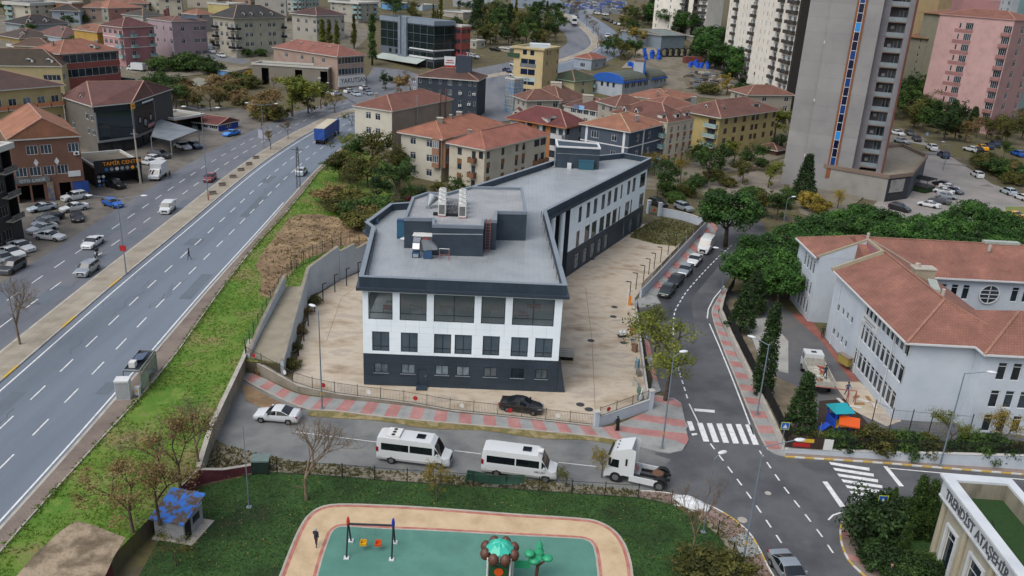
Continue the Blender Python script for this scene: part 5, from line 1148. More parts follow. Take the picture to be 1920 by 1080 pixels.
h=house('barrel_roofed_hall','pale blue-grey hall with blue-edged barrel roof and square tower','hall',(1165,184),[(1116,151),(1165,157),(1284,143)],['8f989f','868f97'],(['.www.','.....'],['.ww.ww.ww.ww...nn.n.n','.....................']),None,fm=M_frame,gm=M_pane,ww=1.0,wh=2.0,lens=(12,31))
r,Pl,H,org=h;u=unit(Pl[2]-Pl[1]);v=unit(Pl[0]-Pl[1]);LU,LV=(Pl[2]-Pl[1]).length,(Pl[0]-Pl[1]).length
def barrel(t0,t1,mtl,nm,ex=0.0):
 b=MB();k=10
 for i in range(k):
  a0,a1=math.pi*i/k,math.pi*(i+1)/k
  f=lambda t,a:Pl[1]+u*t+v*(LV/2-(LV/2+.4+ex)*math.cos(a))+Vector((0,0,H+(3.0+ex)*math.sin(a)**.8))
  b.quad(f(t0,a0),f(t1,a0),f(t1,a1),f(t0,a1))
  b.face([f(t0,a1),Pl[1]+u*t0+v*(LV/2)+Vector((0,0,H)),f(t0,a0)]);b.face([f(t1,a0),Pl[1]+u*t1+v*(LV/2)+Vector((0,0,H)),f(t1,a1)])
 return b.build(nm,mtl,r,smooth=False)
M_bar=mat('barrel_grey',['42473f','4f544c'],.6,.7);M_bblue=mat('bright_blue',['1d4c96','2559a8'],1,.5)
barrel(.6,LU*.52,M_bar,'barrel_roof');barrel(LU*.62,LU-.4,M_bar,'barrel_roof');barrel(-.3,.6,M_bblue,'roof_edge',.15)
q=Pl[1]-v*.45;MB().bar(q+Vector((0,0,H+.3)),q+u*LU*.52+Vector((0,0,H+.3)),.3,.6).bar(q+u*LU*.62+Vector((0,0,H+.3)),q+u*LU+Vector((0,0,H+.3)),.3,.6).build('blue_gutter',M_bblue,r)
c=Pl[1]+u*LU*.57+v*LV*.35;tw=MB().prism([(c.x+a*1.9,c.y+e*1.9)for a,e in((-1,-1),(1,-1),(1,1),(-1,1))],H-1,H+6.5).build('tower',wallm('9aa2a8'),r);MB().prism([(c.x+a*2.1,c.y+e*2.1)for a,e in((-1,-1),(1,-1),(1,1),(-1,1))],H+6.5,H+6.75).build('tower_roof',roofm('7a4a40'),tw);MB().box(c.x+1.2,c.x+1.95,c.y-1.98,c.y-1.9,H,H+6.4).build('blue_stripe',M_bblue,tw)
# --- hotel, offices and works along the highway
h=house('dark_hotel','anthracite hotel with brown roof and a sign tower on top','hotel',(893,224),[(806,147),(893,151),(950,141)],['2a333e','262f39','2a333e'],(['n.n.n.W.n.nn','n.n.n.W.n.nn','n.n.n.W.n.nn','n.n.n.W.n.nn'],['......','......','......','......']),('hip','5b3630',2.4,.5),lens=(18,12),wh=1.6)
r,Pl,H,org=h;c=Pl[1]+(Pl[2]-Pl[1])*.45+(Pl[0]-Pl[1])*.3;tw=MB().box(c.x-2.2,c.x+2.2,c.y-2,c.y+2,H-2,H+6.3).build('sign_tower',wallm('323b47'),r)
b=MB()
for i,chx in enumerate('RESTO'):lettering(chx,1.5,M_red if i<3 else M_fwhite,tw,(c.x-2.0+i*1.0,c.y-1.9,H+6.35),0,.05,name='sign_letter')
q,rz=at_face(Pl,0,0,H-3,.1)
for i,chx in enumerate('HOT'):lettering(chx,1.3,M_fwhite,r,(q.x-.9,q.y-.3,H-2.0-i*1.9),0,.05,name='sign_letter')
for u_,z_ in((.87,.35),(.72,.3),(.95,.62),(.72,.62)):q,rz=at_face(Pl,0,u_,H*z_,0);ac_unit(r,q,rz)
h=house('lift_scaffold','blue-panelled steel stair frame between the dark hotel and yellow office','scaffold',(962,215),[(950,146),(962,148),(975,147)],['5d6f80','6b7d8c'],(['C','C','C','C'],['C','C','C','C']),('flat','4b5a68',.1,.05),lens=(4,4),gm=mat('blue_sheet',['2d5f92','6f7f88','7d7264'],.4,.5))
h=house('yellow_office','pale yellow five-storey office with white flat roof and blue windows','office block',(1014,186),[(971,88),(1022,92),(1088,86)],['a8966a','9f8d64','9f8d64'],(['.ww.','.GG.','.GG.','.GG.','.GG.'],['.nn..n','.n...n','.....n','..n..n','......']),('flat','9aa0a4',.2,.55),lens=(11,13),fm=M_frame,gm=mat('blue_pane',['101c30','1a2a44'],.5,.1),eave='a6966c')
q,rz=at_face(h[1],0,.5,h[2]*.36,.06);MB().box(-3,3,0,.08,-.5,.9).build('sign_panel',wallm('93a3a3'),h[0],q,rz);lettering('ATK',1.0,M_ink,h[0],(q.x,q.y-.12,q.z-.2),rz)
q,rz=at_face(h[1],0,.0,h[2]*.84,.06);MB().box(-2.2,2.2,-.3,.05,-.9,.5).build('sign_panel',mat('green_sign','24402c',rough=.6),h[0],q,rz)
q,rz=at_face(h[1],0,.5,h[2]*.64,.06);MB().box(-3,3,0,.08,-.5,.7).build('sign_panel',wallm('5d6266'),h[0],q,rz)
MB().box(-3.5,3.5,-2.5,2.5,0,1.4).build('roof_room',wallm('a8b0b4'),h[0],(h[1][1]+(h[1][2]-h[1][1])*.5+(h[1][0]-h[1][1])*.4)+Vector((0,0,h[2]-.3)))
h=house('blue_grey_house','small blue-grey house with red roof behind the yellow office','house',(1108,132),[(1082,107),(1108,111),(1145,103)],['7f8894','7f8894'],(['.W.'],['.w.w']),('hip','8a4236',1.8,.4),lens=(8,12))
h=house('glass_office','dark glass office block with grey metal stair tower and white ground floor','office block',(813,130),[(682,27),(813,46),(853,38)],['4a525c','3c444d'],(['CCC.CCCC','CCC.CCCC','CCC.CCCC','.ww.GGGG','ssssssss'],['CC','CC','CC','GG','ss']),('flat','4b3f3c',1.2,.3),left=True,lens=(30,11),fm=M_frame,gm=mat('green_glass',['0f1c1b','152624'],.3,.08,spec=.7),ft=.8,eave='6b7884')
r,Pl,H,org=h;q,rz=at_face(Pl,0,.44,0,.6);MB().box(-2.4,2.4,-.2,1.2,3,H+1.6).build('stair_tower',mat('metal_panel',['65707b','6f7a85','7b8690'],.6,.45,pat=('grid',1.2,.8,.02,.8)),r,q,rz);q,rz=at_face(Pl,0,.42,4,.65);MB().box(-.15,.15,-.3,0,0,H-2).build('slot_window',M_pane,r,q,rz)
q,rz=at_face(Pl,0,.78,3.6,.35);MB().box(-6.4,6.6,-.1,.4,0,.6).box(-6.4,6.6,-.1,.4,3.0,3.4).build('white_band',M_fwhite,r,q,rz);q,rz=at_face(Pl,1,.5,3.6,.35);MB().box(-5.2,5.2,-.1,.4,0,.6).box(-5.2,5.2,-.1,.4,3.0,3.4).build('white_band',M_fwhite,r,q,rz)
q,rz=at_face(Pl,0,.5,3.2,0);MB().quad((-14,-5,-1.4),(11,-5,-1.4),(11,.2,.3),(-14,.2,.3)).quad((-14,.2,.2),(11,.2,.2),(11,-5,-1.5),(-14,-5,-1.5)).build('awning',mat('awning_pale',['8f9792','9da5a0'],1,.7),r,q,rz)
h=house('red_fire_stair','rust red lattice stair tower attached to an orange and white block','office block',(864,124),[(850,47),(866,49),(886,44)],['6d3230','8c3a2a'],(['W','W','W','W'],['WW','WW','WW','WW']),('flat','8a8880',.2,.2),left=True,lens=(6,7),fm=mat('rust_frame','6d3a28'),gm=M_pane)
h=house('lettered_factory','taupe factory with long red roof and a white name board','factory',(634,168),[(511,86),(636,106),(683,102)],['8a7568','8a7568','8a7568'],(['..w..w.d.w..','............','............'],['G','G','G']),('hip','8a4a42',3.0,.5),left=True,lens=(34,12),fm=M_fwhite)
r,Pl,H,org=h
for k,u_ in enumerate((.15,.3,.5,.75)):chimney(r,Pl,H,.35,1-u_,.8,.9,1.5)
q,rz=at_face(Pl,1,.5,H*.2,.25);bd=MB().box(-6.0,6.0,-.1,.1,-1.4,2.2).build('name_board',M_fwhite,r,q,rz);lettering('YAKUTSAN',2.3,M_ink,bd,(.9,-.12,-.2),0,.02)
h=house('raw_concrete_annex','unfinished grey concrete annex beside the lettered factory','shed',(616,168),[(500,120),(618,127),(640,120)],['6d675c','6d675c'],(['.v...v..v'],['.v']),('flat','6b665a',.1,.2),left=True,lens=(26,8))
# --- left town, from the front row back
h=house('brown_garage_house','brown gabled house with two open garages at its foot','house',(36,382),[(36,262),(166,254)],['6b4a3a','6b4a3a'],None or((['.WW.W','WWWW.','vv.vv'],)),('gable','9c5a3c',3.4,.35),left=True,Fi=0,depth=16,wh=1.6)
r,Pl,H,org=h;d=unit(Pl[1]-Pl[0]);L=(Pl[1]-Pl[0]).length
MB().face([(0,0,0),(L,0,0),(L/2,0,3.2)]).build('gable_wall',wallm('6b4a3a'),r,(Pl[0].x,Pl[0].y,H-.05),math.atan2(d.y,d.x))
q=Pl[0]+d*(L*.42);w_=MB().box(-.7,.7,-.08,0,0,1.2).build('window',M_fwhite,r,(q.x,q.y,H+.5),math.atan2(d.y,d.x));MB().box(-.55,.55,-.1,-.08,.12,1.08).build('pane',M_pane,w_)
for t in(.33,.63):q=Pl[0]+d*(L*t);MB().face([(0,-.04,-.7),(.4,-.04,0),(0,-.04,.7),(-.4,-.04,0)]).build('diamond',M_fwhite,r,(q.x,q.y,H*.62),math.atan2(d.y,d.x))
q=Pl[0]+d*(L*.22);sg=MB().box(-2.9,2.9,-.25,-.12,0,1.0).build('shop_sign',mat('sign_grey',['3d4143','6b7072'],.6,.6),r,(q.x,q.y,H*.31),math.atan2(d.y,d.x));lettering('OTO ÇAKIR',.75,M_fwhite,sg,(.2,-.26,.2),0,.02)
q=Pl[0]+d*(L*.86);sg=MB().box(-1.0,1.0,-.2,-.1,0,1.0).build('shop_sign',M_fwhite,r,(q.x,q.y,H*.36),math.atan2(d.y,d.x))
q=Pl[0]+d*(L*.93);ac_unit(r,Vector((q.x,q.y,H*.7)),math.atan2(d.y,d.x))
q=Pl[0]+d*(L*.48);MB().box(-.5,.5,-.3,-.1,0,3.4).build('blue_pier',mat('blue_yellow',['1d3f86','a08a30'],1.2,.6),r,(q.x,q.y,0),math.atan2(d.y,d.x));q=Pl[0]+d*(L*.93);MB().box(-1.3,1.3,-.1,0,0,3.0).build('blue_shutter',mat('shutter_blue','1c3f80',rough=.6),r,(q.x,q.y,0),math.atan2(d.y,d.x))
h=house('repair_garage','black-fronted repair garage with orange lettering','garage',(181,352),[(178,311),(266,302)],['1b1c1e','3a3630'],(['v'],),('flat','5a5346',.05,.1),left=True,Fi=0,depth=12)
r,Pl,H,org=h;d=unit(Pl[1]-Pl[0]);L=(Pl[1]-Pl[0]).length;rz=math.atan2(d.y,d.x);q=Pl[0]+d*(L*.5)
sg=MB().box(-L*.5,L*.5,-.3,-.05,-.5,1.9).build('sign_front',mat('sign_black','15171a',rough=.5),r,(q.x,q.y,H-1.0),rz)
M_orange=mat('sign_orange','d98a14',rough=.5);lettering('TAMİR CENTER',1.0,M_orange,sg,(.8,-.31,.85),0,.03)
for k in range(7):MB().lathe([(0,.02),(.34,.02),(.34,0)],k=10).build('badge',(mat('badge_blue','2f5f9c',rough=.5),M_steel,M_fwhite,M_steel,M_steel,M_orange,M_steel)[k],sg,(-2.2+k*.95,-.32,.1)).rotation_euler=(math.pi/2,0,0)
for k in range(4):
 for j in range(2):MB().lathe([(0,.02),(.3,.02),(.3,0)],k=10).build('badge',(M_steel,M_fwhite,MATS['badge_blue'])[(k+j)%3],r,(q.x-d.x*(L*.42-j*.8),q.y-d.y*(L*.42-j*.8)-.08,H-2.2-k*.8)).rotation_euler=(math.pi/2,0,rz)
for t in(-1.5,1.5):tag(MB().box(-.7,.7,-.06,.06,0,.06).build('tube_light',mat('lit_tube','ffffff',emit=('f2f6ff',6.0)),r,(q.x+d.x*t+.3,q.y+1.5,H-1.2),rz))
h=house('tyre_shop','dark three-storey tyre shop with billboard corner and brown roof','shop',(186,290),[(127,181),(184,199),(254,192),(294,178)],['5a564e','1d262c','2a3036','3a3a3a'],(['....ww','.w..ww','......'],None,None),('hip','66393a',3.4,.35),left=True,Fi=1,square=False,depth=11,ft=1.2)
r,Pl,H,org=h
for i,mm,nm in((1,mat('black_glass',['0c1519','12222b','0f1b22'],.3,.08,spec=.8),'glass_front'),(2,mat('poster',['14171b','1b2026'],.5,.3),'billboard')):
 L=(Pl[i+1]-Pl[i]).length;q,rz=at_face(Pl,i,0,0,.12);bd=MB().box(.25,L-.25,-.1,.1,3.2,H-1.6).build(nm,mm,r,q,rz)
 MB().box(0,.25,-.18,.1,3.0,H-1.4).box(L-.25,L,-.18,.1,3.0,H-1.4).box(0,L,-.4,.1,2.6,3.05).build('frame',M_steel,bd)
 if i==2:
  for k,(t,z,rr)in enumerate(((.28,.5,1.0),(.52,.33,1.25),(.78,.45,1.0))):
   c=(L*t,-.11,3.2+(H-4.8)*z);tb=MB().lathe([(rr,0),(rr,.03),(rr*.62,.03),(rr*.62,0)],k=20).build('tyre_print',M_tyre,bd,c);tb.rotation_euler=(math.pi/2,0,0);rm_=MB().lathe([(rr*.62,.02),(rr*.1,.05)],k=14).build('wheel_print',M_steel,bd,c);rm_.rotation_euler=(math.pi/2,0,0)
  y_=MB().box(-.6,1.4,-.2,-.1,H-1.5,H-.1).build('yellow_sign',mat('sign_yellow','c9983a',rough=.6),bd);lettering('PIRELLI',.52,M_red,y_,(.42,-.21,H-1.0));MB().box(L*.62,L*.95,-.14,-.1,3.6,4.4).build('red_sign',mat('sign_pink',['8f3a3c','b5a3a3'],3,.6),bd)
  MB().box(L*.45,L*.98,-.12,-.1,H-1.1,H-.7).build('sign_text',M_fwhite,bd)
 L2=L;q,rz=at_face(Pl,i,0,0,.1);
 for k in range(3):MB().box(L*(k+.1)/3,L*(k+.9)/3,-.05,0,.1,2.5).build('shop_window',M_shop,r,q,rz)
for u_,v_,zz in((.1,.5,.6),(.35,.35,.5),(.55,.75,.9)):dormer(r,Pl[:3],H,u_,v_,zz,R(-40),1.4,1.1,'66393a',2)
cp=empty('carport',GL(300,275),0,'grey corrugated carport roof beside the tyre shop','carport');o0=Vector(cp.location);Z=4.2
q=[GP(x,y,ZH+Z)-o0 for x,y in((296,222),(372,244),(320,264),(283,256))]
b=MB().quad(*q);b.quad(*[p-Vector((0,0,.12))for p in q[::-1]]);b.build('sheet_roof',mat('corrugated_grey',['5f666b','70777c','7d8286'],.4,.5,pat=('grid',.35,50,.06,.7)),cp)
for p in q:MB().box(p.x-.08,p.x+.08,p.y-.08,p.y+.08,0,Z).build('post',M_steel,cp)
h=house('open_workshop','low open-fronted workshop with flat grey roof and red end','workshop',(330,252),[(294,214),(330,222),(372,213)],['4a2a26','6d2f28'],(['v'],['v']),('flat','77736a',.1,.5),left=True,lens=(9,9))
h=house('little_blue_shop','small bright blue shop front with maroon tin roof','shop',(410,247),[(378,229),(408,234),(447,222)],['8f9193','1c3a86','1c3a86'],(['WWW'],['.W.']),('gablex','6b2b2e',1.3,.3),left=True,lens=(9,8))
h=house('burnt_house','burnt black house with wrecked windows and balconies at the left edge','house',(46,446),[(-34,300),(46,272)],['2b2a2a','35302e'],(['WvWv','WvWv','WvWv','.WW.'],),('flat','2a2624',.4,.5),left=True,Fi=1,depth=12,gm=M_void,fm=mat('charred_frame',['3a3836','8a8782'],3,.8))
for k in range(3):q,rz=at_face(h[1],0,.78,h[2]*(.25+.25*k),0);bo=MB().box(-1.6,1.6,-1.1,0,0,.15).build('balcony',M_conc2,h[0],q,rz);MB().box(-1.6,1.6,-1.1,-1.0,.15,.95).build('railing',mat('charred_panel',['2c2a29','6d6a66'],2,.8),bo)
h=house('orange_balcony_house','yellow house with wide orange balcony bands and brown roof','house',(128,268),[(-40,172),(124,159)],['a09060','a09060'],(['bbbbbb','w.w.wb','wwww.b'],),('hip','4f3432',3.2,.9),left=True,Fi=1,depth=18,bal='a56a45')
h=house('red_band_house','brick red house with two long white glazed bands and orange roof','house',(124,182),[(72,96),(125,101),(199,97)],['7f4a44','7f4039','7f4039'],(['....','....','....'],['G','G','.w.']),('hip','90503f',3.2,.6),left=True,lens=(14,20))
dormer(*h[:3],.6,.12,.8,R(-5),2.2,1.4,'90503f',2.5);chimney(*h[:3],.15,.5,1.5);chimney(*h[:3],.8,.3,1.3)
h=house('yellow_mansard_house','pale yellow house with brown mansard roof and white oval dormers','house',(124,190),[(-40,126),(83,124),(125,119)],['988a60','a09468','988a60'],(['.w.W','.w.W'],['Ww','Ww']),('hip','43362d',4.2,.3),left=True,lens=(22,10),square=True)
for t in(.15,.38):dormer(*h[:3],.12,t,.9,R(-8),2.6,1.3,'43362d',2)
h=house('flat_grey_annex','flat-roofed grey annex behind the tyre shop roof','annex',(212,175),[(160,148),(214,156),(243,149)],['6f6f6c','6f6f6c'],(['.w.'],['...']),('flat','4b4b49',.4,.15),left=True,lens=(12,10),eave='3d4042')
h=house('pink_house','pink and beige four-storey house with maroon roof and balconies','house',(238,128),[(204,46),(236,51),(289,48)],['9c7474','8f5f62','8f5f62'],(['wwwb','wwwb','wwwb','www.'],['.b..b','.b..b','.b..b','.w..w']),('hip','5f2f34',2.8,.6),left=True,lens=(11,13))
r,Pl,H,org=h
for i in(0,1):
 L=(Pl[i+1]-Pl[i]).length;q,rz=at_face(Pl,i,0,0,.02);MB().box(0,L,0,.02,0,H*.49).build('beige_render',wallm('978e80'),r,q,rz)if False else None
 for k in(1,2):q,rz=at_face(Pl,i,0,H*(1-k/4),.03);MB().box(0,L,-.03,.06,-.12,.12).build('white_band',M_fwhite,r,q,rz)
q,rz=at_face(Pl,0,.86,H*.5,1.4);
for k in range(3):MB().box(-1.2+k*.8,-.5+k*.8,0,.03,-.9-.1*k,.5).build('washing',wallm('8f9fb5'),r,q,R(30))
h=house('mauve_block','plain mauve apartment block with solar panel on its roof','apartment block',(328,110),[(277,33),(325,40),(384,38)],['8a7a80','84737a','84737a'],(['w.n.n.w','w.n.n.w','w.....w'],['.w.WW','.w.WW','.W.WW']),('hip','6b4240',1.4,.3),left=True,lens=(15,15))
q=h[1][1]+(h[1][2]-h[1][1])*.55+(h[1][0]-h[1][1])*.1;MB().quad((-3,0,0),(3,0,0),(3,1.8,1.2),(-3,1.8,1.2)).build('solar_panel',M_pane,h[0],(q.x,q.y,h[2]+.6),R(4));chimney(*h[:3],.4,.7,1.0,.8,3.0,wallm('5a3230'));chimney(*h[:3],.45,.9,.8,.8,2.5,wallm('5a3230'))
h=house('ochre_house','deep ochre yellow house with pinkish tiled roof','house',(188,112),[(141,52),(184,60),(211,58)],['9d7a2c','94701f','94701f'],(['.w.w','.w..'],['....','....']),('hip','86503f',2.2,.4),left=True,lens=(14,9),ft=1.5)
dormer(*h[:3],.05,.65,.2,R(-60),2.2,1.6,'86503f',2)
h=house('corner_apartment_block','grey and white corner apartment block with dark slate roof and iron balconies','apartment block',(444,110),[(392,25),(440,34),(554,30)],['8e887a','93907f','93907f'],(['bwwb','bwwb','bwwb','....'],['b.ww.n.ww.b','b.ww.n.ww.b','b.ww.n.ww.b','...........']),('hip','38353a',4.2,.9),left=True,ft=1.0,eave='8f897a',bal=M_black,lens=(13,24),wh=1.6)
for t in(.2,.35,.55,.75):dormer(*h[:3],t,.08,.9,R(3),1.4,1.3,'38353a',2)
h=house('white_eaves_block','white-eaved apartment block with brown roof above the poplars','apartment block',(595,82),[(547,22),(598,29),(660,25)],['8f8b80','9a978e','9a978e'],(['.w.w.w','.w.w.w','......'],['Ww.w.w.w','Ww.w.w.w','........']),('hip','4e2f30',2.8,.8),left=True,eave='b0b4b6',ft=.8,lens=(14,17))
h=house('purple_roofed_house','wide house with mauve-brown roof behind the orange-roofed red house','house',(118,92),[(52,58),(118,70),(164,67)],['8b979f','8b979f'],(['.w.'],['.w.']),('hip','6a4548',3.2,.4),left=True,lens=(18,13));chimney(*h[:3],.3,.3,1.6);chimney(*h[:3],.7,.3,1.5)
h=house('dark_roofed_house','house with near-black roof, white eaves and round dormers','house',(52,70),[(4,38),(48,46),(116,43)],['7d8488','7d8488'],(['.w.w'],['.w.w.']),('hip','322b2e',3.2,.8),left=True,lens=(14,18),eave='8f999f')
for t in(.12,.5):dormer(*h[:3],t,.1,.8,R(0),1.6,1.5,'322b2e',2)
h=house('brown_gable_house','brown-roofed house with small triangular dormer at the far left','house',(40,92),[(-40,62),(20,72),(76,70)],['7d6a3a','7d6a3a'],(['.w.'],['.w.w']),('hip','4a3a38',3.0,.6),left=True,lens=(16,14));dormer(*h[:3],.2,.2,1.0,R(0),1.8,1.4,'4a3a38',2)
h=house('rust_terrace_house','rust brown terrace house with satellite dishes on its roof edge','house',(50,108),[(-30,84),(10,90),(56,88)],['6b4a3d','6b4a3d'],(['.w.'],['ww.w']),('flat','5d5248',.5,.2),left=True,lens=(12,12))
for k in(.1,.3,.42):q,rz=at_face(h[1],1,k,h[2]+.4,.1);MB().lathe([(0,0),(.5,.12),(.75,.3)],k=12).build('satellite_dish',M_acw,h[0],q).rotation_euler=(R(70),0,0)
# --- skyline at the top left
far=(('cream_block','cream block with white eaves at the very top left',(60,40),[(-20,6),(24,9),(124,4)],['a09a88','a59f8d'],(['b.w','b.w','b.w'],['.w.w.w.w','.w.w.w.w','........']),('flat','77736a',.8,.8),(12,24)),('brown_side_block','plain brown-sided block next to the cream block at the top',(138,34),[(124,3),(138,5),(150,-2)],['6f5236','7d5d3c'],None,('flat','6d6558',.2,.1),(8,8)),('salmon_block','grey-green and salmon house with broad orange roof near the top edge',(205,42),[(144,5),(208,15),(276,12)],['7f8074','94685c'],(['.w.w','.w.w'],['.w.w..','......']),('hip','9a5a46',3.0,.4),(15,18)),('slate_roofed_house','house with grey slate roof and white eaves behind the pink house',(270,52),[(230,24),(264,30),(300,26)],['8a8a84','8a8a84'],None,('hip','45403f',2.4,.5),(12,12)),('tall_cream_block','tall cream block with teal balconies at the top edge',(320,30),[(262,-14),(318,-10),(350,-14)],['93907f','989482'],(['bwwb','bwwb','bwwb'],['b.w','b.w','b.w']),('flat','77736a',.5,.3),(16,12)),('orange_gable_house','small orange-roofed grey house right of the mauve block roof',(372,62),[(350,22),(372,27),(396,24)],['7f7a74','7f7a74'],(['bb','bb','bb'],['w.','w.','w.']),('hip','8c5140',2.0,.4),(9,9)),('yellow_parapet_block','yellow-banded flat block at the top edge beside the slate-roofed corner',(430,30),[(398,4),(430,8),(470,2)],['a0925c','a0925c'],None,('flat','7d7668',.3,.2),(12,14)),('white_balcony_block','white apartment block with many balconies at the top edge',(560,24),[(508,-8),(556,-4),(622,-8)],['9a988f','9d9b92'],(['wbwb','wbwb','wbwb'],['bwbwbw','bwbwbw','bwbwbw']),('flat','77736a',.5,.5),(14,20)),('beige_balcony_block','beige apartment block with stacked balconies left of the glass office',(672,44),[(612,0),(672,6),(722,1)],['8d897d','938f83'],(['w.w.b','w.w.b','w.w.b','.....'],['b.w.b','b.w.b','b.w.b','.....']),('flat','77736a',.4,.8),(16,16)),('light_blue_workshop','light blue flat workshop above the glass office',(745,20),[(722,3),(745,6),(766,2)],['4f86b0','5790ba'],(['.w.'],['ww.']),('flat','77807f',.2,.2),(10,12)),('white_wall_depot','long white depot wall above the glass office roof',(792,20),[(774,6),(792,9),(818,5)],['93a0a8','93a0a8'],None,('flat','8a8d8c',.1,.1),(9,14)),('pale_flat_store','long pale flat-roofed store near the wooded slope',(868,36),[(830,17),(868,23),(904,18)],['8a857a','8f8a7e'],None,('flat','8f9492',.1,.3),(16,18)),('blue_walled_store','blue-walled store beside the pines at the top',(905,18),[(892,3),(905,6),(930,3)],['3a6aa0','3f72a8'],None,('flat','8c9290',.1,.3),(8,12)),('pale_hut','small pale hut on the slope right of the red stair tower',(893,92),[(884,74),(893,76),(905,73)],['938f80','938f80'],(['.w'],['.w']),('flat','8f8b7f',.1,.2),(5,6)),('small_flat_shed','small flat shed beside the yellow office',(955,98),[(946,88),(955,90),(968,87)],['8c897d','8c897d'],(['w'],['.w']),('flat','9a978b',.1,.3),(5,7)),)
for nm,lb,bs,ch,wl2,pt,rf_,ln in far:house(nm,lb,'apartment block' if 'block' in nm else('house' if 'house' in nm else 'store'),bs,ch,wl2,pt or(),rf_,left=True,lens=ln)
def fill(px,py,lv,lu,ns,yaw,wc,rc,label,pat=('.w.w.','.w.w'),kind='house',rise=2.4):
 p=GL(px,py);u=Vector((math.cos(R(yaw)),math.sin(R(yaw)),0));v=Vector((-u.y,u.x,0));a,c=p+v*lv,p+u*lu
 return house('town_house',label,kind,p.z,None,[wc,wc],([pat[0]]*ns,[pat[1]]*ns),('hip',rc,rise,.6)if rc else('flat','77736a',.4,.3),pts=[(a.x,a.y),(p.x,p.y),(c.x,c.y)],Fi=1,top=ns*3.0,square=False)
for f_ in((228,30,12,12,2,20,'8f887a','86503f','beige house with orange roof peeping over the slate-roofed house'),(100,46,10,11,2,15,'7d8690','3a3234','small grey house with dark roof between the dark-roofed house and ochre house'),(160,40,9,10,2,20,'8a7468','8a5446','little salmon-roofed house above the ochre house'),(30,118,9,12,2,10,'94855a','5a4038','mustard house with brown roof above the mansard house'),(300,34,9,10,3,20,'9a9280','5c3a38','cream house with maroon roof left of the tall cream block'),(480,40,11,14,4,12,'8f8b82',None,'grey flat-topped block right behind the slate-roofed corner block'),(352,14,12,14,4,15,'a09888','70443a','cream block with brown roof at the top edge, right of the teal balconies'),(205,10,14,16,4,15,'8f8c80','74453a','grey block with brown roof at the top edge above the salmon house'),(410,8,12,16,4,10,'9a7f6a','7a4a3c','tan block with red-brown roof at the top edge above the slate roof'),(500,12,12,12,4,12,'8a949c',None,'bluish flat block at the top edge left of the white balconied one'),(650,12,12,18,4,8,'98948a',None,'pale flat block at the top edge above the white-eaved block'),(90,12,12,16,4,10,'93836a','6a4038','tan block with brown roof at the top left edge'),(24,22,10,12,3,12,'8f8d86','4a3a38','grey house with dark roof at the upper left corner'),(168,88,8,9,2,18,'7f8a92','6e4a48','blue-grey house squeezed between the ochre and red-banded houses'),(270,76,7,8,2,18,'8a8478','7c4c40','small beige house behind the pink house'),(850,12,12,22,2,6,'8f9496',None,'long pale shed at the top edge above the glass office'),(960,14,10,20,2,4,'7d8894',None,'blue-grey shed at the top edge above the wooded slope')):fill(*f_)
for f_ in((1228,268,12,14,3,24,'9c937f','7c463c','cream house with red roof squeezed behind the panelled block'),(1150,262,9,11,3,28,'8d867c','6a3f38','beige house with brown roof squeezed behind the navy house'),(985,250,8,10,3,25,'8a857c','6d4038','grey-beige house with brown roof left of the brown-roofed house'),(1395,232,10,16,3,18,'90887a','78463c','beige house with red roof behind the long yellow block')):fill(*f_)
house('grey_shed','low shed with pale asbestos roof among the bushes','shed',(378,172),[(355,152),(378,160),(408,156)],['7d6f55','7d6f55'],(),('gablex','77756c',1.2,.4),left=True,lens=(8,9))
h=house('blue_shack','pale blue shack with ragged patched tin roof','shed',(440,146),[(421,122),(446,134),(486,124)],['4f7fae','5a87b0'],(),('gablex','7a7468',.6,.3),left=True,lens=(8,13))
house('blue_grey_warehouse','blue-grey steel warehouse with pitched roof beyond the blue drums','warehouse',(1238,94),[(1184,57),(1240,66),(1290,62)],['66727c','68757f'],(),('gable','6d7880',1.6,.6),left=True,lens=(26,15))
house('white_roofed_store','long pale flat store between the two cream towers','store',(1330,88),[(1292,52),(1332,72),(1388,62)],['85826f','87847a'],(),('flat','9c9c94',.1,.5),left=False,lens=(24,18))
house('red_brick_shed','low brick red shed by the vehicle yard up the hill','shed',(1190,38),[(1160,26),(1188,30),(1222,26)],['5a3830','633c34'],(),('hip','6d4038',1.5,.3),left=True,lens=(10,12))
# -------- school on the right
M_school=mat('school_render',['a0a9b2','aeb6be','b7bec5'],.3,.8,.12,6,contrast=(.25,.7))
sch=empty('school',(42,81.2,0),0,'pale blue-grey school with red tiled roofs round a courtyard','school');SO=Vector((42,81.2,0));ZE=9.4
sw=MB();swin=[]
def sface(p,q,ops,kind='t'):
 p,q=Vector(p+(0,)),Vector(q+(0,));d=unit(q-p);wall_face(sw,p-SO,d,(q-p).length,-.2,ZE,ops,.2,0)
 for o in ops:swin.append((p,d,o,kind))
def row(P0,d,first,last,n,w,h_):
 a=on_face(first[0],first[1],P0,d);c=on_face(last[0],last[1],P0,d);z=(a[1]+c[1])/2
 return[(a[0]+(c[0]-a[0])*i/(n-1)-w/2,a[0]+(c[0]-a[0])*i/(n-1)+w/2,z-h_/2,z+h_/2)for i in range(n)]
Pw=Vector((42,103.2,0));dS=Vector((0,-1,0))
wops=row(Pw,dS,(1626,579),(1700.6,649.5),10,1.0,1.75)+row(Pw,dS,(1615.6,624),(1688,696.5),10,1.05,2.0)+row(Pw,dS,(1603.5,671),(1673.5,747),10,1.1,2.1)
wops=[o for o in wops]
for(x,y)in((1572,577),(1580.5,584),(1588.5,591.5),(1596.5,600),(1563,621.5),(1570,629),(1577.5,636.5),(1585,645)):
 t,z=on_face(x,y,Pw,dS);wops.append((t-.35,t+.35,z-.45,z+.45))
sface((42,103.2),(42,81.2),wops)
sface((42,81.2),(49.2,81.2),[])
sface((49.2,81.2),(49.2,79.3),[])
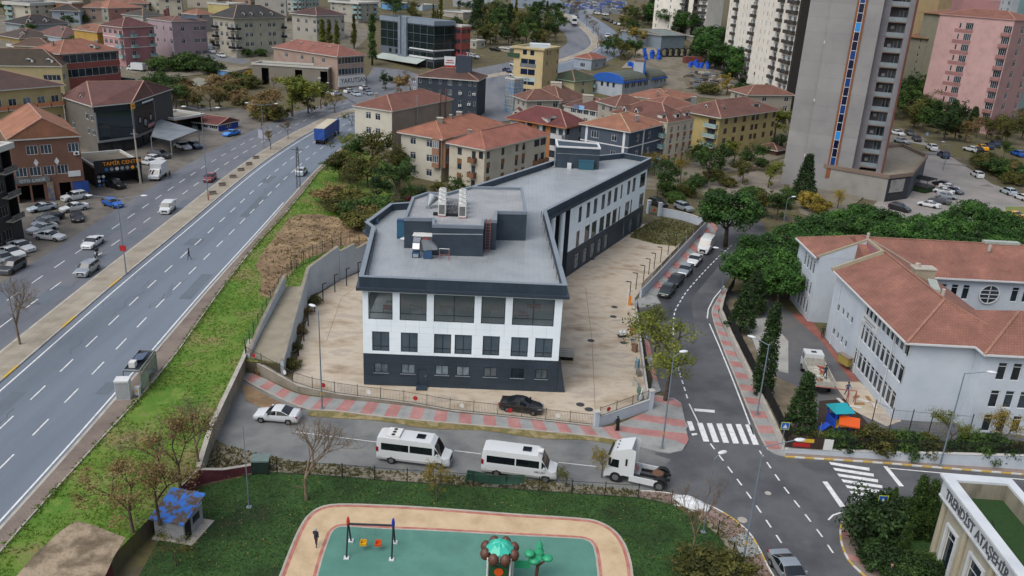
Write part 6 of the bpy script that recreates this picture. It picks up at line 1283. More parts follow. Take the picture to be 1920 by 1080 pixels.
Ps=Vector((49.2,79.3,0));ops=[]
for z in(6.3,3.1,.2):
 for k in range(12):ops.append((1.5+k*1.55+(.7 if k>2 else 0),2.45+k*1.55+(.7 if k>2 else 0),z,z+2.0))
sface((49.2,79.3),(80,79.3),ops);sface((80,79.3),(80,116.6),[]);sface((80,116.6),(41.2,116.6),[])
nw=Vector((41.3,116.6,0));ops=[]
for z in(6.5,3.4,.7):
 for k in range(4):ops.append((2.6+k*1.25,3.4+k*1.25,z,z+1.9))
sface((41.3,116.6),(41.3,108.3),ops);sface((41.3,108.3),(47.2,108.3),[]);sface((47.2,108.3),(47.2,103.2),[]);sface((47.2,103.2),(42,103.2),[])
ops=[(.6+k*1.5,1.5+k*1.5,z,z+2.0)for z in(6.4,3.2)for k in range(4)]+[(11.5+k*1.5,12.4+k*1.5,z,z+2.0)for z in(6.4,3.2)for k in range(6)]
sface((53.4,103),(78,103),ops);sface((53.4,90.5),(53.4,103),[]);sface((66,103),(66,90.5),[(1+k*1.5,2+k*1.5,z,z+2)for z in(6.4,3.2)for k in range(7)])if False else None
sw.build('wall',M_school,sch)
for p,d,o,k in swin:add_window(sch,p,d,o,'t' if o[3]-o[2]>1.2 else '1',M_fwhite,M_pane,True,org=SO,inset=.04)
rwin=MB().lathe([(1.35,0),(1.35,.12),(1.2,.12),(1.2,0)],k=24).build('round_window',M_fwhite,sch,Vector((62,102.95,7.3))-SO);rwin.rotation_euler=(math.pi/2,0,0)
MB().lathe([(0,.04),(1.2,.04)],k=24).build('pane',M_pane,rwin);MB().box(-.05,.05,-1.2,1.2,.05,.1).box(-1.2,1.2,-.05,.05,.05,.1).box(-1.2,1.2,.5,.58,.05,.1).box(-1.2,1.2,-.58,-.5,.05,.1).build('glazing_bar',M_fwhite,rwin)
M_srt=roofm('8c5146');rb=MB();RZ=12.15
a,b_,c,d_=Vector((41.4,80.6,ZE)),Vector((54,80.6,ZE)),Vector((54,117.2,ZE)),Vector((40.7,117.2,ZE));r1,r2=Vector((47.7,87,RZ)),Vector((47.7,110.6,RZ))
def on_w(x,y):return Vector((x,y,ZE+(x-41.4)/(47.7-41.4)*(RZ-ZE)))
S_=lambda*ps:rb.face([p-SO for p in ps])
S_(a,b_,r1);S_(b_,c,r2,r1);S_(c,d_,r2)
S_(a,r1,Vector((47.7,103.2,RZ)),on_w(41.4,103.2));S_(on_w(47.2,103.2),Vector((47.7,103.2,RZ)),Vector((47.7,108.3,RZ)),on_w(47.2,108.3));S_(on_w(40.8,108.3),Vector((47.7,108.3,RZ)),r2,d_)
rb.f=[f if(Vector(rb.v[f[1]])-Vector(rb.v[f[0]])).cross(Vector(rb.v[f[2]])-Vector(rb.v[f[0]])).z>0 else f[::-1]for f in rb.f]
ro=rb.build('roof',M_srt,sch)
def hiproof(x0,x1,y0,y1,rz_,ins0,ins1):
 m=(y0+y1)/2;b=MB();A_,B2,C_,D_=[Vector(p)-SO for p in((x0,y0,ZE),(x1,y0,ZE),(x1,y1,ZE),(x0,y1,ZE))];p,q=Vector((x0+ins0,m,rz_))-SO,Vector((x1-ins1,m,rz_))-SO
 b.quad(A_,B2,q,p);b.quad(C_,D_,p,q);b.face([D_,A_,p]);b.face([B2,C_,q]);return b.build('roof',M_srt,sch)
hiproof(46,80.6,102.4,117.2,RZ+.02,0.1,6);hiproof(48.6,80.6,78.7,91,RZ-.1,6.2,6)
for p,q in(((41.4,103.2),(41.4,80.6)),((41.4,80.6),(49,80.6)),((48.6,78.7),(80.6,78.7)),((48.6,80.6),(48.6,78.7)),((40.7,117.2),(40.8,108.3)),((54,102.4),(78,102.4))):MB().bar(Vector(p+(ZE-.08,))-SO,Vector(q+(ZE-.08,))-SO,.14,.2).build('gutter',M_fwhite,sch)
cb=MB()
for p,q in((a,r1),(b_,r1),(r1,r2),(d_,r2),(Vector((48.6,78.7,ZE)),Vector((54.8,84.85,RZ-.1))),(Vector((47.7,109.8,RZ)),Vector((74.6,109.8,RZ)))):cb.bar(p-SO+Vector((0,0,.03)),q-SO+Vector((0,0,.03)),.28,.14)
cb.build('ridge',roofm('9a6152'),sch)
vb=MB()
for p,q in(((49.0,80.7,ZE+.08),(53.2,84.6,RZ-.95)),((47.9,108.2,RZ+.06),(53.6,103.0,ZE+.2)),((62,102.6,ZE+.1),(62,102.7,ZE+.12))):vb.bar(Vector(p)-SO,Vector(q)-SO,.32,.05)
vb.build('valley',mat('valley_strip',['7f7868','8d8677'],1,.8),sch)
MB().quad(*[Vector(p)-SO for p in((47.2,108.28,ZE),(41.0,108.28,ZE),(41.0,108.28,ZE+.25),(47.2,108.28,12.1))]).build('well_wall',M_school,sch)
MB().quad(*[Vector(p)-SO for p in((47.18,103.3,ZE),(47.18,108.2,ZE),(47.18,108.2,12.2),(47.18,103.3,12.2))]).build('well_wall',wallm('8a5a5e'),sch)
MB().bar(Vector((41.2,103.15,ZE+.1))-SO,Vector((47.3,103.15,12.25))-SO,.25,.5).bar(Vector((41.0,108.35,ZE+.1))-SO,Vector((47.3,108.35,12.25))-SO,.2,.25).bar(Vector((47.3,103.15,12.2))-SO,Vector((47.3,108.35,12.2))-SO,.25,.3).build('coping',mat('well_coping',['8d8672','9a937f'],1,.85),sch)
q=Vector((49.5,96.5,11.0))-SO;ch_=MB().box(-1.2,1.2,-.7,.7,-1.5,1.5).build('chimney',wallm('8f8570'),sch,q);MB().box(-1.35,1.35,-.8,.8,1.5,1.65).tube((-.8,0,1.65),(-.8,0,2.1),.3,k=10).build('cap',M_conc2,ch_)
MB().box(-.5,.5,-1.9,1.9,0,.35).build('skylight',mat('skylight_pale',['8a9088','9aa098'],1,.4),sch,Vector((48.8,92.0,11.75))-SO,R(-18));MB().box(-2.4,2.4,-.4,.4,0,.35).build('skylight',MATS['skylight_pale'],sch,Vector((66,110,RZ))-SO)
for p in((48.2,88.5,11.9),(47.5,109,12.1),(63.5,108,11.6)):MB().tube((0,0,0),(0,0,.9),.2,k=8).build('vent_pipe',M_conc2,sch,Vector(p)-SO)
t0,z0=on_face(1618.5,592,Pw,dS);t1,z1=on_face(1646,622,Pw,dS)
sg=MB().box(0,t1-t0,-.12,-.02,0,.95).build('name_board',M_fwhite,sch,Pw+dS*t0+Vector((0,0,(z0+z1)/2-.45))-SO,-math.pi/2)
b=MB()
for k in range(9):b.box(.5+k*(t1-t0-1)/9,.5+(k+.75)*(t1-t0-1)/9,-.14,-.12,.5,.68).box(1.2+k*(t1-t0-2.4)/9,1.2+(k+.7)*(t1-t0-2.4)/9,-.14,-.12,.2,.34)
b.build('lettering',mat('faded_ink','6d7278',rough=.8),sg)
for y in(101,92.5,84.5):MB().tube((0,0,0),(0,0,ZE),.06,k=6).build('downpipe',M_fwhite,sch,Vector((41.92,y,0))-SO)
# -------- lettered pavilion at the bottom right
Zl,Zt=6.5,8.3
Tc=GP(1762,927,Zl);dT=unit(GP(1873,1080,Zl)-Tc);nT=Vector((dT.y,-dT.x,0));LT=17.0
M_pav=mat('pavilion_white',['aab0b4','b8bdc0','c0c4c6'],.4,.55);M_pavc=mat('pavilion_cream',['8f8a7c','9b9687','a39e90'],.4,.8)
pv=empty('lettered_pavilion',(Tc.x,Tc.y,0),math.atan2(dT.y,dT.x),'white pavilion with grey name lettering and artificial grass on its roof','building')
WD=5.2
b=MB();ops=[(1.3,2.75,1.0,4.7),(5.0,6.9,.2,4.9),(9.2,11.1,.2,4.9),(13,14.9,.2,4.9)]
wall_face(b,Vector((.35,.45,0)),Vector((1,0,0)),LT-.35,0,Zl,ops,.25,0);wall_face(b,Vector((.35,WD-.3,0)),Vector((0,-1,0)),WD-.75,0,Zl,[],.2,0)
b.build('wall',M_pavc,pv)
for o in ops:
 add_window(pv,Vector((.35,.45,0)),Vector((1,0,0)),o,'t',M_fwhite,M_pane,inset=.05)
 fb=MB().box(o[0]+.35-.22,o[0]+.35,.3,.45,o[2]-.2,o[3]+.22).box(o[1]+.35,o[1]+.35+.22,.3,.45,o[2]-.2,o[3]+.22).box(o[0]+.35,o[1]+.35,.3,.45,o[3],o[3]+.22).box(o[0]+.35,o[1]+.35,.3,.45,o[2]-.2,o[2]);fb.build('surround',M_pav,pv)
for x in(.55,4.2,8.3,12.4):MB().tube((x,.35,0),(x,.35,Zl),.28,.24,k=14).lathe([(.4,0),(.4,.4),(.3,.55)],(x,.35,0),14).build('column',mat('column_cream',['8d8673','9a9380'],.6,.75),pv)
b=MB().box(0,LT,0,.12,Zl,Zt-.35).box(-.0,.12,.12,WD,Zl,Zt-.35).build('frieze',M_pav,pv)
MB().box(-.12,LT,-.12,.55,Zt-.35,Zt-.2).box(-.25,LT,-.25,.62,Zt-.2,Zt).box(-.25,.62,.62,WD-.62,Zt-.2,Zt).box(-.25,LT,WD-.62,WD+.05,Zt-.2,Zt).box(-.06,LT,-.06,.12,Zl-.06,Zl+.1).build('cornice',M_pav,pv)
MB().quad((.62,.62,Zt-.2),(LT,.62,Zt-.2),(LT,.62,Zl+.2),(.62,.62,Zl+.2)).quad((.62,WD-.62,Zl+.2),(LT,WD-.62,Zl+.2),(LT,WD-.62,Zt-.2),(.62,WD-.62,Zt-.2)).quad((.62,WD-.62,Zt-.2),(.62,.62,Zt-.2),(.62,.62,Zl+.2),(.62,WD-.62,Zl+.2)).build('parapet_inside',mat('grimy_parapet',['5f5b50','7d7869','8b8676'],.9,.9,stretch=(1,1,.25)),pv)
MB().quad((.5,.5,Zl+.25),(LT,.5,Zl+.25),(LT,WD-.5,Zl+.25),(.5,WD-.5,Zl+.25)).build('roof',mat('artificial_grass',['1d3313','24401a','1a3a14'],2.0,.95,.5,40),pv)
MB().tube((3.5,2.4,Zl+.27),(6.2,1.6,Zl+.27),.03,k=5).build('cable',M_black,pv)
tm=text_mesh('TRENDİST ATAŞEHİR',1.15,mat('letter_grey','4a4d52',rough=.5),'lettering',.04);o=put('lettering',tm,pv,(5.75,-.03,Zl+.36));o.rotation_euler=(math.pi/2,0,0);o.scale=(.86,1,1)
# -------- towers on the right
A_=GP(1471,297,6);B2=GP(1598,313,6);C_=GP(1657,305,6);dA=unit(B2-A_);WA=(B2-A_).length;bk=Vector((-dA.y,dA.x,0));HT=78.0
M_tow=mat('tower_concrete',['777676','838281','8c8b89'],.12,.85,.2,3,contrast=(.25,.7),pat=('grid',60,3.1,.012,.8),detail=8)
M_tow2=mat('tower_concrete_shade',['66646a','706e72','79777a'],.12,.85,.2,3,pat=('grid',60,3.1,.012,.8))  # tower concrete with the shade of the balcony recess put into its colour
tw=empty('grey_tower',(A_.x,A_.y,0),math.atan2(dA.y,dA.x),'tall grey concrete tower with an orange stripe of blue windows','tower block')
L2=on_face(1657,312,Vector((A_.x,A_.y,0)),dA)[0]-WA+.2
MB().box(0,WA*.30,0,22,0,HT).build('wall',M_tow,tw);MB().box(WA*.30,WA,-.8,22,0,HT).build('wall',M_tow,tw)
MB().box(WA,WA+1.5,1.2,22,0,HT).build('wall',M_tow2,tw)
sx0,sx1=WA*.645,WA*.785
MB().box(sx0,sx1,-.98,-.8,3,HT).build('orange_stripe',mat('stripe_orange',['6e4024','7a4a2c'],.5,.7),tw)
k=0;z=6.0;blues=[mat('win_blue_dark','0d1630',rough=.15,spec=.6),mat('win_blue','173a70',rough=.2),mat('win_blue_bright','2f7fc0',rough=.2)]
wm_=[MB().box((sx0+sx1)/2-.5,(sx0+sx1)/2+.5,-1.02,-.985,0,1.75).mesh('stripe_window',m_)for m_ in blues]
fm_=MB().box((sx0+sx1)/2-.58,(sx0+sx1)/2+.58,-1.0,-.98,-.12,0).box((sx0+sx1)/2-.58,(sx0+sx1)/2-.5,-1.0,-.98,0,1.8).box((sx0+sx1)/2+.5,(sx0+sx1)/2+.58,-1.0,-.98,0,1.8).mesh('frame',M_fwhite)
while z<HT-2:
 o=put('stripe_window',wm_[0 if k%3 else(2 if k in(3,15,30)else 1)],tw,(0,0,z));put('frame',fm_,o);z+=1.92;k+=1
bx0,bx1=WA+1.5,WA+L2-1.6;nfl=int((HT-6)/3.1)
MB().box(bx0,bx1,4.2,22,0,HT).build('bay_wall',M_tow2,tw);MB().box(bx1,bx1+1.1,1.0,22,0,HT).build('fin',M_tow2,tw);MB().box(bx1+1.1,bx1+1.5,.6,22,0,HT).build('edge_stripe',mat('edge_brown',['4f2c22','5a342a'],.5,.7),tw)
slab_m=MB().box(bx0,bx1,1.2,4.2,0,.22).mesh('balcony',mat('slab_edge',['5a4a42','6a5850'],1,.8));rail_m=MB().box(bx0,bx1,1.22,1.28,.22,1.15).mesh('railing',mat('rail_grey',['6b7478','7a8488'],.6,.2,spec=.6));w_=(bx1-bx0)
door_m=MB().box(bx0+w_*.55,bx0+w_*.95,4.12,4.19,.25,2.5).mesh('door',M_panel);dfr=MB().box(bx0+w_*.73,bx0+w_*.76,4.08,4.12,.25,2.5).box(bx0+w_*.53,bx0+w_*.55,4.08,4.19,.25,2.5).box(bx0+w_*.95,bx0+w_*.97,4.08,4.19,.25,2.5).mesh('door_frame',M_fwhite)
acm=MB().box(bx0+w_*.18,bx0+w_*.38,3.8,4.2,1.5,2.15).mesh('ac_unit',M_acw)
for i in range(nfl):
 z=6+i*3.1;bo=put('balcony',slab_m,tw,(0,0,z));put('railing',rail_m,bo);do=put('door',door_m,tw,(0,0,z));put('door_frame',dfr,do)
 if i%3!=1:put('ac_unit',acm,tw,(0,0,z+(.2 if i%2 else-.4)))
 if i%2==0:MB().box(WA*.285,WA*.30,-.35,0,z+1,z+1.6).build('ac_unit',M_acw,tw)if i%4==0 else None
for i in range(nfl):put('ledge',MB().box(WA+1.52,WA+1.7,.9,1.2,6+i*3.1,6.5+i*3.1).mesh('ledge',M_brick),tw)
h=house('tower_podium','low concrete podium with flat roof at the foot of the grey tower','podium',(1657,379),[(1524,306),(1667,331),(1710,326),(1738,293)],['7c7a74','2a2e35','3b4048','5f5c58'],((),(['.'],),(['s.s'],)),('flat','7d7668',.35,.25),Fi=1,square=False,depth=14,eave='6b5a4e')
r,Pl,H,org=h;q,rz=at_face(Pl,1,.0,0,.08);L=(Pl[2]-Pl[1]).length;MB().box(L*.12,L*.72,-.06,.02,H*.35,H*.85).build('poster',mat('poster_faded',['5d5a58','8f8c88','3d3430'],.5,.6),r,q,rz);MB().box(L*.1,L*.6,-.03,.02,.2,H*.3).build('shop_window',M_shop,r,q,rz)
k=empty('shop_kiosk',G(1727,358),R(40),'black glass kiosk with pergola top outside the podium shop','kiosk');MB().box(-2.2,2.2,-2,2,0,1.3).build('hedge_box',mat('box_turf',['16280f','1f3616'],1,.95),k);MB().box(-2.3,2.3,-2.1,2.1,1.3,1.4).box(-2.2,-2.1,-2,-1.9,1.4,3).box(2.1,2.2,-2,-1.9,1.4,3).box(-2.2,-2.1,1.9,2,1.4,3).box(2.1,2.2,1.9,2,1.4,3).build('frame',M_black,k)
b=MB();[b.box(-2.3+i*.65,-2.2+i*.65,-2.2,2.2,3,3.12)for i in range(8)];b.build('pergola',M_frame,k)
def cream(nm,lb,pts,zb,floors,pat,dep,bal_):
 return house(nm,lb,'tower block',zb,None,['c4beb2','bcb6aa'],(([pat]*floors),),('flat','77736a',.5,.2),pts=pts,Fi=0,depth=dep,top=floors*3.05,bal=bal_,wh=2.0,ww=1.6,fm=M_fwhite,gm=M_panel)
p0=G(1352,128);p1=G(1420,178);p2=G(1478,222)
mid=p0.lerp(p2,.5)
M_ironb=mat('iron_balcony',['2f2c29','3a3632'],1,.7)
cream('cream_tower','cream apartment tower, the wide one left of the grey tower',[(p0.x,p0.y),(p0.x+(p2.x-p0.x)*.46,p0.y+(p2.y-p0.y)*.46)],2.0,24,'n.B.nnn.B',16,M_ironb)
dq=unit(p2-p0);nq=Vector((dq.y,-dq.x,0));a0=p0+(p2-p0)*.46+nq*2.2
cream('cream_tower','cream apartment tower half hidden by the grey tower, nearer and lower-walled',[(a0.x,a0.y),((p2+nq*2.2).x,(p2+nq*2.2).y)],1.0,24,'B.nnn.B.BB',18,M_ironb)
b=MB();e=p2+nq*2.2+dq*.8;MB().box(-.8,.8,0,18,0,70).build('dark_shaft',wallm('241f1e'),bpy.data.objects['cream_tower.001'],e-Vector(bpy.data.objects['cream_tower.001'].location),math.atan2(dq.y,dq.x))
p0=G(1222,60);p2=G(1318,76)
cream('cream_tower','cream apartment tower farther up the hill with dark window shafts',[(p0.x,p0.y),(p2.x,p2.y)],p2.z-3,22,'n.n.B.BB',18,M_ironb)
for t in(.62,.78):q=p0.lerp(p2,t);MB().box(-.9,.9,-.3,2,0,66).build('dark_shaft',wallm('241f1e'),bpy.data.objects['cream_tower.002'],q-Vector(bpy.data.objects['cream_tower.002'].location),math.atan2((p2-p0).y,(p2-p0).x))
h=house('striped_annex','small block with vertical white fins and a dark screen between the towers','annex',(1462,205),[(1455,118),(1466,121),(1490,116)],['8f8a7d','9a9588'],((),()),('flat','6b3a36',.3,.2),lens=(7,9))
r,Pl,H,org=h
q,rz=at_face(Pl,1,0,0,.1);MB().box(.6,8.2,-.05,0,H*.1,H*.62).build('dark_screen',M_shop,r,q,rz)
for k in range(9):MB().box(.2+k*.95,.55+k*.95,-.3,0,H*.68,H*.98).build('fin',M_fwhite,r,q,rz)
h=house('pink_tower','pink nine-storey apartment tower with ladder of balconies','tower block',(1850,252),[(1774,27),(1888,37),(1918,30)],['ab8885','8a6a68','ab8885'],(['..nW...W']*9+['........'],['.w.w']*9+['....']),('hip','85493c',2.2,.3),lens=(25,14),wh=2.2,gm=M_pane,ft=1.6,eave='a57f7d')
r,Pl,H,org=h
for i in range(9):
 for t0_,t1_ in((.25,.5),(.875,.99)):
  L=(Pl[1]-Pl[0]).length;q,rz=at_face(Pl,0,t0_,H-1.6-(i+1)*(H-1.6)/10,.02);MB().box(0,L*(t1_-t0_),-.5 if t0_>.8 else-.05,0,-.1,.95).build('balcony_band',wallm('8a5f5e'),r,q,rz)
MB().prism([(p.x,p.y)for p in[Pl[0].lerp(Pl[2],.3)+Vector((0,6,0)),Pl[0].lerp(Pl[2],.3)+Vector((12,6,0)),Pl[0].lerp(Pl[2],.3)+Vector((12,14,0)),Pl[0].lerp(Pl[2],.3)+Vector((0,14,0))]],H,H+5).build('roof_room',wallm('966c6c'),r)
0 and house('pink_side_wing','brown-sided pink wing at the right of the pink tower','tower block',(1868,256),[(1893,45),(1920,42)],['6b4f4d','7b5a58'],(['.w.w']*9,),('flat','8f6666',.5,.2),Fi=0,depth=14,lens=(0,14),top=38)
for nm,lb,bs,ch,ln,tp in(('sage_block','sage green apartment block with pointed balconies beside the grey tower',(1716,178),[(1690,66),(1716,72),(1738,68)],(12,10),None),('sage_block','taller sage green apartment block with ochre eaves behind the pointed balconies',(1752,190),[(1722,22),(1752,28),(1776,24)],(14,12),None)):
 h=house(nm,lb,'apartment block',bs,ch,['7a7866','83816e','7a7866'],(['.n']*8,['.B']*8),('hip','85503a',1.6,.7),lens=ln,bal='74725f',eave='8a6a30',wh=1.8)
for nm,lb,bs,ch,ln,wc,pt in(('ochre_tower','ochre-sided tower top showing above the sage blocks',(1728,150),[(1716,-30),(1728,-28),(1748,-32)],(10,10),'8f7a55',['.n']*10),('white_finned_block','white finned apartment block at the top right behind the pink tower',(1800,130),[(1748,-20),(1790,-16),(1850,-22)],(14,22),'8f9498',['nwnwnw']*12),('green_trim_block','pale block with green trim at the top right corner',(1900,120),[(1850,-4),(1890,2),(1930,-2)],(14,14),'8a9a94',['wWw']*10),('teal_tower','smooth teal-green tower at the right edge behind the pink wing',(1905,215),[(1898,-30),(1930,-28),(1960,-32)],(9,9),'5f7d80',['..']*10)):
 house(nm,lb,'tower block',bs,ch,[wc,wc],(pt,pt),('flat','77736a',.4,.3),lens=ln,gm=M_panel)
house('gate_lodge','small brown timber lodge at the left foot of the grey tower','lodge',(1455,292),[(1440,279),(1455,282),(1470,279)],['4a332a','523a30'],(),('hip','5a3a32',1.2,.5),lens=(6,6))
# -------- trees and shrubs
def leafmat(name,cols,trans=.25):
 if name in MATS:return MATS[name]
 m=bpy.data.materials.new(name);m.use_nodes=True;t=m.node_tree;N=t.nodes;L=t.links;MATS[name]=m
 b=N['Principled BSDF'];b.inputs['Roughness'].default_value=.65;b.inputs['Specular IOR Level'].default_value=.25
 at=N.new('ShaderNodeAttribute');at.attribute_name='tint';r=N.new('ShaderNodeValToRGB');e=r.color_ramp.elements
 while len(e)<len(cols):e.new(.5)
 for i,c in enumerate(cols):e[i].position=i/(len(cols)-1);e[i].color=lin(c)
 L.new(at.outputs['Fac'],r.inputs['Fac'])
 oi=N.new('ShaderNodeObjectInfo');mr=N.new('ShaderNodeMapRange');mr.inputs['To Min'].default_value=.8;mr.inputs['To Max'].default_value=1.2
 L.new(oi.outputs['Random'],mr.inputs['Value']);h=N.new('ShaderNodeHueSaturation');L.new(mr.outputs[0],h.inputs['Value']);L.new(r.outputs[0],h.inputs['Color']);L.new(h.outputs[0],b.inputs['Base Color'])
 tr=N.new('ShaderNodeBsdfTranslucent');L.new(h.outputs[0],tr.inputs[0]);mx=N.new('ShaderNodeMixShader');mx.inputs[0].default_value=trans
 L.new(b.outputs[0],mx.inputs[1]);L.new(tr.outputs[0],mx.inputs[2]);L.new(mx.outputs[0],N['Material Output'].inputs[0]);return m
LM={'pine':leafmat('pine_needles',['1b2e13','284519','375a22','486a2c'],.1),'green':leafmat('leaves_green',['202e14','2f451c','405826','52682e'],.2),'olive':leafmat('leaves_olive',['33361a','454722','5a5a2a','6d6a32'],.25),'brown':leafmat('leaves_brown',['54452c','695636','7d6a46','8d7a54'],.25),'yellow':leafmat('leaves_yellow',['5a5420','75692a','8f7d32','a08c3c'],.3),'lime':leafmat('leaves_lime',['3f4a1c','566024','6d722c','7f8038'],.3),'rust':leafmat('leaves_rust',['4a2a20','633826','774430'],.25),'red':leafmat('leaves_red',['4f1a1e','6d2428','7a3a30'],.2),'dark':leafmat('leaves_dark',['172410','203216','2b421c','385024'],.12)}
M_bark=mat('bark',['3a3129','4d4238','5c5146'],3,.95,.5,10);M_twig=mat('twigs',['5a4c3c','6b5c4a','7a6a58'],2,.9)
nr=np.random.default_rng(11)
def leaf_mesh(name,cen,rad,n,size,m,flat=.6,tint=None,squash=.8):
 """leaf-sized quads scattered through clumps; cen (k,3), rad (k,)"""
 k=len(cen);idx=np.repeat(np.arange(k),n);N_=len(idx)
 d=nr.normal(size=(N_,3));d/=np.linalg.norm(d,axis=1)[:,None];rr=nr.random(N_)**.45
 pos=cen[idx]+d*(rad[idx]*rr)[:,None]*np.array([1,1,squash])
 nrm=d*.8+nr.normal(size=(N_,3))*.6+np.array([0,0,flat]);nrm/=np.linalg.norm(nrm,axis=1)[:,None]
 a=np.cross(nrm,nr.normal(size=(N_,3)));a/=np.linalg.norm(a,axis=1)[:,None];b=np.cross(nrm,a)
 s=size*(.6+.8*nr.random(N_));a*=s[:,None];b*=(s*.7)[:,None]
 v=np.stack([pos-a,pos-b*.8,pos+a,pos+b*.8],1).reshape(-1,3)
 me=bpy.data.meshes.new(name);me.vertices.add(4*N_);me.vertices.foreach_set('co',v.ravel());me.loops.add(4*N_);me.loops.foreach_set('vertex_index',np.arange(4*N_,dtype=np.int32));me.polygons.add(N_);me.polygons.foreach_set('loop_start',np.arange(0,4*N_,4,dtype=np.int32));
 t=(nr.random(k)if tint is None else tint)[idx]*.75+nr.random(N_)*.25
 at=me.attributes.new('tint','FLOAT','POINT');at.data.foreach_set('value',np.repeat(t,4).astype(np.float32));me.materials.append(m);me.update(calc_edges=True);return me
def branches(b,p,d,L,r,depth,spread,out,k=5):
 q=p+d*L;b.tube(p,q,r,r*.68,k=k,cap=False)
 if depth==0:out.append(q);return
 n=2 if depth>1 and rng.random()<.35 else 3
 for i in range(n):
  ax=d.orthogonal().normalized();ax.rotate(Matrix.Rotation(rng.uniform(0,6.28),3,d));nd=(d+ax*spread*rng.uniform(.6,1.3)+Vector((0,0,.12))).normalized()
  branches(b,q,nd,L*rng.uniform(.62,.85),r*.62,depth-1,spread,out,max(3,k-1))
 if rng.random()<.6:
  ax=d.orthogonal().normalized();ax.rotate(Matrix.Rotation(rng.uniform(0,6.28),3,d));m=p+d*L*.55;out.append(m+ax*L*.5);b.tube(m,m+ax*L*.5+d*L*.3,r*.4,r*.15,k=3,cap=False)
PROTO={}
def proto(kind):
 if kind in PROTO:return PROTO[kind]
 base,col,var=kind.split('_');b=MB();V3=np.array
 if base=='pine':
  b.tube((0,0,0),(.1,0,2.6),.28,.2,k=7);tips=[]
  for i in range(7):t=i*.9;b.tube((.1,0,2.2+.15*i),(2.4*math.cos(t),2.4*math.sin(t),4.4+.2*(i%3)),.1,.04,k=5)
  c=[]
  while len(c)<85:
   p=nr.uniform(-1,1,3);q=np.linalg.norm(p)
   if .55<q<1 and p[2]>-.55:c.append(p*V3([3.4,3.4,2.3])+V3([0,0,5.0]))
  c=V3(c);me=leaf_mesh('crown',c,nr.uniform(.65,1.05,len(c)),95,.17,LM[col],.7,tint=np.clip((c[:,2]-3.2)/4+nr.uniform(-.3,.3,len(c)),0,1)*0+nr.random(len(c)))
 elif base=='decid':
  tips=[];branches(b,Vector((0,0,0)),Vector((.05,0,1)).normalized(),2.2,.17,3,.75,tips);T_=V3([list(t)for t in tips]);n=len(T_)
  c=np.concatenate([T_,T_+nr.normal(size=(n,3))*.7]);zc=c[:,2].max();me=leaf_mesh('crown',c,nr.uniform(.5,.95,len(c)),46,.17,LM[col],.3)
 elif base=='thin':
  tips=[];branches(b,Vector((0,0,0)),Vector((.03,0,1)).normalized(),2.3,.14,3,.7,tips);T_=V3([list(t)for t in tips]);c=np.concatenate([T_,T_+nr.normal(size=T_.shape)*.5]);me=leaf_mesh('crown',c,nr.uniform(.4,.95,len(c)),48,.085,LM[col],.2)
 elif base=='bare':
  tips=[];branches(b,Vector((0,0,0)),Vector((.02,0.03,1)).normalized(),2.0,.15,5,.62,tips,6);T_=V3([list(t)for t in tips])
  tb=MB()
  for t in tips[::2]:
   for _ in range(2):
    dd=Vector(nr.normal(size=3)*.35+V3([0,0,.35]));tb.tube(t,t+dd,.012,.005,k=3,cap=False)
  me=tb.mesh('crown',M_twig)
 elif base=='poplar':
  b.tube((0,0,0),(0,0,9.5),.22,.05,k=6);c=V3([[nr.normal()*.45*(1-z/14),nr.normal()*.45*(1-z/14),z]for z in nr.uniform(1.6,10.5,70)]);me=leaf_mesh('crown',c,nr.uniform(.5,.95,70)*(1-.05*c[:,2]),70,.15,LM[col],.2,squash=1.3)
 elif base=='cypress':
  b.tube((0,0,0),(0,0,1.2),.16,.14,k=6);z=np.linspace(.5,10.3,130);rr=.95*np.clip(1-(z/11)**2.2,.08,1)*np.clip(z/.9,.5,1);t=nr.uniform(0,6.28,130);c=np.stack([rr*.7*np.cos(t),rr*.7*np.sin(t),z],1);me=leaf_mesh('crown',c,np.full(130,.42),70,.1,LM[col],.0,squash=1.7)
 elif base=='conifer':
  b.tube((0,0,0),(0,0,7.5),.2,.04,k=6);c=[]
  for i in range(120):
   z=.9+7*(i/120)**1.1;rr=2.3*(1-(z-.6)/8.2)*math.sqrt(nr.uniform(.4,1));t=i*2.4;c.append([rr*math.cos(t),rr*math.sin(t),z])
  c=V3(c);me=leaf_mesh('crown',c,np.full(120,.55),60,.14,LM[col],.5,squash=.7)
 elif base=='bush':
  for i in range(5):t=i*1.26;b.tube((.1*math.cos(t),.1*math.sin(t),0),(.7*math.cos(t),.7*math.sin(t),1.2),.05,.02,k=4)
  c=[]
  while len(c)<46:
   p=nr.uniform(-1,1,3)
   if .4<np.linalg.norm(p)<1 and p[2]>-.5:c.append(p*V3([1.6,1.6,1.0])+V3([0,0,1.05])+nr.normal(size=3)*.15)
  c=V3(c);me=leaf_mesh('crown',c,nr.uniform(.35,.62,46),75,.11,LM[col],.4)
 tm=b.mesh('trunk',M_twig if base in('bare',)else M_bark,smooth=True);zs=[v.co.z for v in me.vertices];PROTO[kind]=(tm,me,max(zs));return PROTO[kind]
def tree(kind,px,py,h,label,left=False,group=None,wide=1.0,name=None,cat='tree',world=None):
 p=Vector(world)if world else G(px,py,left);tm,me,H=proto(kind);s=h/H
 nm=name or{'pine':'pine_tree','decid':'deciduous_tree','thin':'autumn_tree','bare':'bare_tree','poplar':'poplar_tree','cypress':'cypress_tree','conifer':'conifer_tree','bush':'shrub'}[kind.split('_')[0]]
 r=empty(nm,p,rng.uniform(0,6.28),label,'shrub' if nm=='shrub' else cat,group);r.scale=(s*wide,s*wide,s)
 put('trunk' if nm!='shrub' else 'stem',tm,r);put('crown' if nm!='shrub' else 'foliage',me,r);return r
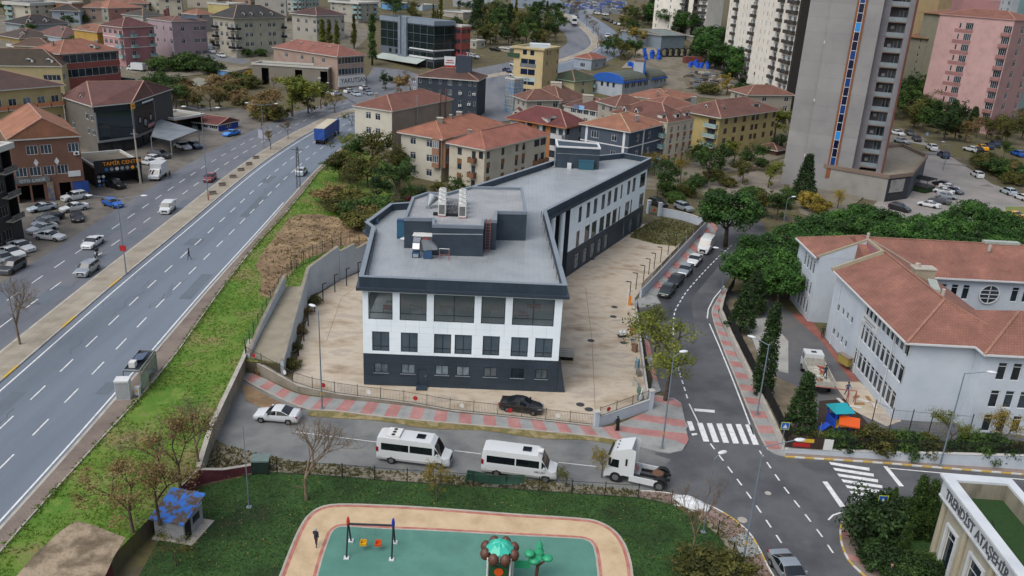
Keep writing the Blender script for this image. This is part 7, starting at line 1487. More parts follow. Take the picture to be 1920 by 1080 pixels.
ORD=('first','second','third','fourth','fifth','sixth','seventh','eighth','ninth','tenth','eleventh','twelfth','thirteenth','fourteenth','fifteenth','sixteenth')
def many(kinds,lst,label,group,left=False,h=(6,8),wide=(.9,1.2),name=None):
 so=sorted(lst,key=lambda p:p[0])
 for i,p in enumerate(lst):
  hh=p[2]if len(p)>2 else rng.uniform(*h);tree(kinds[i%len(kinds)],p[0],p[1],hh,label if len(lst)>16 else label+f', {ORD[so.index(p)]} from the left',left,group,rng.uniform(*wide),name)
PG='umbrella pines in the grove behind the school'
for i,(x,y)in enumerate(((1392,552),(1420,522),(1446,545),(1476,500),(1505,528),(1520,480),(1560,460),(1606,452),(1545,505),(1590,492),(1640,468),(1622,505),(1668,500),(1700,505),(1660,478),(1738,490),(1770,462),(1812,446),(1850,462),(1888,500),(1812,492),(1850,512),(1778,512),(1905,540),(1735,520),(1640,530),(1580,530),(1455,580),(1430,560),(1884,470),(1715,468),(1486,556))):
 tree(('pine_pine_a','pine_pine_b','pine_pine_c')[i%3],x,y,rng.uniform(6.6,8.4),'dark green umbrella pine in the dense grove behind the school',False,PG,rng.uniform(1.0,1.3))
tree('pine_pine_b',1360,462,10.5,'large lone umbrella pine on the traffic island by the white van',wide=1.15)
tree('conifer_dark_a',1388,622,7.0,'dark conifer leaning over the school fence near the road bend',wide=1.1)
tree('conifer_dark_a',1408,588,6.5,'bushy conifer behind the pale slab in the school corner',wide=1.2)
tree('cypress_dark_a',1427,742,11.6,'tall slim cypress inside the school fence',wide=1.25)
tree('conifer_dark_b',1496,815,7.4,'broad dark conifer at the school corner by the crossing sign',wide=.95)
tree('thin_lime_a',1247,752,9.4,'yellow-green autumn tree leaning over the branch road pavement',wide=1.35)
tree('thin_lime_b',1228,660,6.5,'smaller yellow-green tree at the yard wall behind the leaning one',wide=1.0)
tree('bare_x_a',575,938,8.6,'bare grey tree on the lawn left of the playground',wide=1.1)
tree('bare_x_b',1296,1048,8.2,'slim bare tree with ivy at its foot near the park corner',wide=.7)
tree('bare_x_c',372,868,6.5,'bare multi-stemmed tree at the end of the street wall',True,wide=1.2)
tree('bare_x_a',38,648,9.5,'bare tree on the central reservation at the left edge',True,wide=.8)
tree('thin_brown_a',300,985,7.6,'brown-leaved tree beside the blue-roofed hut',True,wide=1.15)
tree('thin_brown_b',250,1000,6.0,'lower brown-leaved tree on the grass bank left of the hut',True,wide=1.3)
tree('thin_brown_c',338,918,7.0,'sparse brown tree behind the blue-roofed hut',True,wide=1.0)
tree('bare_x_b',300,895,6.0,'bare shrub-like tree standing on the grass above the hut',True,wide=1.3)
tree('thin_olive_a',330,1062,3.6,'thin yellowing sapling in front of the hut',wide=1.2)
tree('thin_yellow_a',819,940,4.2,'young staked tree with yellow leaves in front of the first minibus',wide=.65)
tree('thin_yellow_b',1128,896,3.6,'yellow sapling by the tractor unit front',wide=.7)
tree('thin_olive_b',1062,912,2.4,'scraggy olive weed shrub at the park fence',wide=1.0)
tree('bush_olive_a',1330,1095,2.6,'dry yellow-green bush at the bottom edge of the park',wide=1.5)
tree('bush_olive_b',1382,1090,2.2,'dry reedy bush right of the park corner',wide=1.2)
for x,y,hh,nm in((508,282,6.0,'first'),(540,262,5.6,'second')):tree('thin_brown_a',x,y,hh,f'{nm} brown autumn tree on the central reservation beyond the lamp',True)
DG='trees massed left of the grey and white building'
for i,(x,y,hh,k)in enumerate(((636,338,6.5,'decid_green_a'),(655,345,8.5,'decid_olive_a'),(690,352,8,'decid_olive_a'),(680,315,8,'decid_green_a'),(700,320,9.5,'decid_olive_b'),(722,345,8,'thin_olive_a'),(742,372,7.5,'decid_green_b'),(705,385,7,'decid_dark_a'),(672,372,6.5,'thin_olive_b'),(745,330,8,'decid_olive_a'),(765,352,7,'decid_green_a'),(780,392,5,'decid_green_b'),(820,378,5,'decid_olive_a'),(850,372,5,'decid_green_a'),(735,405,5,'decid_dark_a'))):
 tree(k,x,y,hh,f'leafy tree in the clump left of the roof, {ORD[sorted((636,655,690,680,700,722,742,705,672,745,765,780,820,850,735)).index(x)]} from the left',False if x>720 else True,DG,rng.uniform(1.1,1.35))
many(('bush_olive_a','bush_green_a','bush_brown_a','bush_olive_b'),((640,398),(662,412),(690,420),(655,385),(678,398),(705,405),(625,378),(700,432),(672,425)),'dry brown and olive bush at the edge of the bare plot','bushes at the edge of the bare plot',True,(2.8,4.2),(1.2,1.6))
tree('bush_red_a',772,388,2.6,'small red-leaved bush beside the roof parapet corner',False)
tree('bare_x_c',738,425,7,'bare pale stem rising from the clump left of the roof',True,wide=.5)
for x,y,hh,k,lb in((1232,372,7,'decid_green_a','green tree at the far corner of the wing'),(1252,352,6.5,'decid_green_b','green tree behind the parked black car'),(1226,330,6,'thin_yellow_a','yellow autumn tree against the wing end'),(1275,345,6.5,'thin_yellow_b','golden autumn tree beside the panelled block'),(1300,372,6,'decid_green_a','rounded green tree beside the rear wall'),(1325,345,8,'decid_green_b','tall green tree at the little park'),(1350,320,8,'decid_dark_a','dark tree behind the little park path'),(1318,318,7.5,'decid_green_a','green tree below the yellow apartment block'),(1392,345,7,'decid_olive_a','olive tree in the middle of the little park'),(1410,322,7,'decid_green_b','green tree near the lodge'),(1375,310,6.5,'decid_lime_a','pale green tree beside the yellow block'),(1440,352,6.5,'decid_lime_b','yellow-green tree left of the tall pine by the tower'),(1505,372,10,'conifer_dark_a','tall dark pine in front of the grey tower foot'),(1515,392,3.6,'bush_yellow_a','bright yellow bush in front of the podium wall'),(1535,398,3.0,'bush_yellow_b','smaller golden bush beside the yellow one'),(1570,392,4.5,'thin_yellow_a','thin orange sapling against the podium wall'),(1452,262,9,'decid_lime_a','yellow-green tree at the left of the grey tower'),(1462,285,6,'decid_dark_a','dark tree at the left foot of the grey tower'),(1395,392,5,'decid_green_a','green bush tree right of the park climbing frame'),(1425,405,6,'decid_olive_b','loose olive tree beside the pine grove top'),(1455,412,6,'decid_green_b','green tree at the left tip of the pine grove'),(1405,430,6.5,'decid_dark_a','dark tree across the lane from the lone pine')):tree(k,x,y,hh,lb,wide=rng.uniform(1.0,1.25))
many(('bush_green_a','bush_olive_a','bush_green_b'),((1265,380),(1282,366),(1250,366),(1345,372),(1365,350),(1308,350),(1410,372),(1430,385),(1460,388),(1480,372),(1340,335),(1400,300),(1425,310)),'low green shrub in the little park behind the wing','shrubs of the little park',False,(2,3.2),(1.1,1.6))
many(('conifer_dark_a','pine_pine_a','conifer_dark_b','pine_pine_b'),((1305,108),(1322,118),(1340,128),(1356,138),(1372,148),(1388,158),(1402,168),(1330,106),(1348,118),(1366,130),(1382,142),(1398,152)),'dark conifer in the slanting row below the wide cream tower','conifers below the wide cream tower',False,(11,14),(1.1,1.4))
many(('conifer_dark_b','pine_pine_c'),((1215,45),(1228,52),(1242,58),(1256,62),(1270,68),(1284,74),(1222,36),(1250,52)),'dark conifer in the row below the far cream tower','conifers below the far cream tower',True,(11,14),(1.1,1.4))
tree('decid_yellow_a',1362,178,8,'round yellow-green tree in front of the dark conifer row',wide=1.2);tree('decid_rust_a',1418,182,9,'reddish-brown tree at the foot of the wide cream tower',wide=1.0);tree('bush_dark_a',1395,178,4.5,'dark green bush under the reddish tree',wide=1.5);tree('bush_olive_a',1328,176,4,'olive bush by the scrap yard',wide=1.5)
tree('decid_yellow_b',1193,88,9,'golden round tree beside the works lane',True,wide=1.2);many(('decid_dark_a','decid_green_b','decid_olive_b'),((1138,102),(1150,108),(1163,112),(1175,104),(1190,108),(1150,92)),'dark tree along the works lane right of the yellow office','trees along the works lane',True,(7,9),(1.1,1.4))
many(('decid_dark_a','decid_green_a','decid_olive_a','conifer_dark_a','decid_green_b','poplar_olive_a'),[(890+((i*37)%165),30+((i*23)%62))for i in range(34)],'tree of the wooded slope inside the highway bend','trees of the wooded slope',True,(9,13),(1.1,1.4))
many(('thin_brown_a','bare_x_a','thin_brown_b'),((1128,100),(1122,75),(1112,62),(1100,50),(1120,88),(1076,26),(1064,16)),'small bare tree on the far central reservation','bare trees on the far reservation',True,(6,8))
many(('decid_olive_a','decid_green_a','thin_brown_a'),((1175,40),(1190,48),(1205,34),(1168,62),(1182,66)),'autumn tree by the vehicle yard up the hill','trees by the vehicle yard',True,(8,11),(1.1,1.4))
many(('poplar_lime_a','poplar_olive_a'),((605,88),(618,90),(632,92),(524,82)),'slim poplar among the apartment blocks','poplars among the apartment blocks',True,(11,14),(1.3,1.6));tree('poplar_green_a',698,122,19,'tall dark poplar left of the glass office',True,wide=1.2);tree('poplar_olive_a',664,92,14,'poplar left of the beige balconied block',True);tree('poplar_lime_a',826,40,14,'poplar behind the roof of the glass office',True)
for x,y,hh,k,lb in((548,218,12,'decid_lime_a','large yellow-green tree beside the highway in front of the factory'),(578,212,11,'decid_olive_a','olive tree right of the large yellow-green one'),(515,226,9,'decid_brown_a','brown tree left of the large yellow-green one'),(602,205,8,'decid_lime_b','pale green tree at the factory corner'),(490,250,6,'thin_brown_a','thin brown tree on the far verge'),(628,212,6,'thin_brown_b','thin brown tree beside the blue lorry'),(660,240,5,'thin_olive_a','straggly climber tree at the workshop corner'),(722,170,7,'decid_dark_a','dark round tree in the factory yard'),(770,178,8,'decid_brown_b','brown bare-looking bush tree in front of the hotel'),(745,182,6,'decid_brown_a','low brown tree left of the hotel'),(650,290,5.5,'thin_lime_a','lime sapling where the footpath ends')):tree(k,x,y,hh,lb,x<640 or y<200,wide=rng.uniform(1.05,1.3))
many(('decid_green_a','decid_dark_a','decid_green_b'),((290,192),(310,198),(325,190),(300,180),(275,182),(330,205)),'dark leafy tree in the thicket behind the tyre shop','thicket behind the tyre shop',True,(7,9),(1.2,1.4));many(('decid_brown_a','decid_olive_a','thin_brown_c'),((352,202),(372,205),(395,208),(362,188),(412,205),(345,190)),'brown autumn tree right of the dark thicket','brown trees behind the carport',True,(6,8),(1.2,1.4));many(('bush_green_a','decid_green_a','bush_green_b'),((300,132),(318,134),(338,132),(360,134),(382,132),(400,138),(352,124),(395,128)),'green shrub along the lane below the mauve block','shrubs below the mauve block',True,(4,6),(1.3,1.6));many(('bush_olive_a','bush_green_a','bush_yellow_a'),((440,152),(460,158),(480,150),(470,165)),'bush beside the pale blue shack','bushes by the blue shack',True,(3,4.5),(1.2,1.5))
many(('bush_green_a','decid_dark_a'),((205,122),(200,132),(155,42),(440,104),(458,106),(475,104),(490,106)),'clipped green bush between the town houses','bushes between the town houses',True,(3,5),(1,1.2))
many(('bush_brown_a','thin_brown_a','bush_olive_a','decid_olive_a','bush_brown_a'),[(415+((i*29)%110),168+((i*17)%62))for i in range(15)],'brown scrub on the waste ground left of the factory','scrub left of the factory',True,(3,5.5),(1.2,1.6))
many(('decid_green_a','decid_olive_a','poplar_olive_a','decid_dark_a'),[(730+((i*41)%160),14+((i*13)%46))for i in range(14)],'garden tree above and behind the glass office','trees behind the glass office',True,(6,9),(1.1,1.4))
many(('decid_green_b','decid_olive_b','bush_green_a'),[(10+((i*67)%480),28+((i*31)%84))for i in range(16)],'small garden tree between the houses of the left town','garden trees of the left town',True,(4,6.5),(1.0,1.3))
many(('decid_dark_a','decid_green_b','decid_olive_a','decid_green_a','conifer_dark_b'),((1690,205),(1705,215),(1720,225),(1735,232),(1750,238),(1700,190),(1718,200),(1740,215),(1765,240),(1780,246),(1800,250),(1690,225),(1712,240),(1728,248),(1820,246),(1770,262)),'dark tree on the slope below the pink tower','trees below the pink tower',False,(8,12),(1.1,1.35));many(('decid_olive_a','decid_brown_a','thin_brown_a','decid_olive_b'),((1790,262),(1808,266),(1830,258),(1848,262),(1866,252),(1885,240),(1902,250),(1915,262),(1876,268),(1895,222),(1912,232)),'brown and olive tree right of the pink tower foot','autumn trees right of the pink tower',False,(6,9),(1.1,1.35));many(('bush_olive_a','bush_green_b'),((1852,318),(1868,326),(1846,310),(1880,332),(1895,318),(1910,330),(1900,345)),'rounded hedge bush beside the side street','hedge beside the side street',False,(3,4.5),(1.2,1.5));tree('decid_green_a',1880,300,6,'green tree over the blue car by the right edge');tree('thin_brown_a',1898,338,6,'bare brown tree above the side street hedge')
sheet('roundabout',[G(x,y,dz=.05)for x,y in((1885,388),(1925,388),(1925,412),(1902,420),(1888,408))],M_grass)
many(('bush_green_a','bush_dark_a','bush_olive_a','bush_green_b'),((1560,842),(1585,846),(1640,846),(1662,848),(1690,850),(1712,852),(1735,852),(1800,856),(1830,858),(1862,860),(1895,862)),'bush in the planting behind the school front railing','bushes behind the school front railing',False,(2.0,2.8),(.9,1.2));tree('thin_lime_a',1776,846,4.6,'yellow-green young tree in front of the blank school wall',wide=.9);tree('thin_yellow_a',1872,848,4.8,'yellow young tree in front of the school windows',wide=1.0);tree('bush_olive_b',1535,838,2.0,'olive bush beside the school play tower')
for x,y,hh,k,lb,w_ in((1632,1022,4.2,'bush_dark_a','big round dark bush at the left of the pavilion garden',.9),(1640,985,3.4,'bush_dark_b','dark bush behind the big round one',1.0),(1664,985,4.0,'conifer_green_a','light green conical conifer behind the crossing sign in the garden',.55),(1686,978,2.6,'bush_green_a','loose leafy shrub at the garden kerb',.9),(1706,1006,6.2,'cypress_green_a','left one of the paired cypresses in the garden',1.6),(1728,1010,6.0,'cypress_green_a','right one of the paired cypresses in the garden',1.5),(1688,1052,3.9,'cypress_green_b','clipped tiered conifer in the middle of the garden',1.7),(1752,985,2.4,'bush_green_b','grey-green shrub by the pavilion corner',.9),(1742,1000,2.0,'bush_green_a','low shrub below the pavilion corner',.9)):tree(k,x,y,hh,lb,wide=w_)
many(('bush_dark_a','bush_dark_b','bush_green_a'),((1640,1060),(1668,1075),(1700,1090),(1722,1085),(1655,1045),(1740,1075),(1680,1095)),'low dark hedge bush along the garden front','hedge along the garden front',False,(1.7,2.2),(1.1,1.3))
many(('bush_brown_a','bush_olive_a'),((490,700),(552,655),(560,625),(545,690),(575,590),(590,570)),'weedy bush at the foot of the retaining wall','weeds along the retaining wall',False,(.8,1.3),(1.0,1.4))
ow=[GL(*p)for p in((466,672),(486,628),(512,580),(534,540))];ramp_poly=ow+[Vector((p.x+.2,p.y,0))for p in ret[2::-1]]
# -------- ground cover nobody could count
def inside(poly,x,y):
 c=False;n=len(poly)
 for i in range(n):
  a,b=poly[i],poly[i-1]
  if(a[1]>y)!=(b[1]>y)and x<(b[0]-a[0])*(y-a[1])/(b[1]-a[1])+a[0]:c=not c
 return c
def tufts(name,polys,holes,n,size,z,cols,label,blades=4):
 P=[(p[0],p[1])for p in polys];xs=[p[0]for p in P];ys=[p[1]for p in P];H_=[[(p[0],p[1])for p in h]for h in holes];pts=[]
 cl=[(rng.uniform(min(xs),max(xs)),rng.uniform(min(ys),max(ys)),rng.uniform(.5,2.5))for _ in range(n//14)]
 while len(pts)<n:
  if rng.random()<.55:c=rng.choice(cl);x,y=c[0]+rng.gauss(0,c[2]),c[1]+rng.gauss(0,c[2])
  else:x,y=rng.uniform(min(xs),max(xs)),rng.uniform(min(ys),max(ys))
  if inside(P,x,y)and not any(inside(h,x,y)for h in H_):pts.append((x,y,z))
  elif rng.random()<.02:pts.append(None)
 pts=np.array([p for p in pts if p]);k=len(pts)
 me=leaf_mesh(name,pts+np.array([0,0,size*.35]),np.full(k,size*1.5),blades,size*.75,leafmat('cover_'+name,cols,.2),.4,squash=.35)
 o=put(name,me);tag(o,label,None,None,'stuff');return o
tufts('grass',grass_poly,[dirt_poly,bare_poly,ramp_poly]+worn[::2],20000,.1,ZH+.05,['375818','4a6c1e','5a7826','6a8034','7a7444'],'rough green grass of the bank beside the highway')
tufts('lawn_grass',lawn,[outer],12000,.055,.05,['16280c','1e3513','28421a','384e22'],'short grass of the park lawn')
tufts('fallen_leaves',lawn,[outer],700,.09,.07,['6d5a30','8f7a3c','9c9050'],'fallen leaves lying on the park lawn',1)
tufts('verge_weeds',vf,[],1800,.16,.04,['4a4a24','5f5c30','6d6440'],'weeds along the park fence',4)
tufts('plot_weeds',wd,[],1500,.2,.05,['3f4420','55582c','6a6240','77705a'],'weeds of the rubble plot behind the wing',4)
tufts('dirt_weeds',dirt_poly,[],900,.18,ZH+.09,['5a4a30','6d5c3a','5c5c2c','85765a'],'dry weeds and clods of the bare plot',3)
tufts('roadside_weeds',[p+Vector((dx,0,0))for dx,l in((-.2,rgt),(.5,rgt[::-1]))for p in l if p.y<200],[],1500,.15,ZH+.1,['3a5518','556a2a','6a6a3c'],'weeds along the footpath edge',4)
# -------- walls, fences, lamps, street furniture
M_wallp=mat('painted_wall',['98a0a9','a6aeb6','b0b7be'],.35,.8,.12,5,contrast=(.25,.7));M_wallo=mat('old_wall',['6b655a','7f786b','8c867a'],.6,.9,.3,5,detail=9);M_iron=mat('railing_iron',['3a352f','4a443c'],2,.7)
def wallrun(name,label,pts,hs,th,m,cat='wall',z=None,cap=None,vis=True):
 P=[Vector(p)for p in pts];o0=P[0].copy();r=empty(name,o0,0,label,cat)
 for i in range(len(P)-1):
  a,b=P[i]-o0,P[i+1]-o0;d=unit(b-a);n=Vector((-d.y,d.x,0))*th/2;h0,h1=(hs[i],hs[i+1])if isinstance(hs,(list,tuple))else(hs,hs)
  q=[a-n,b-n,b+n,a+n];hz=[h0,h1,h1,h0];mb=MB();v0=[(p.x,p.y,min(a.z,b.z)-.4)for p in q];v1=[(p.x,p.y,p.z+hh)for p,hh in zip(q,hz)];mb.v=v0+v1
  mb.f=[(4,5,6,7),(0,1,5,4),(1,2,6,5),(2,3,7,6),(3,0,4,7)];mb.m=[0]*5;mb.build('wall_length',m,r)
  if cap:e=MB();q2=[a-n*1.3+Vector((0,0,h0+.03)),b-n*1.3+Vector((0,0,h1+.03)),b+n*1.3+Vector((0,0,h1+.03)),a+n*1.3+Vector((0,0,h0+.03))];e.quad(*q2);e.build('coping',cap,r)
 return r
def fence(name,label,pts,h,sp,mp,mb_,bar=.14,base=0.0,rails=(.08,.92),medal=False,bw=.02,cat='fence',mesh=False):
 P=[Vector(p)for p in pts];S=arclen(P);n=max(1,round(S[-1]/sp));o0=P[0].copy();r=empty(name,o0,0,label,cat);up=Vector((0,0,base))
 pm=MB().box(-.035,.035,-.035,.035,0,h+.06).mesh('post',mp)
 for i in range(n+1):put('post',pm,r,at_len(P,S,S[-1]*i/n)-o0+up)
 for i in range(n):
  a,b=at_len(P,S,S[-1]*i/n)-o0+up,at_len(P,S,S[-1]*(i+1)/n)-o0+up;m=MB();L=(b-a).length
  for k in rails:m.bar(a+Vector((0,0,h*k)),b+Vector((0,0,h*k)),.03,.04)
  nb=max(2,int(L/bar))
  for k in range(1,nb):q=a.lerp(b,k/nb);m.bar(q+Vector((0,0,h*rails[0])),q+Vector((0,0,h*rails[-1])),bw,bw)
  if mesh:
   for k in range(1,8):m.bar(a+Vector((0,0,h*k/8)),b+Vector((0,0,h*k/8)),.01,.01)
  pn=m.build('bar_panel',mb_,r)
  if medal and i%2==0:
   c=a.lerp(b,.5)+Vector((0,-.03,h*.5));d=unit(b-a);o=MB().lathe([(0,.02),(.26,.02),(.26,-.02)],k=14).build('medallion',M_red if i%4==0 else M_acw,pn,c);o.rotation_euler=(math.pi/2,0,math.atan2(d.y,d.x))
 return r
rt=[Vector((p.x,p.y,0))for p in ret];rt2=[rt[0],rt[1],rt[2],rt[2].lerp(rt[3],.98)]
wallrun('retaining_wall','tall pale grey retaining wall with stepped top along the left of the yard',rt2,[1.9,2.9,4.3,5.2],.35,M_wallp,cap=M_wallo)
wallrun('retaining_wall','stepped last length of the retaining wall near the building corner',[rt[3],rt[3].lerp(rt[4],.5)],[4.3,4.5],.35,M_wallp,cap=M_wallo);wallrun('retaining_wall','lowest step of the retaining wall beside the building corner',[rt[3].lerp(rt[4],.5),rt[4]],[3.6,3.8],.35,M_wallp,cap=M_wallo)
wallrun('ramp_wall','outer pale wall beside the ramp at the left of the yard',ow,[.6,1.0,1.4,1.9],.3,M_wallp,cap=M_wallo)
strip('ramp',[Vector((p.x+.1,p.y,ZH+.12))for p in ow],[Vector((q.x-.25,q.y,ZH+.1))for q in(rt[0],rt[0].lerp(rt[1],.6),rt[1].lerp(rt[2],.3),rt[2])],mat('ramp_concrete',['7d7666','8f8877'],.5,.85,.3,6))
fence('wire_fence','thin wire fence above the ramp wall at the edge of the grass',[p+Vector((-.3,0,0))for p in ow]+[GL(560,500),GL(588,486),GL(640,462)],2.3,2.4,M_black,mat('wire_green','3d4a40',rough=.7),.5,mesh=True,bw=.012)
fence('wire_fence','rusty stakes and wire along the bare plot edge',[GL(*p)for p in((552,505),(590,488),(640,470),(690,458))],2.2,1.8,mat('rust_stake','4a3a30',rough=.9),MATS['rust_stake'],.9,bw=.012)
fw_=[G(*p)for p in((464,692),(500,708),(562,735),(640,747),(767,760),(850,772),(960,782),(1114,799))]
wallrun('front_wall','old low wall carrying the railing in front of the yard',fw_,[1.5,1.3,.75,.5,.35,.15,.1,.1],.3,M_wallo,cap=M_kerb)
hsf=[1.5,1.3,.75,.5,.35,.15,.1,.1];fence('front_railing','brown iron railing with red and white medallions in front of the yard',[p+Vector((0,0,hh))for p,hh in zip(fw_,hsf)],1.35,2.55,M_iron,M_iron,.15,medal=True,cat='railing')
cw_=[G(1118,800),G(1217,768)];wallrun('corner_wall','white rendered wall rising to the corner pillar by the crossing',cw_,[1.15,1.3],.3,M_wallp,cap=M_eave)
for px,py,hh,lb in((1117,800,1.75,'white pillar at the left end of the corner wall'),(1218,768,2.3,'white pillar at the street corner of the yard')):o=empty('gate_pillar',G(px,py),R(20),lb,'pillar');MB().box(-.25,.25,-.25,.25,0,hh).build('shaft',M_wallp,o);MB().box(-.32,.32,-.32,.32,hh,hh+.1).build('cap',M_eave,o)
fence('corner_railing','iron railing with a red medallion on the corner wall',[cw_[0]+Vector((.3,.1,1.15)),cw_[1]+Vector((-.3,-.1,1.3))],1.1,2.6,M_iron,M_iron,.15,medal=True,cat='railing')
sw_=[G(*p)for p in((1217,766),(1210,715),(1203,660),(1197,612),(1193,590))];wallrun('side_wall','low cluttered wall between yard and branch road pavement',sw_,.9,.3,M_wallp,cap=M_eave);fence('side_railing','dark railing on the cluttered yard wall',[p+Vector((0,0,.9))for p in sw_],1.1,2.4,M_black,M_black,.16,cat='railing')
rw_=[G(*p)for p in((1200,560),(1225,534),(1256,500),(1290,463),(1323,428))];wallrun('road_wall','long pale wall along the upper pavement of the branch road',rw_,1.5,.3,M_wallp,cap=M_eave);fence('road_railing','grey railing with piers on the long pale road wall',[p+Vector((0,0,1.5))for p in rw_],.9,5.0,M_wallp,M_iron,.16,cat='railing',bw=.025)
bw_=[G(*p)for p in((1323,426),(1280,412),(1240,404))];wallrun('rear_wall','pale wall across the back of the weedy plot',bw_,1.5,.3,M_wallp,cap=M_eave)
for px,py,lb in((1215,400,'left white pillar of the rear gate'),(1236,405,'right white pillar of the rear gate')):o=empty('gate_pillar',G(px,py),R(20),lb,'pillar');MB().box(-.3,.3,-.3,.3,0,2.6).build('shaft',M_wallp,o);MB().box(-.36,.36,-.36,.36,2.6,2.7).build('cap',M_eave,o)
fence('rear_gate','black rear gate with a red disc between white pillars',[G(1217,401),G(1234,405)],2.0,1.8,M_black,M_black,.14,medal=True,cat='gate')
gt=empty('gate_barrier',G(1180,572),R(80),'orange and white gate post at the yard entrance','barrier');MB().box(-.2,.2,-.2,.2,0,1.4).build('post',mat('barrier_orange','c8781e',rough=.5),gt);MB().box(-.12,.12,.2,.4,0,2.2).build('stand',M_acw,gt)
kw=[p for i,p in enumerate(kr)if i%6==0];kw=[G(*p)for p in((1370,546),(1354,572),(1350,590),(1369,636),(1409,718),(1449,800),(1468,846))]
wallrun('school_wall','white kerb wall under the black fence of the school',kw,[1.0,.9,.9,.9,.8,.7,.8],.3,M_eave,cap=M_kerb);fence('school_fence','black iron school fence along the branch road',[p+Vector((.35,0,.7))for p in kw],1.7,2.6,M_black,mat('fence_dark','17181a',rough=.7),.1,cat='fence',bw=.035)
ks=[G(*p)for p in((1471,849),(1560,855),(1655,862),(1757,870),(1912,880),(1990,887))];hk=[.5,.7,.95,1.25,1.6,1.7];wallrun('school_front_wall','long white wall along the right-hand street below the school',ks,hk,.35,M_wallp,cap=M_eave);fence('school_front_railing','dark railing with pale top rail on the school front wall',[p+Vector((0,.2,hh))for p,hh in zip(ks,hk)],1.3,2.8,M_black,MATS['fence_dark'],.13,cat='railing',bw=.03)
bn=empty('banner',G(1512,851)+Vector((0,-.25,.75)),R(-3),'printed banner with red, yellow and white fields on the school railing','banner');MB().box(-2.1,1.4,0,.04,0,1.2).build('cloth',mat('banner_dark',['241f1c','3a2a22'],2,.7),bn);MB().box(-1.6,.1,-.02,0,.15,.6).build('red_print',M_red,bn);MB().box(-.9,.4,-.02,0,.7,1.1).build('yellow_print',mat('print_yellow','c09a2c',rough=.7),bn);MB().box(1.4,2.3,0,.04,0,1.2).build('white_print',M_acw,bn)
fence('court_fence','tall wire fence beside the blank school wall',[G(*p)for p in((1635,790),(1668,806),(1740,812),(1815,818))],2.6,2.2,M_black,M_steel,.6,mesh=True,bw=.012)
we=[Vector((p.x+.1,p.y,0))for p in wall_foot[1:6]];wallrun('end_wall','weathered concrete wall between street end and grass bank',we[1:],[1.6,1.9,2.0,2.2],.35,M_wallo,cap=M_kerb)
mw=[G(*p)for p in((198,1092),(250,1022),(300,978),(372,906),(420,896),(482,884))];wallrun('maroon_wall','low maroon painted wall round the corner of the park',mw,[1.5,1.5,1.5,1.45,.9,.8],.3,mat('maroon_paint',['421c22','54262d','5f3238'],.6,.85),cap=M_kerb)
fence('park_fence','black mesh fence between park lawn and street verge',[G(*p)for p in((520,888),(625,894),(740,904),(960,918),(1080,927),(1205,935),(1258,947))],1.5,2.9,M_black,mat('wire_dark','3a403a',rough=.7),.55,mesh=True,bw=.012);fence('park_fence','short fence posts with concrete feet at the park corner',[G(*p)for p in((1345,1004),(1372,1042),(1392,1090))],1.5,3.2,M_black,MATS['wire_dark'],.8,bw=.012)
o=empty('tarpaulin',G(925,912),R(-4),'dark green tarpaulin hung over the park fence below the second minibus','tarpaulin');b=MB()
for i in range(10):
 t0,t1=i/10,(i+1)/10;f=lambda t:(-2.4+5.2*t,-.1+.12*math.sin(t*9),1.55-.25*math.sin(t*3.1));g_=lambda t:(-2.5+5.3*t,-.25+.1*math.sin(t*7),.35+.65*abs(t-.35));b.quad(g_(t0),g_(t1),f(t1),f(t0))
b.build('cloth',mat('green_tarp',['0f3028','16402f'],1,.6),o,smooth=True);MB().tube((-2.5,-.2,.3),(-2.3,-.1,1.3),.14,k=8).build('roll',MATS['green_tarp'],o)
for i,(x,y)in enumerate(((399,366),(417,350),(437,335),(452,322),(467,311),(480,299))):o=empty('concrete_block',GL(x,y,.17),R(35),f'{("nearest","second","third","fourth","fifth","farthest")[i]} dark concrete block on the central reservation','block','blocks on the central reservation');MB().box(-.65,.65,-.3,.3,0,.5).build('body',M_brick,o);MB().box(-.6,.6,-.25,.25,.5,.62).build('top',mat('block_dark','4a443c',rough=.9),o)
M_pole=mat('pole_grey',['5d6a75','6b7882'],1,.5);M_lamp=mat('lamp_head',['b5b8ba','c5c8ca'],2,.4)
def lamp(px,py,top,arms,label,left=False,r0=.09,dz=.14,band=None,reach=2.4):
 p=G(px,py,left,dz);h=up_to(p,top);r=empty('street_lamp',p,0,label,'street lamp');MB().tube((0,0,0),(0,0,h),r0,r0*.55,k=8).build('pole',M_pole,r);MB().box(-.2,.2,-.2,.2,0,.06).build('base_plate',M_steel,r)
 for a in arms:
  d=Vector((math.cos(R(a)),math.sin(R(a)),0));e=Vector((0,0,h-.1))+d*reach+Vector((0,0,.5));ar=MB().tube((0,0,h-.1),e,.045,.04,k=6).build('arm',M_pole,r);o=MB().ball((0,0,0),.42,10,6,.4).build('lamp_head',M_lamp,ar,e+d*.3,R(a),True);o.scale=(1.15,.55,.75)
 if band:o=MB().tube((0,0,1.6),(0,0,1.9),r0+.015,k=8).build('band',mat('band_yellow','a8862c',rough=.6),r)
 return r
lamp(237,514,372,(190,10),'twin-armed lamp post with a red notice on the near median',True,reach=3.2);o=bpy.data.objects['street_lamp'];MB().box(-.45,.45,-.12,-.08,3.3,4.1).build('red_notice',M_red,o)
lamp(391,377,205,(185,5),'lamp post with a red painted foot on the median',True,reach=2.6);MB().tube((0,0,0),(0,0,1.4),.12,.11,k=8).build('red_foot',M_redb,bpy.data.objects['street_lamp.001'])
lamp(495,278,197,(185,10),'twin lamp post with small posters on the far median',True,reach=3.0);o=bpy.data.objects['street_lamp.002'];MB().box(-1.2,-.15,-.05,0,2.2,4.2).box(.15,1.2,-.05,0,2.2,4.2).build('poster',mat('poster_blue',['8fa5b5','b0a0a8'],2,.6),o)
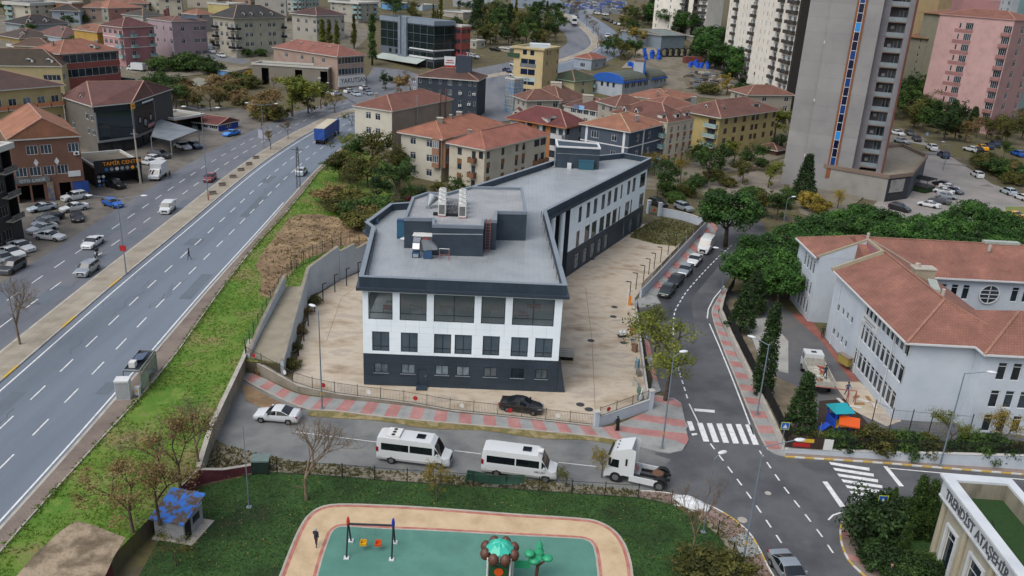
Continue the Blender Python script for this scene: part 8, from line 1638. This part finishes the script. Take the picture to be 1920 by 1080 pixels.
lamp(584,214,148,(0,),'tall single lamp at the factory verge',True);lamp(632,188,158,(190,),'low single lamp beside the factory corner',True)
lamp(604,768,583,(150,),'tall lamp post on the pink and grey pavement at left',band=1,reach=.5);lamp(1241,842,668,(20,),'tall lamp post on the corner pavement by the crossing',band=1,reach=.7);lamp(1419,779,646,(150,),'lamp post on the school pavement beside the cypress',reach=1.6);lamp(1762,875,699,(-10,),'tall lamp post against the school front wall',reach=2.0);lamp(1393,1054,836,(10,),'tall blue-grey lamp post at the park corner',band=1,reach=2.6);lamp(1352,552,472,(165,),'lamp post at the bend of the branch road',reach=1.4);lamp(467,952,798,(),'thin plain pole on the park lawn',dz=.05,r0=.05);lamp(1530,845,792,(),'thin pale pole at the school railing',dz=.1,r0=.05);lamp(1318,1000,860,(30,),'thin camera pole at the park corner',dz=.1,r0=.05,reach=.5);lamp(1486,345,300,(0,),'pole lamp left of the tall dark pine',reach=1);lamp(1768,320,270,(160,),'lamp pole in the car park by the tower',reach=1.2);lamp(1468,425,372,(0,),'lamp pole at the tip of the pine grove',reach=.8)
for i,(x,y)in enumerate(((560,668),(548,700),(570,640),(578,612),(590,586),(606,566),(628,548),(650,536),(672,524))):
 o=empty('wall_lamp_post',G(x,y,dz=.03),R(60),f'{("third","nearest","fourth","fifth","sixth","seventh","eighth","ninth","farthest")[i] if i != 0 else "second"} short black yard lamp along the retaining wall','lamp post','short lamps along the retaining wall');MB().box(-.05,.05,-.05,.05,0,2.5).build('post',M_black,o);MB().box(-.05,.7,-.06,.06,2.5,2.6).build('head',M_black,o)
for i,(x,y)in enumerate(((1180,560),(1192,543),(1206,528),(1216,515),(1226,504),(1238,492),(1252,478),(1266,464))):
 o=empty('wall_lamp_post',G(x,y,dz=.03),R(160),f'{("nearest","second","third","fourth","fifth","sixth","seventh","farthest")[i]} short black yard lamp along the road wall','lamp post','short lamps along the road wall');MB().box(-.05,.05,-.05,.05,0,2.5).build('post',M_black,o);MB().box(-.05,.7,-.06,.06,2.5,2.6).build('head',M_black,o)
p=GL(560,352);hh=up_to(p,275);o=empty('lattice_pole',p,0,'rusty lattice power pole on the near verge','power pole')
for a,c in((-1,-1),(1,-1),(1,1),(-1,1)):MB().bar((a*.35,c*.35,0),(a*.14,c*.14,hh),.06,.06).build('leg',M_iron,o)
b=MB();[b.bar((-.35+.02*i,-.35+.02*i,i*.8),(.35-.02*i,-.35+.02*i,i*.8+.8),.035,.035).bar((.35-.02*i,.35-.02*i,i*.8),(-.35+.02*i,.35-.02*i,i*.8+.8),.035,.035)for i in range(int(hh/.8))];b.build('bracing',M_iron,o);MB().bar((-1.2,0,hh-.6),(1.2,0,hh-.6),.1,.1).build('cross_arm',M_iron,o)
o=empty('power_pole',GL(264,345),0,'grey concrete pole between the repair garage and the box lorry','power pole');MB().tube((0,0,0),(-.2,0,10.5),.22,.13,k=8).build('shaft',M_conc2,o);MB().box(-.9,.5,-.05,.05,9.6,9.75).build('cross_arm',M_steel,o)
def sign(px,py,label,z0,face,extra=None,left=False):o=empty('road_sign',G(px,py,left,.12),0,label,'sign');MB().tube((0,0,0),(0,0,z0+.7),.04,k=6).build('post',M_steel,o);MB().box(-.36,.36,-.06,-.03,z0,z0+.72).build('plate',face,o);MB().face([(-.24,-.065,z0+.12),(.24,-.065,z0+.12),(0,-.065,z0+.6)]).build('symbol',M_fwhite,o);MB().box(-.42,.42,-.05,-.02,z0-.06,z0+.78).build('border',mat('sign_lime','a8b52c',rough=.6),o);return o
M_sblue=mat('sign_blue','1d55a5',rough=.5);sign(1464,842,'blue pedestrian crossing sign at the school corner',2.2,M_sblue);sign(1644,985,'blue pedestrian crossing sign in the pavilion garden',2.2,M_sblue);sign(1735,268,'small blue sign on a yellow post by the tower street',2.2,M_sblue)
o=empty('shield_sign',GL(843,140),0,'white and red shield-shaped advertising sign by the glass office','sign');MB().tube((0,0,0),(0,0,2),.15,k=8).build('post',M_steel,o);MB().face([(-2,0,3.4),(-1.2,0,1.2),(1.2,0,1.2),(2,0,3.4)]).build('red_field',M_red,o);MB().face([(-2,0,3.42),(2,0,3.42),(2.1,0,6.6),(-2.1,0,6.6)]).build('white_field',M_fwhite,o);MB().box(-1.6,1.6,-.06,-.02,4.2,4.5).box(-1.2,1.2,-.06,-.02,5.0,5.3).build('print',M_red,o)
sh=[GP(x,y,ZH+2.6)for x,y in((230,695),(262,697),(291,659),(261,657))];o=empty('bus_shelter',GL(262,712),0,'glass bus shelter with a solar panel on its dark roof','bus shelter');o0=Vector(o.location);q=[p-o0 for p in sh];z_=q[0].z
MB().prism([(p.x,p.y)for p in q],z_-.08,z_).build('roof',M_frame,o);e=MB();ringmesh(e,q,poly_off(q,-.1),z_,z_+.15);e.build('roof_frame',M_steel,o);c=(q[2]+q[0])/2;d=unit(q[3]-q[0]);sp_=MB().box(-.9,.9,-.6,.6,0,.06).build('solar_panel',mat('solar_cell',['2c3850','39465f'],3,.2),o,(c.x+d.x*.3,c.y+d.y*.3,z_+.3),math.atan2(d.y,d.x));sp_.rotation_euler[0]=R(-12);MB().box(-.35,.35,-.3,.3,0,.6).build('roof_box',M_acw,o,(q[0].x*.6+q[1].x*.4+d.x*1.0,q[0].y+d.y*1.0,z_+.02),math.atan2(d.y,d.x))
for p in q:MB().box(p.x-.05,p.x+.05,p.y-.05,p.y+.05,0,z_).build('post',M_steel,o)
for i,j in((1,2),(2,3)):a,c=q[i],q[j];MB().quad((a.x,a.y,.3),(c.x,c.y,.3),(c.x,c.y,z_-.3),(a.x,a.y,z_-.3)).build('glass_panel',M_glass,o)
a,c=q[1]-d*.1,q[2]-d*.1;m_=MB().bar((a.x-.5,a.y,.45),(c.x-.6,c.y,.45),.4,.06).build('bench',M_steel,o);MB().bar((a.x-.05,a.y+.4,1.2),(a.x+.1,a.y+1.6,1.2),.04,1.5).build('map_panel',mat('map_print',['5a7a62','8fa090','a04a44'],2,.5),o)
o=empty('switch_cabinet',GL(236,748),R(10),'tall grey steel cabinet beside the bus shelter','cabinet');MB().box(-.75,.55,-.5,.5,.1,2.15).build('body',M_acw,o);MB().box(-.72,.5,-.52,-.5,.2,2.0).build('door',mat('cabinet_door',['85898a','8f9394'],2,.6),o);MB().box(-.8,.6,-.6,.55,2.15,2.3).build('lid',M_fwhite,o)
o=empty('meter_box',GL(259,743),0,'small grey meter box with a yellow label by the shelter','cabinet');MB().box(-.25,.25,-.2,.2,.2,1.1).build('body',M_acw,o);MB().box(-.1,.1,-.22,-.2,.55,.85).build('label',MATS['sign_yellow'],o);MB().box(-.2,.2,-.15,.15,0,.2).build('foot',M_conc2,o)
o=empty('garden_hut',G(347,1018),math.atan2((G(347,1018)-G(287,1007)).y,(G(347,1018)-G(287,1007)).x),'grey hut with flaking blue roof beside the park','hut');M_hut=mat('hut_wall',['6d6f70','7d7f80','8a8785'],1,.85)
o.scale=(.86,)*3;MB().box(-3.0,0,0,3.2,0,2.2).build('wall',M_hut,o);MB().quad((-3.3,-.3,2.25),(.3,-.3,2.25),(.3,3.6,3.1),(-3.3,3.6,3.1)).quad((-3.3,3.6,3.0),(.3,3.6,3.0),(.3,-.3,2.15),(-3.3,-.3,2.15)).build('roof',mat('flaking_blue',['4a3f38','54504c','2a5fae','2f68b5'],1.4,.7,contrast=(.44,.58),detail=9),o);MB().face([(-.0,0,2.2),(0,3.2,2.2),(0,3.2,2.95)]).build('gable',M_fwhite,o);MB().box(0,.04,.2,1.1,.1,1.9).build('door',M_void,o);MB().box(0,.05,1.5,2.6,1.0,1.8).build('window',M_pane,o);MB().box(-3.2,.9,-.3,3.6,-.1,.12).build('plinth',M_conc2,o)
o=empty('waste_container',G(490,884),R(8),'dark green waste container at the end of the maroon wall','container');MB().box(-.75,.75,-.6,.6,.15,1.35).build('body',mat('bin_green',['16241f','1f302a'],1,.6),o);MB().box(-.8,.8,-.65,.65,1.35,1.5).build('lid',mat('bin_lid',['5a6a66','6d7d78'],1,.5),o)
for a in(-.6,.6):MB().tube((a,-.65,.12),(a,-.55,.12),.12,k=8).build('wheel',M_tyre,o)
o=empty('covered_pile',G(1294,946),R(-30),'white plastic sheet over a pile at the park corner','pile');b=MB();n_=8
hts=[[max(0,.75-.1*((i-4)**2*.35+(j-4)**2*.5)+nr.normal()*.05)for j in range(n_+1)]for i in range(n_+1)]
for i in range(n_):
 for j in range(n_):b.quad(*[(-1.7+3.4*a/n_,-.9+1.8*c/n_,hts[a][c])for a,c in((i,j),(i+1,j),(i+1,j+1),(i,j+1))])
b.build('sheet',mat('plastic_sheet',['b5b8bb','c5c8ca'],1,.35),o);MB().box(-1.4,1.4,-.6,.6,0,.25).build('load',M_brick,o)
o=empty('basement_ramp',G(1062,668),R(-3),'grey basement hatch with guard rail beside the building','hatch');MB().box(-.9,.9,-1.2,1.4,0,.5).build('kerb',M_conc2,o);MB().box(-.8,.8,-1.22,0,.02,.45).build('opening',M_void,o)
for k in range(4):MB().bar((-.9,-1.1+k*.35,.7+.12*k),(.9,-1.1+k*.35,.7+.12*k),.05,.05).build('guard_bar',M_steel,o)
o=empty('wheelbarrow',G(1166,632),R(20),'white tub on a black trolley in the yard','trolley');MB().prism([(-.5,-.35),(.5,-.35),(.4,.35),(-.4,.35)],.4,.8).build('tub',M_acw,o);MB().box(-.6,.9,-.3,.3,.25,.33).build('frame',M_black,o);MB().tube((.6,-.1,.2),(.6,.1,.2),.2,k=10).build('wheel',M_tyre,o)
for i,(x,y,c)in enumerate(((1205,690,'5d7f8c'),(1208,705,'6d6a60'),(1203,725,'8f8f88'),(1210,738,'4f6d66'),(1200,660,'7d5a4a'),(1196,628,'8a3a34'),(1196,640,'8a8d90'),(1212,752,'5a6a70'))):
 o=empty('scrap_item',G(x,y)+Vector((-.7,0,.03)),rng.uniform(0,3),f'{("pale blue","grey-brown","light grey","green","brown","red","silver","slate")[i]} piece of junk leaning by the yard wall','junk','junk along the yard wall');MB().box(-.35,.35,-.2,.2,0,rng.uniform(.4,1.2)).build('body',wallm(c),o);MB().bar((-.3,-.25,0),(.3,.3,1.3),.06,.06).build('pole',M_steel,o)
 # -------- playgrounds
M_stub=mat('swing_tube','1c2430',rough=.4);M_orng=mat('play_orange','c0501c',rough=.4);M_pyel=mat('play_yellow','c99a1c',rough=.4)
a,c=(G(651,1043,dz=.09)+G(657,1021,dz=.09))/2,(G(735,1046,dz=.09)+G(740,1024,dz=.09))/2;d=unit(c-a);LS=(c-a).length;o=empty('swing_set',a,math.atan2(d.y,d.x),'double swing with red and blue topped frames on green rubber','swing')
for x,m in((0,mat('cone_red','b53a24',rough=.4)),(LS,mat('cone_blue','24349c',rough=.4))):
 for s in(-1,1):g=MB().tube((x,s*1.05,0),(x,s*.08,2.5),.07,k=8).build('leg',M_stub,o);MB().box(x-.2,x+.2,s*1.05-.2,s*1.05+.2,0,.08).build('foot_pad',M_fwhite,g)
 MB().lathe([(.12,2.35),(.14,2.7),(.1,3.0),(0,3.2)],(x,0,0),10).build('top_cone',m,o)
MB().tube((0,0,2.45),(LS,0,2.45),.085,k=8).build('beam',M_stub,o)
for k,m in((.33,M_pyel),(.66,M_orng)):
 s=MB().box(-.26,.26,-.18,.2,.5,.58).box(-.26,.26,.14,.2,.58,.9).box(-.26,-.2,-.18,.14,.58,.78).box(.2,.26,-.18,.14,.58,.78).box(-.2,.2,-.2,-.14,.66,.74).build('seat',m,o,(LS*k,0,0))
 for t in(-.24,.24):MB().tube((t,0,.75),(t,0,2.45),.015,k=4).build('chain',M_steel,s)
o=empty('palm_play_tower',G(934,1092,dz=.09),0,'play tower with turquoise leaf roof over brown petals','play tower');M_turq=mat('turquoise',['2fa08a','38ad96'],1,.4);M_pbrn=mat('play_brown',['4f3328','5a3c30'],1,.5)
b=MB()
for i in range(16):
 t0,t1=i*math.pi/8,(i+1)*math.pi/8;rr=lambda k:1.25 if k%2 else 1.0;f=lambda t,k,z,s:(s*rr(k)*math.cos(t),s*rr(k)*math.sin(t),z-(.3 if k%2 else 0)*s)
 b.face([(0,0,3.75),f(t0,i,3.65,.5),f(t1,i+1,3.65,.5)]);b.quad(f(t0,i,3.65,.5),f(t0,i,3.25,1),f(t1,i+1,3.25,1),f(t1,i+1,3.65,.5))
b.build('leaf_roof',M_turq,o)
for i in range(8):t=i*math.pi/4+.4;MB().ball((1.15*math.cos(t),1.15*math.sin(t),2.85),.42,8,6,1.15).build('petal',M_pbrn,o,smooth=True)
for a_,c_ in((-1,-1),(1,-1),(1,1),(-1,1)):MB().tube((a_*.85,c_*.85,0),(a_*.85,c_*.85,2.8),.08,k=8).build('post',M_acw,o)
MB().box(-.85,.85,-.85,.85,1.0,1.12).build('deck',mat('play_green','1f4a2c',rough=.5),o);MB().box(-.7,.7,-.9,-.84,1.15,2.1).build('panel',MATS['play_green'],o);MB().lathe([(0,.03),(.35,.03),(.35,0)],(0,0,0),14).build('sun_disc',M_orng,o,(0,-.92,1.65)).rotation_euler=(math.pi/2,0,0)
o=empty('plastic_tree',G(1004,1090,dz=.09),0,'green plastic play tree with brown bent trunk','play equipment');M_ptree=mat('play_leaf','2a8f66',rough=.4);MB().tube((0,0,0),(.1,0,1.5),.16,.12,k=8).tube((.1,0,1.4),(.75,0,2.0),.1,.08,k=8).tube((.05,0,1.4),(-.55,0,2.3),.1,.08,k=8).build('trunk',M_pbrn,o)
for x,z,r_ in((-.6,2.5,.42),(.8,2.15,.42),(-.2,1.9,.5)):MB().ball((x,0,z),r_,10,6,.55).build('leaf_pad',M_ptree,o,smooth=True)
MB().lathe([(.5,2.0),(.25,2.5),(.4,2.5),(.18,3.0),(.28,3.0),(0,3.6)],(.15,.3,0),10).build('fir_top',M_ptree,o);MB().box(-1.7,-.5,-.05,.05,1.1,1.8).build('panel',M_ptree,o);MB().tube((-1.8,0,0),(-1.8,0,2.1),.06,k=6).build('post',M_acw,o)
o=empty('school_play_tower',G(1566,812),R(10),'blue play tower with turquoise roof in the school yard','play tower');M_pblue=mat('play_blue','1c48b0',rough=.4)
for a_,c_ in((-.8,-.8),(.8,-.8),(.8,.8),(-.8,.8)):MB().tube((a_,c_,0),(a_,c_,2.9),.08,k=8).build('post',M_pblue,o)
MB().face([(-1.1,-1.1,2.9),(1.1,-1.1,2.9),(.5,0,3.6),(-.5,0,3.6)]).face([(1.1,1.1,2.9),(-1.1,1.1,2.9),(-.5,0,3.6),(.5,0,3.6)]).face([(-1.1,1.1,2.9),(-1.1,-1.1,2.9),(-.5,0,3.6)]).face([(1.1,-1.1,2.9),(1.1,1.1,2.9),(.5,0,3.6)]).build('roof',mat('play_teal','1f8a94',rough=.4),o);MB().box(-.8,.8,-.8,.8,1.1,1.2).build('deck',M_pyel,o);MB().box(-.86,-.8,-.8,.8,1.2,2.0).box(-.8,.8,.8,.86,1.2,2.0).build('panel',M_pblue,o);MB().bar((-1.0,0,1.2),(-2.6,-.4,.3),.7,.12).build('slide',M_pblue,o)
o=empty('school_slide',G(1584,826),R(-15),'orange-roofed slide beside the blue play tower','slide');MB().quad((-1,-.8,2.1),(1,-.8,2.1),(1.1,.6,2.5),(-.9,.6,2.5)).quad((-.9,.6,2.4),(1.1,.6,2.4),(1,-.8,2.0),(-1,-.8,2.0)).build('roof',M_orng,o);MB().bar((.6,-.2,1.2),(2.2,-1.2,.2),.6,.12).build('chute',M_orng,o)
for a_ in(-.8,.8):MB().tube((a_,0,0),(a_,0,2.2),.07,k=8).build('post',M_pblue,o)
o=empty('climbing_bars',G(1560,752),R(-8),'red steel climbing bars behind the tipper lorry','climbing frame');MB().tube((-3,0,1.6),(2.4,0,1.6),.06,k=6).build('top_bar',M_redb,o)
for x in(-3,1.6,2.4):MB().tube((x,-.4,0),(x,0,1.6),.05,k=6).tube((x,.4,0),(x,0,1.6),.05,k=6).build('leg',M_redb,o)
for i,(x,y)in enumerate(((1605,745),(1618,752),(1602,764),(1628,748),(1640,762),(1575,752),(1612,758))):tag(MB().box(-rng.uniform(.3,.9),.5,-.2,.2,0,.08).build('debris_board',dbm[0]if i%3 else dbm[1],None,G(x,y,dz=.05),rng.uniform(0,3)),'broken pale board dumped on the slab beside the school','board','boards dumped beside the school')
o=empty('yellow_cabinet',G(1581,690),R(20),'yellow notice cabinet against the school wall','cabinet');MB().box(-.3,.3,-.9,.9,.6,1.6).build('body',mat('dull_yellow','8f7f3c',rough=.7),o);MB().box(-.35,.35,-1,1,1.6,1.75).build('lid',M_brick,o)
# -------- works yard and scrap behind the hall
pg_='black pipe coils in the works yard'
for i in range(5):o=MB().lathe([(1.9,0),(1.9,1.6),(1.6,1.6),(1.6,0),(1.9,0)],k=16).build('pipe_coil',mat('black_pipe','1c2024',rough=.5),None,GL(1243+i*11,106)+Vector((0,0,1.9)),R(20));o.rotation_euler=(math.pi/2,0,R(20));tag(o,f'{ORD[i]} big black pipe section from the left, stacked in the works yard','pipe',pg_)
dm=MB().lathe([(0,1.7),(.8,1.7),(.8,0)],k=10).mesh('blue_drum',mat('drum_blue',['1646a8','1f55bd'],1,.45))
for i,(x,y)in enumerate([(1208+((i*13)%38),98+((i*7)%16))for i in range(12)]+[(1180+i*7,124+(i%2)*3)for i in range(4)]+[(1292+((i*11)%42),118+((i*5)%12))for i in range(10)]):tag(put('blue_drum',dm,None,GL(x,y),0,(1,1,rng.uniform(.7,1.2))),'blue plastic drum among the heaps behind the barrel-roofed hall','drum','blue drums in the works yard')
o=empty('rust_container',GL(1298,118),R(15),'rust red container in the works yard','container');MB().box(-4,4,-1.3,1.3,0,2.6).build('body',wallm('6d3a30'),o);MB().box(-4.05,-4,-1.2,1.2,.1,2.5).build('door',wallm('5a2f28'),o)
sheet('works_lane',[GL(x,y,.12)for x,y in((1165,128),(1200,92),(1216,80),(1236,98),(1215,112),(1196,128))],mat('pale_lane',['77705f','857e6c'],.3,.9))
b=MB();cs=['4a4640','6d675c','8f8c85','3a3633','7d6a58','55606a']
for i in range(420):
 p=G(1288+rng.random()*112,140+rng.random()*28);w=rng.uniform(.4,1.5);b.box(p.x-w,p.x+w,p.y-w*.6,p.y+w*.6,p.z-.1,p.z+rng.uniform(.3,1.6),i%6)
tag(b.build('scrap_heap',[wallm(c)for c in cs]),'heaps of scrap in the yard right of the barrel-roofed hall',None,None,'stuff')
b=MB()
for i in range(260):
 p=GL(1060+rng.random()*110,6+rng.random()*20);w=rng.uniform(.6,2.2);b.box(p.x-w,p.x+w,p.y-w*.5,p.y+w*.5,p.z-.1,p.z+rng.uniform(.8,2.2),i%4)
tag(b.build('vehicle_yard_clutter',[wallm(c)for c in('3a4f8a','8f9498','4a4d50','6d7278')]),'crowded vehicles and goods in the far yard up the hill',None,None,'stuff')
# -------- people
def person(px,py,face,label,top,legs,hair='2a2420',left=False,h=1.75,walk=.25,arms=.12,robe=False,z=None,sit=False,dz=.03):
 p=G(px,py,left,dz)if z is None else Vector((z[0],z[1],z[2]));me=bpy.data.meshes.new('body');k=h/1.75
 V=[(0,0,.95),(0,0,1.15),(0,0,1.38),(0,0,1.5),(0,.01,1.62),(-.19,0,1.4),(-.27,arms,1.13),(-.26,arms+.14,.9),(.19,0,1.4),(.27,-arms,1.13),(.26,.14-arms,.9),(-.1,0,.9),(-.1,walk*.5,.5),(-.1,walk*.6,.08),(-.1,walk*.6+.14,.04),(.1,0,.9),(.1,-walk*.3,.5),(.1,-walk,.1),(.1,-walk+.14,.04)]
 if sit:V=[(x,y,z_-.35)for x,y,z_ in V[:11]]+[(-.12,0,.55),(-.16,.42,.55),(-.16,.4,.12),(-.16,.52,.08),(.12,0,.55),(.16,.42,.55),(.16,.4,.12),(.16,.52,.08)]
 E_=[(0,1),(1,2),(2,3),(3,4),(2,5),(5,6),(6,7),(2,8),(8,9),(9,10),(0,11),(11,12),(12,13),(13,14),(0,15),(15,16),(16,17),(17,18)]
 rad=[.15,.14,.16,.06,.105,.07,.05,.04,.07,.05,.04,.1,.07,.05,.045,.1,.07,.05,.045]
 if robe:rad[0]=.22;rad[11]=rad[15]=.19;rad[12]=rad[16]=.2;rad[13]=rad[17]=.22
 me.from_pydata([tuple(c*k for c in v)for v in V],E_,[]);o=bpy.data.objects.new('body',me);COL.objects.link(o);md=o.modifiers.new('s','SKIN');sv=me.skin_vertices[0].data
 for i,r_ in enumerate(rad):sv[i].radius=(r_*k,r_*k*.8);sv[i].use_root=i==0
 o.modifiers.new('d','SUBSURF').levels=1;dg=bpy.context.evaluated_depsgraph_get();ev=bpy.data.meshes.new_from_object(o.evaluated_get(dg));bpy.data.objects.remove(o)
 ev.materials.clear();[ev.materials.append(m)for m in(wallm(top),wallm(legs),mat('skin','8a6450',rough=.6))];off=.35*k if sit else 0
 for f in ev.polygons:c=f.center;f.material_index=2 if(c.z>1.5*k-off or(abs(c.x)>.2*k and c.z<.95*k-off and not sit))else(1 if c.z<.93*k-off else 0);f.use_smooth=True
 r=empty('person',p,math.atan2(face[1],face[0])-math.pi/2,label,'person');put('body',ev,r);MB().ball((0,-.015,(1.66*k-off)),.115*k,10,6,.95).build('hair',wallm(hair),r,smooth=True);return r
person(355,487,(-1,-.4),'pedestrian in dark jacket and jeans crossing the highway','1c1e22','3a4a66',left=True,walk=.3);person(319,336,(-1,0),'person in dark clothes standing behind the white box lorry','1d1f22','22252a',left=True)
person(1156,809,(-.6,1),'woman in long black coat and headscarf on the front pavement','141416','141416','141416',h=1.68,robe=True,walk=.1,dz=.12);person(593,1026,(.2,1),'man with white hair in dark jacket walking on the playground path','23242c','3a322c','9a9590',dz=.08)
person(1664,1094,(-1,.2),'bald man in dark jacket at the garden pavement, cut by the bottom edge','1a1d26','20242c','8a6450',dz=.12);person(1541,634,(-.4,-1),'person in dark clothes with a bag on the school path','2a2826','1c1c1e');person(1587,742,(.3,-1),'worker in blue overalls and white vest by the climbing bars','3f4a66','2a3550')
tb_=bpy.data.objects['tipper_lorry'];q=tb_.matrix_basis@Vector((-1.6,-.5,1.25));person(0,0,(.5,-1),'worker bending among debris in the tipper bed','242a3c','1f2430',z=q)
mc=GL(181,484);fd=GL(176,494)-mc;o=empty('motorcycle',mc+Vector((0,0,.03)),math.atan2(fd.y,fd.x),'black motorcycle beside the white sedan on the highway','motorcycle')
for x in(-.7,.72):w=MB().tube((x,-.07,.32),(x,.07,.32),.32,k=14).build('wheel',M_tyre,o);MB().tube((x,-.075,.32),(x,.075,.32),.18,k=10).build('rim',M_rim,w)
MB().ball((.2,0,.8),.28,8,6,.7).box(-.75,.1,-.14,.14,.68,.8).build('body',PAINT['black'],o);MB().bar((.72,0,.35),(.5,0,1.1),.1,.08).bar((.5,-.36,1.1),(.5,.36,1.1),.04,.04).build('fork',M_steel,o);MB().box(.55,.68,-.12,.12,.85,1.1).build('headlight',M_head,o);MB().box(-.95,-.6,-.25,.25,.85,1.2).build('top_box',M_trim,o)
person(0,0,(fd.x,fd.y),'rider in black with helmet on the motorcycle','17181a','1c1d20','17181a',z=mc+Vector((0,0,.32))-fd.normalized()*.15,sit=True,arms=.0)
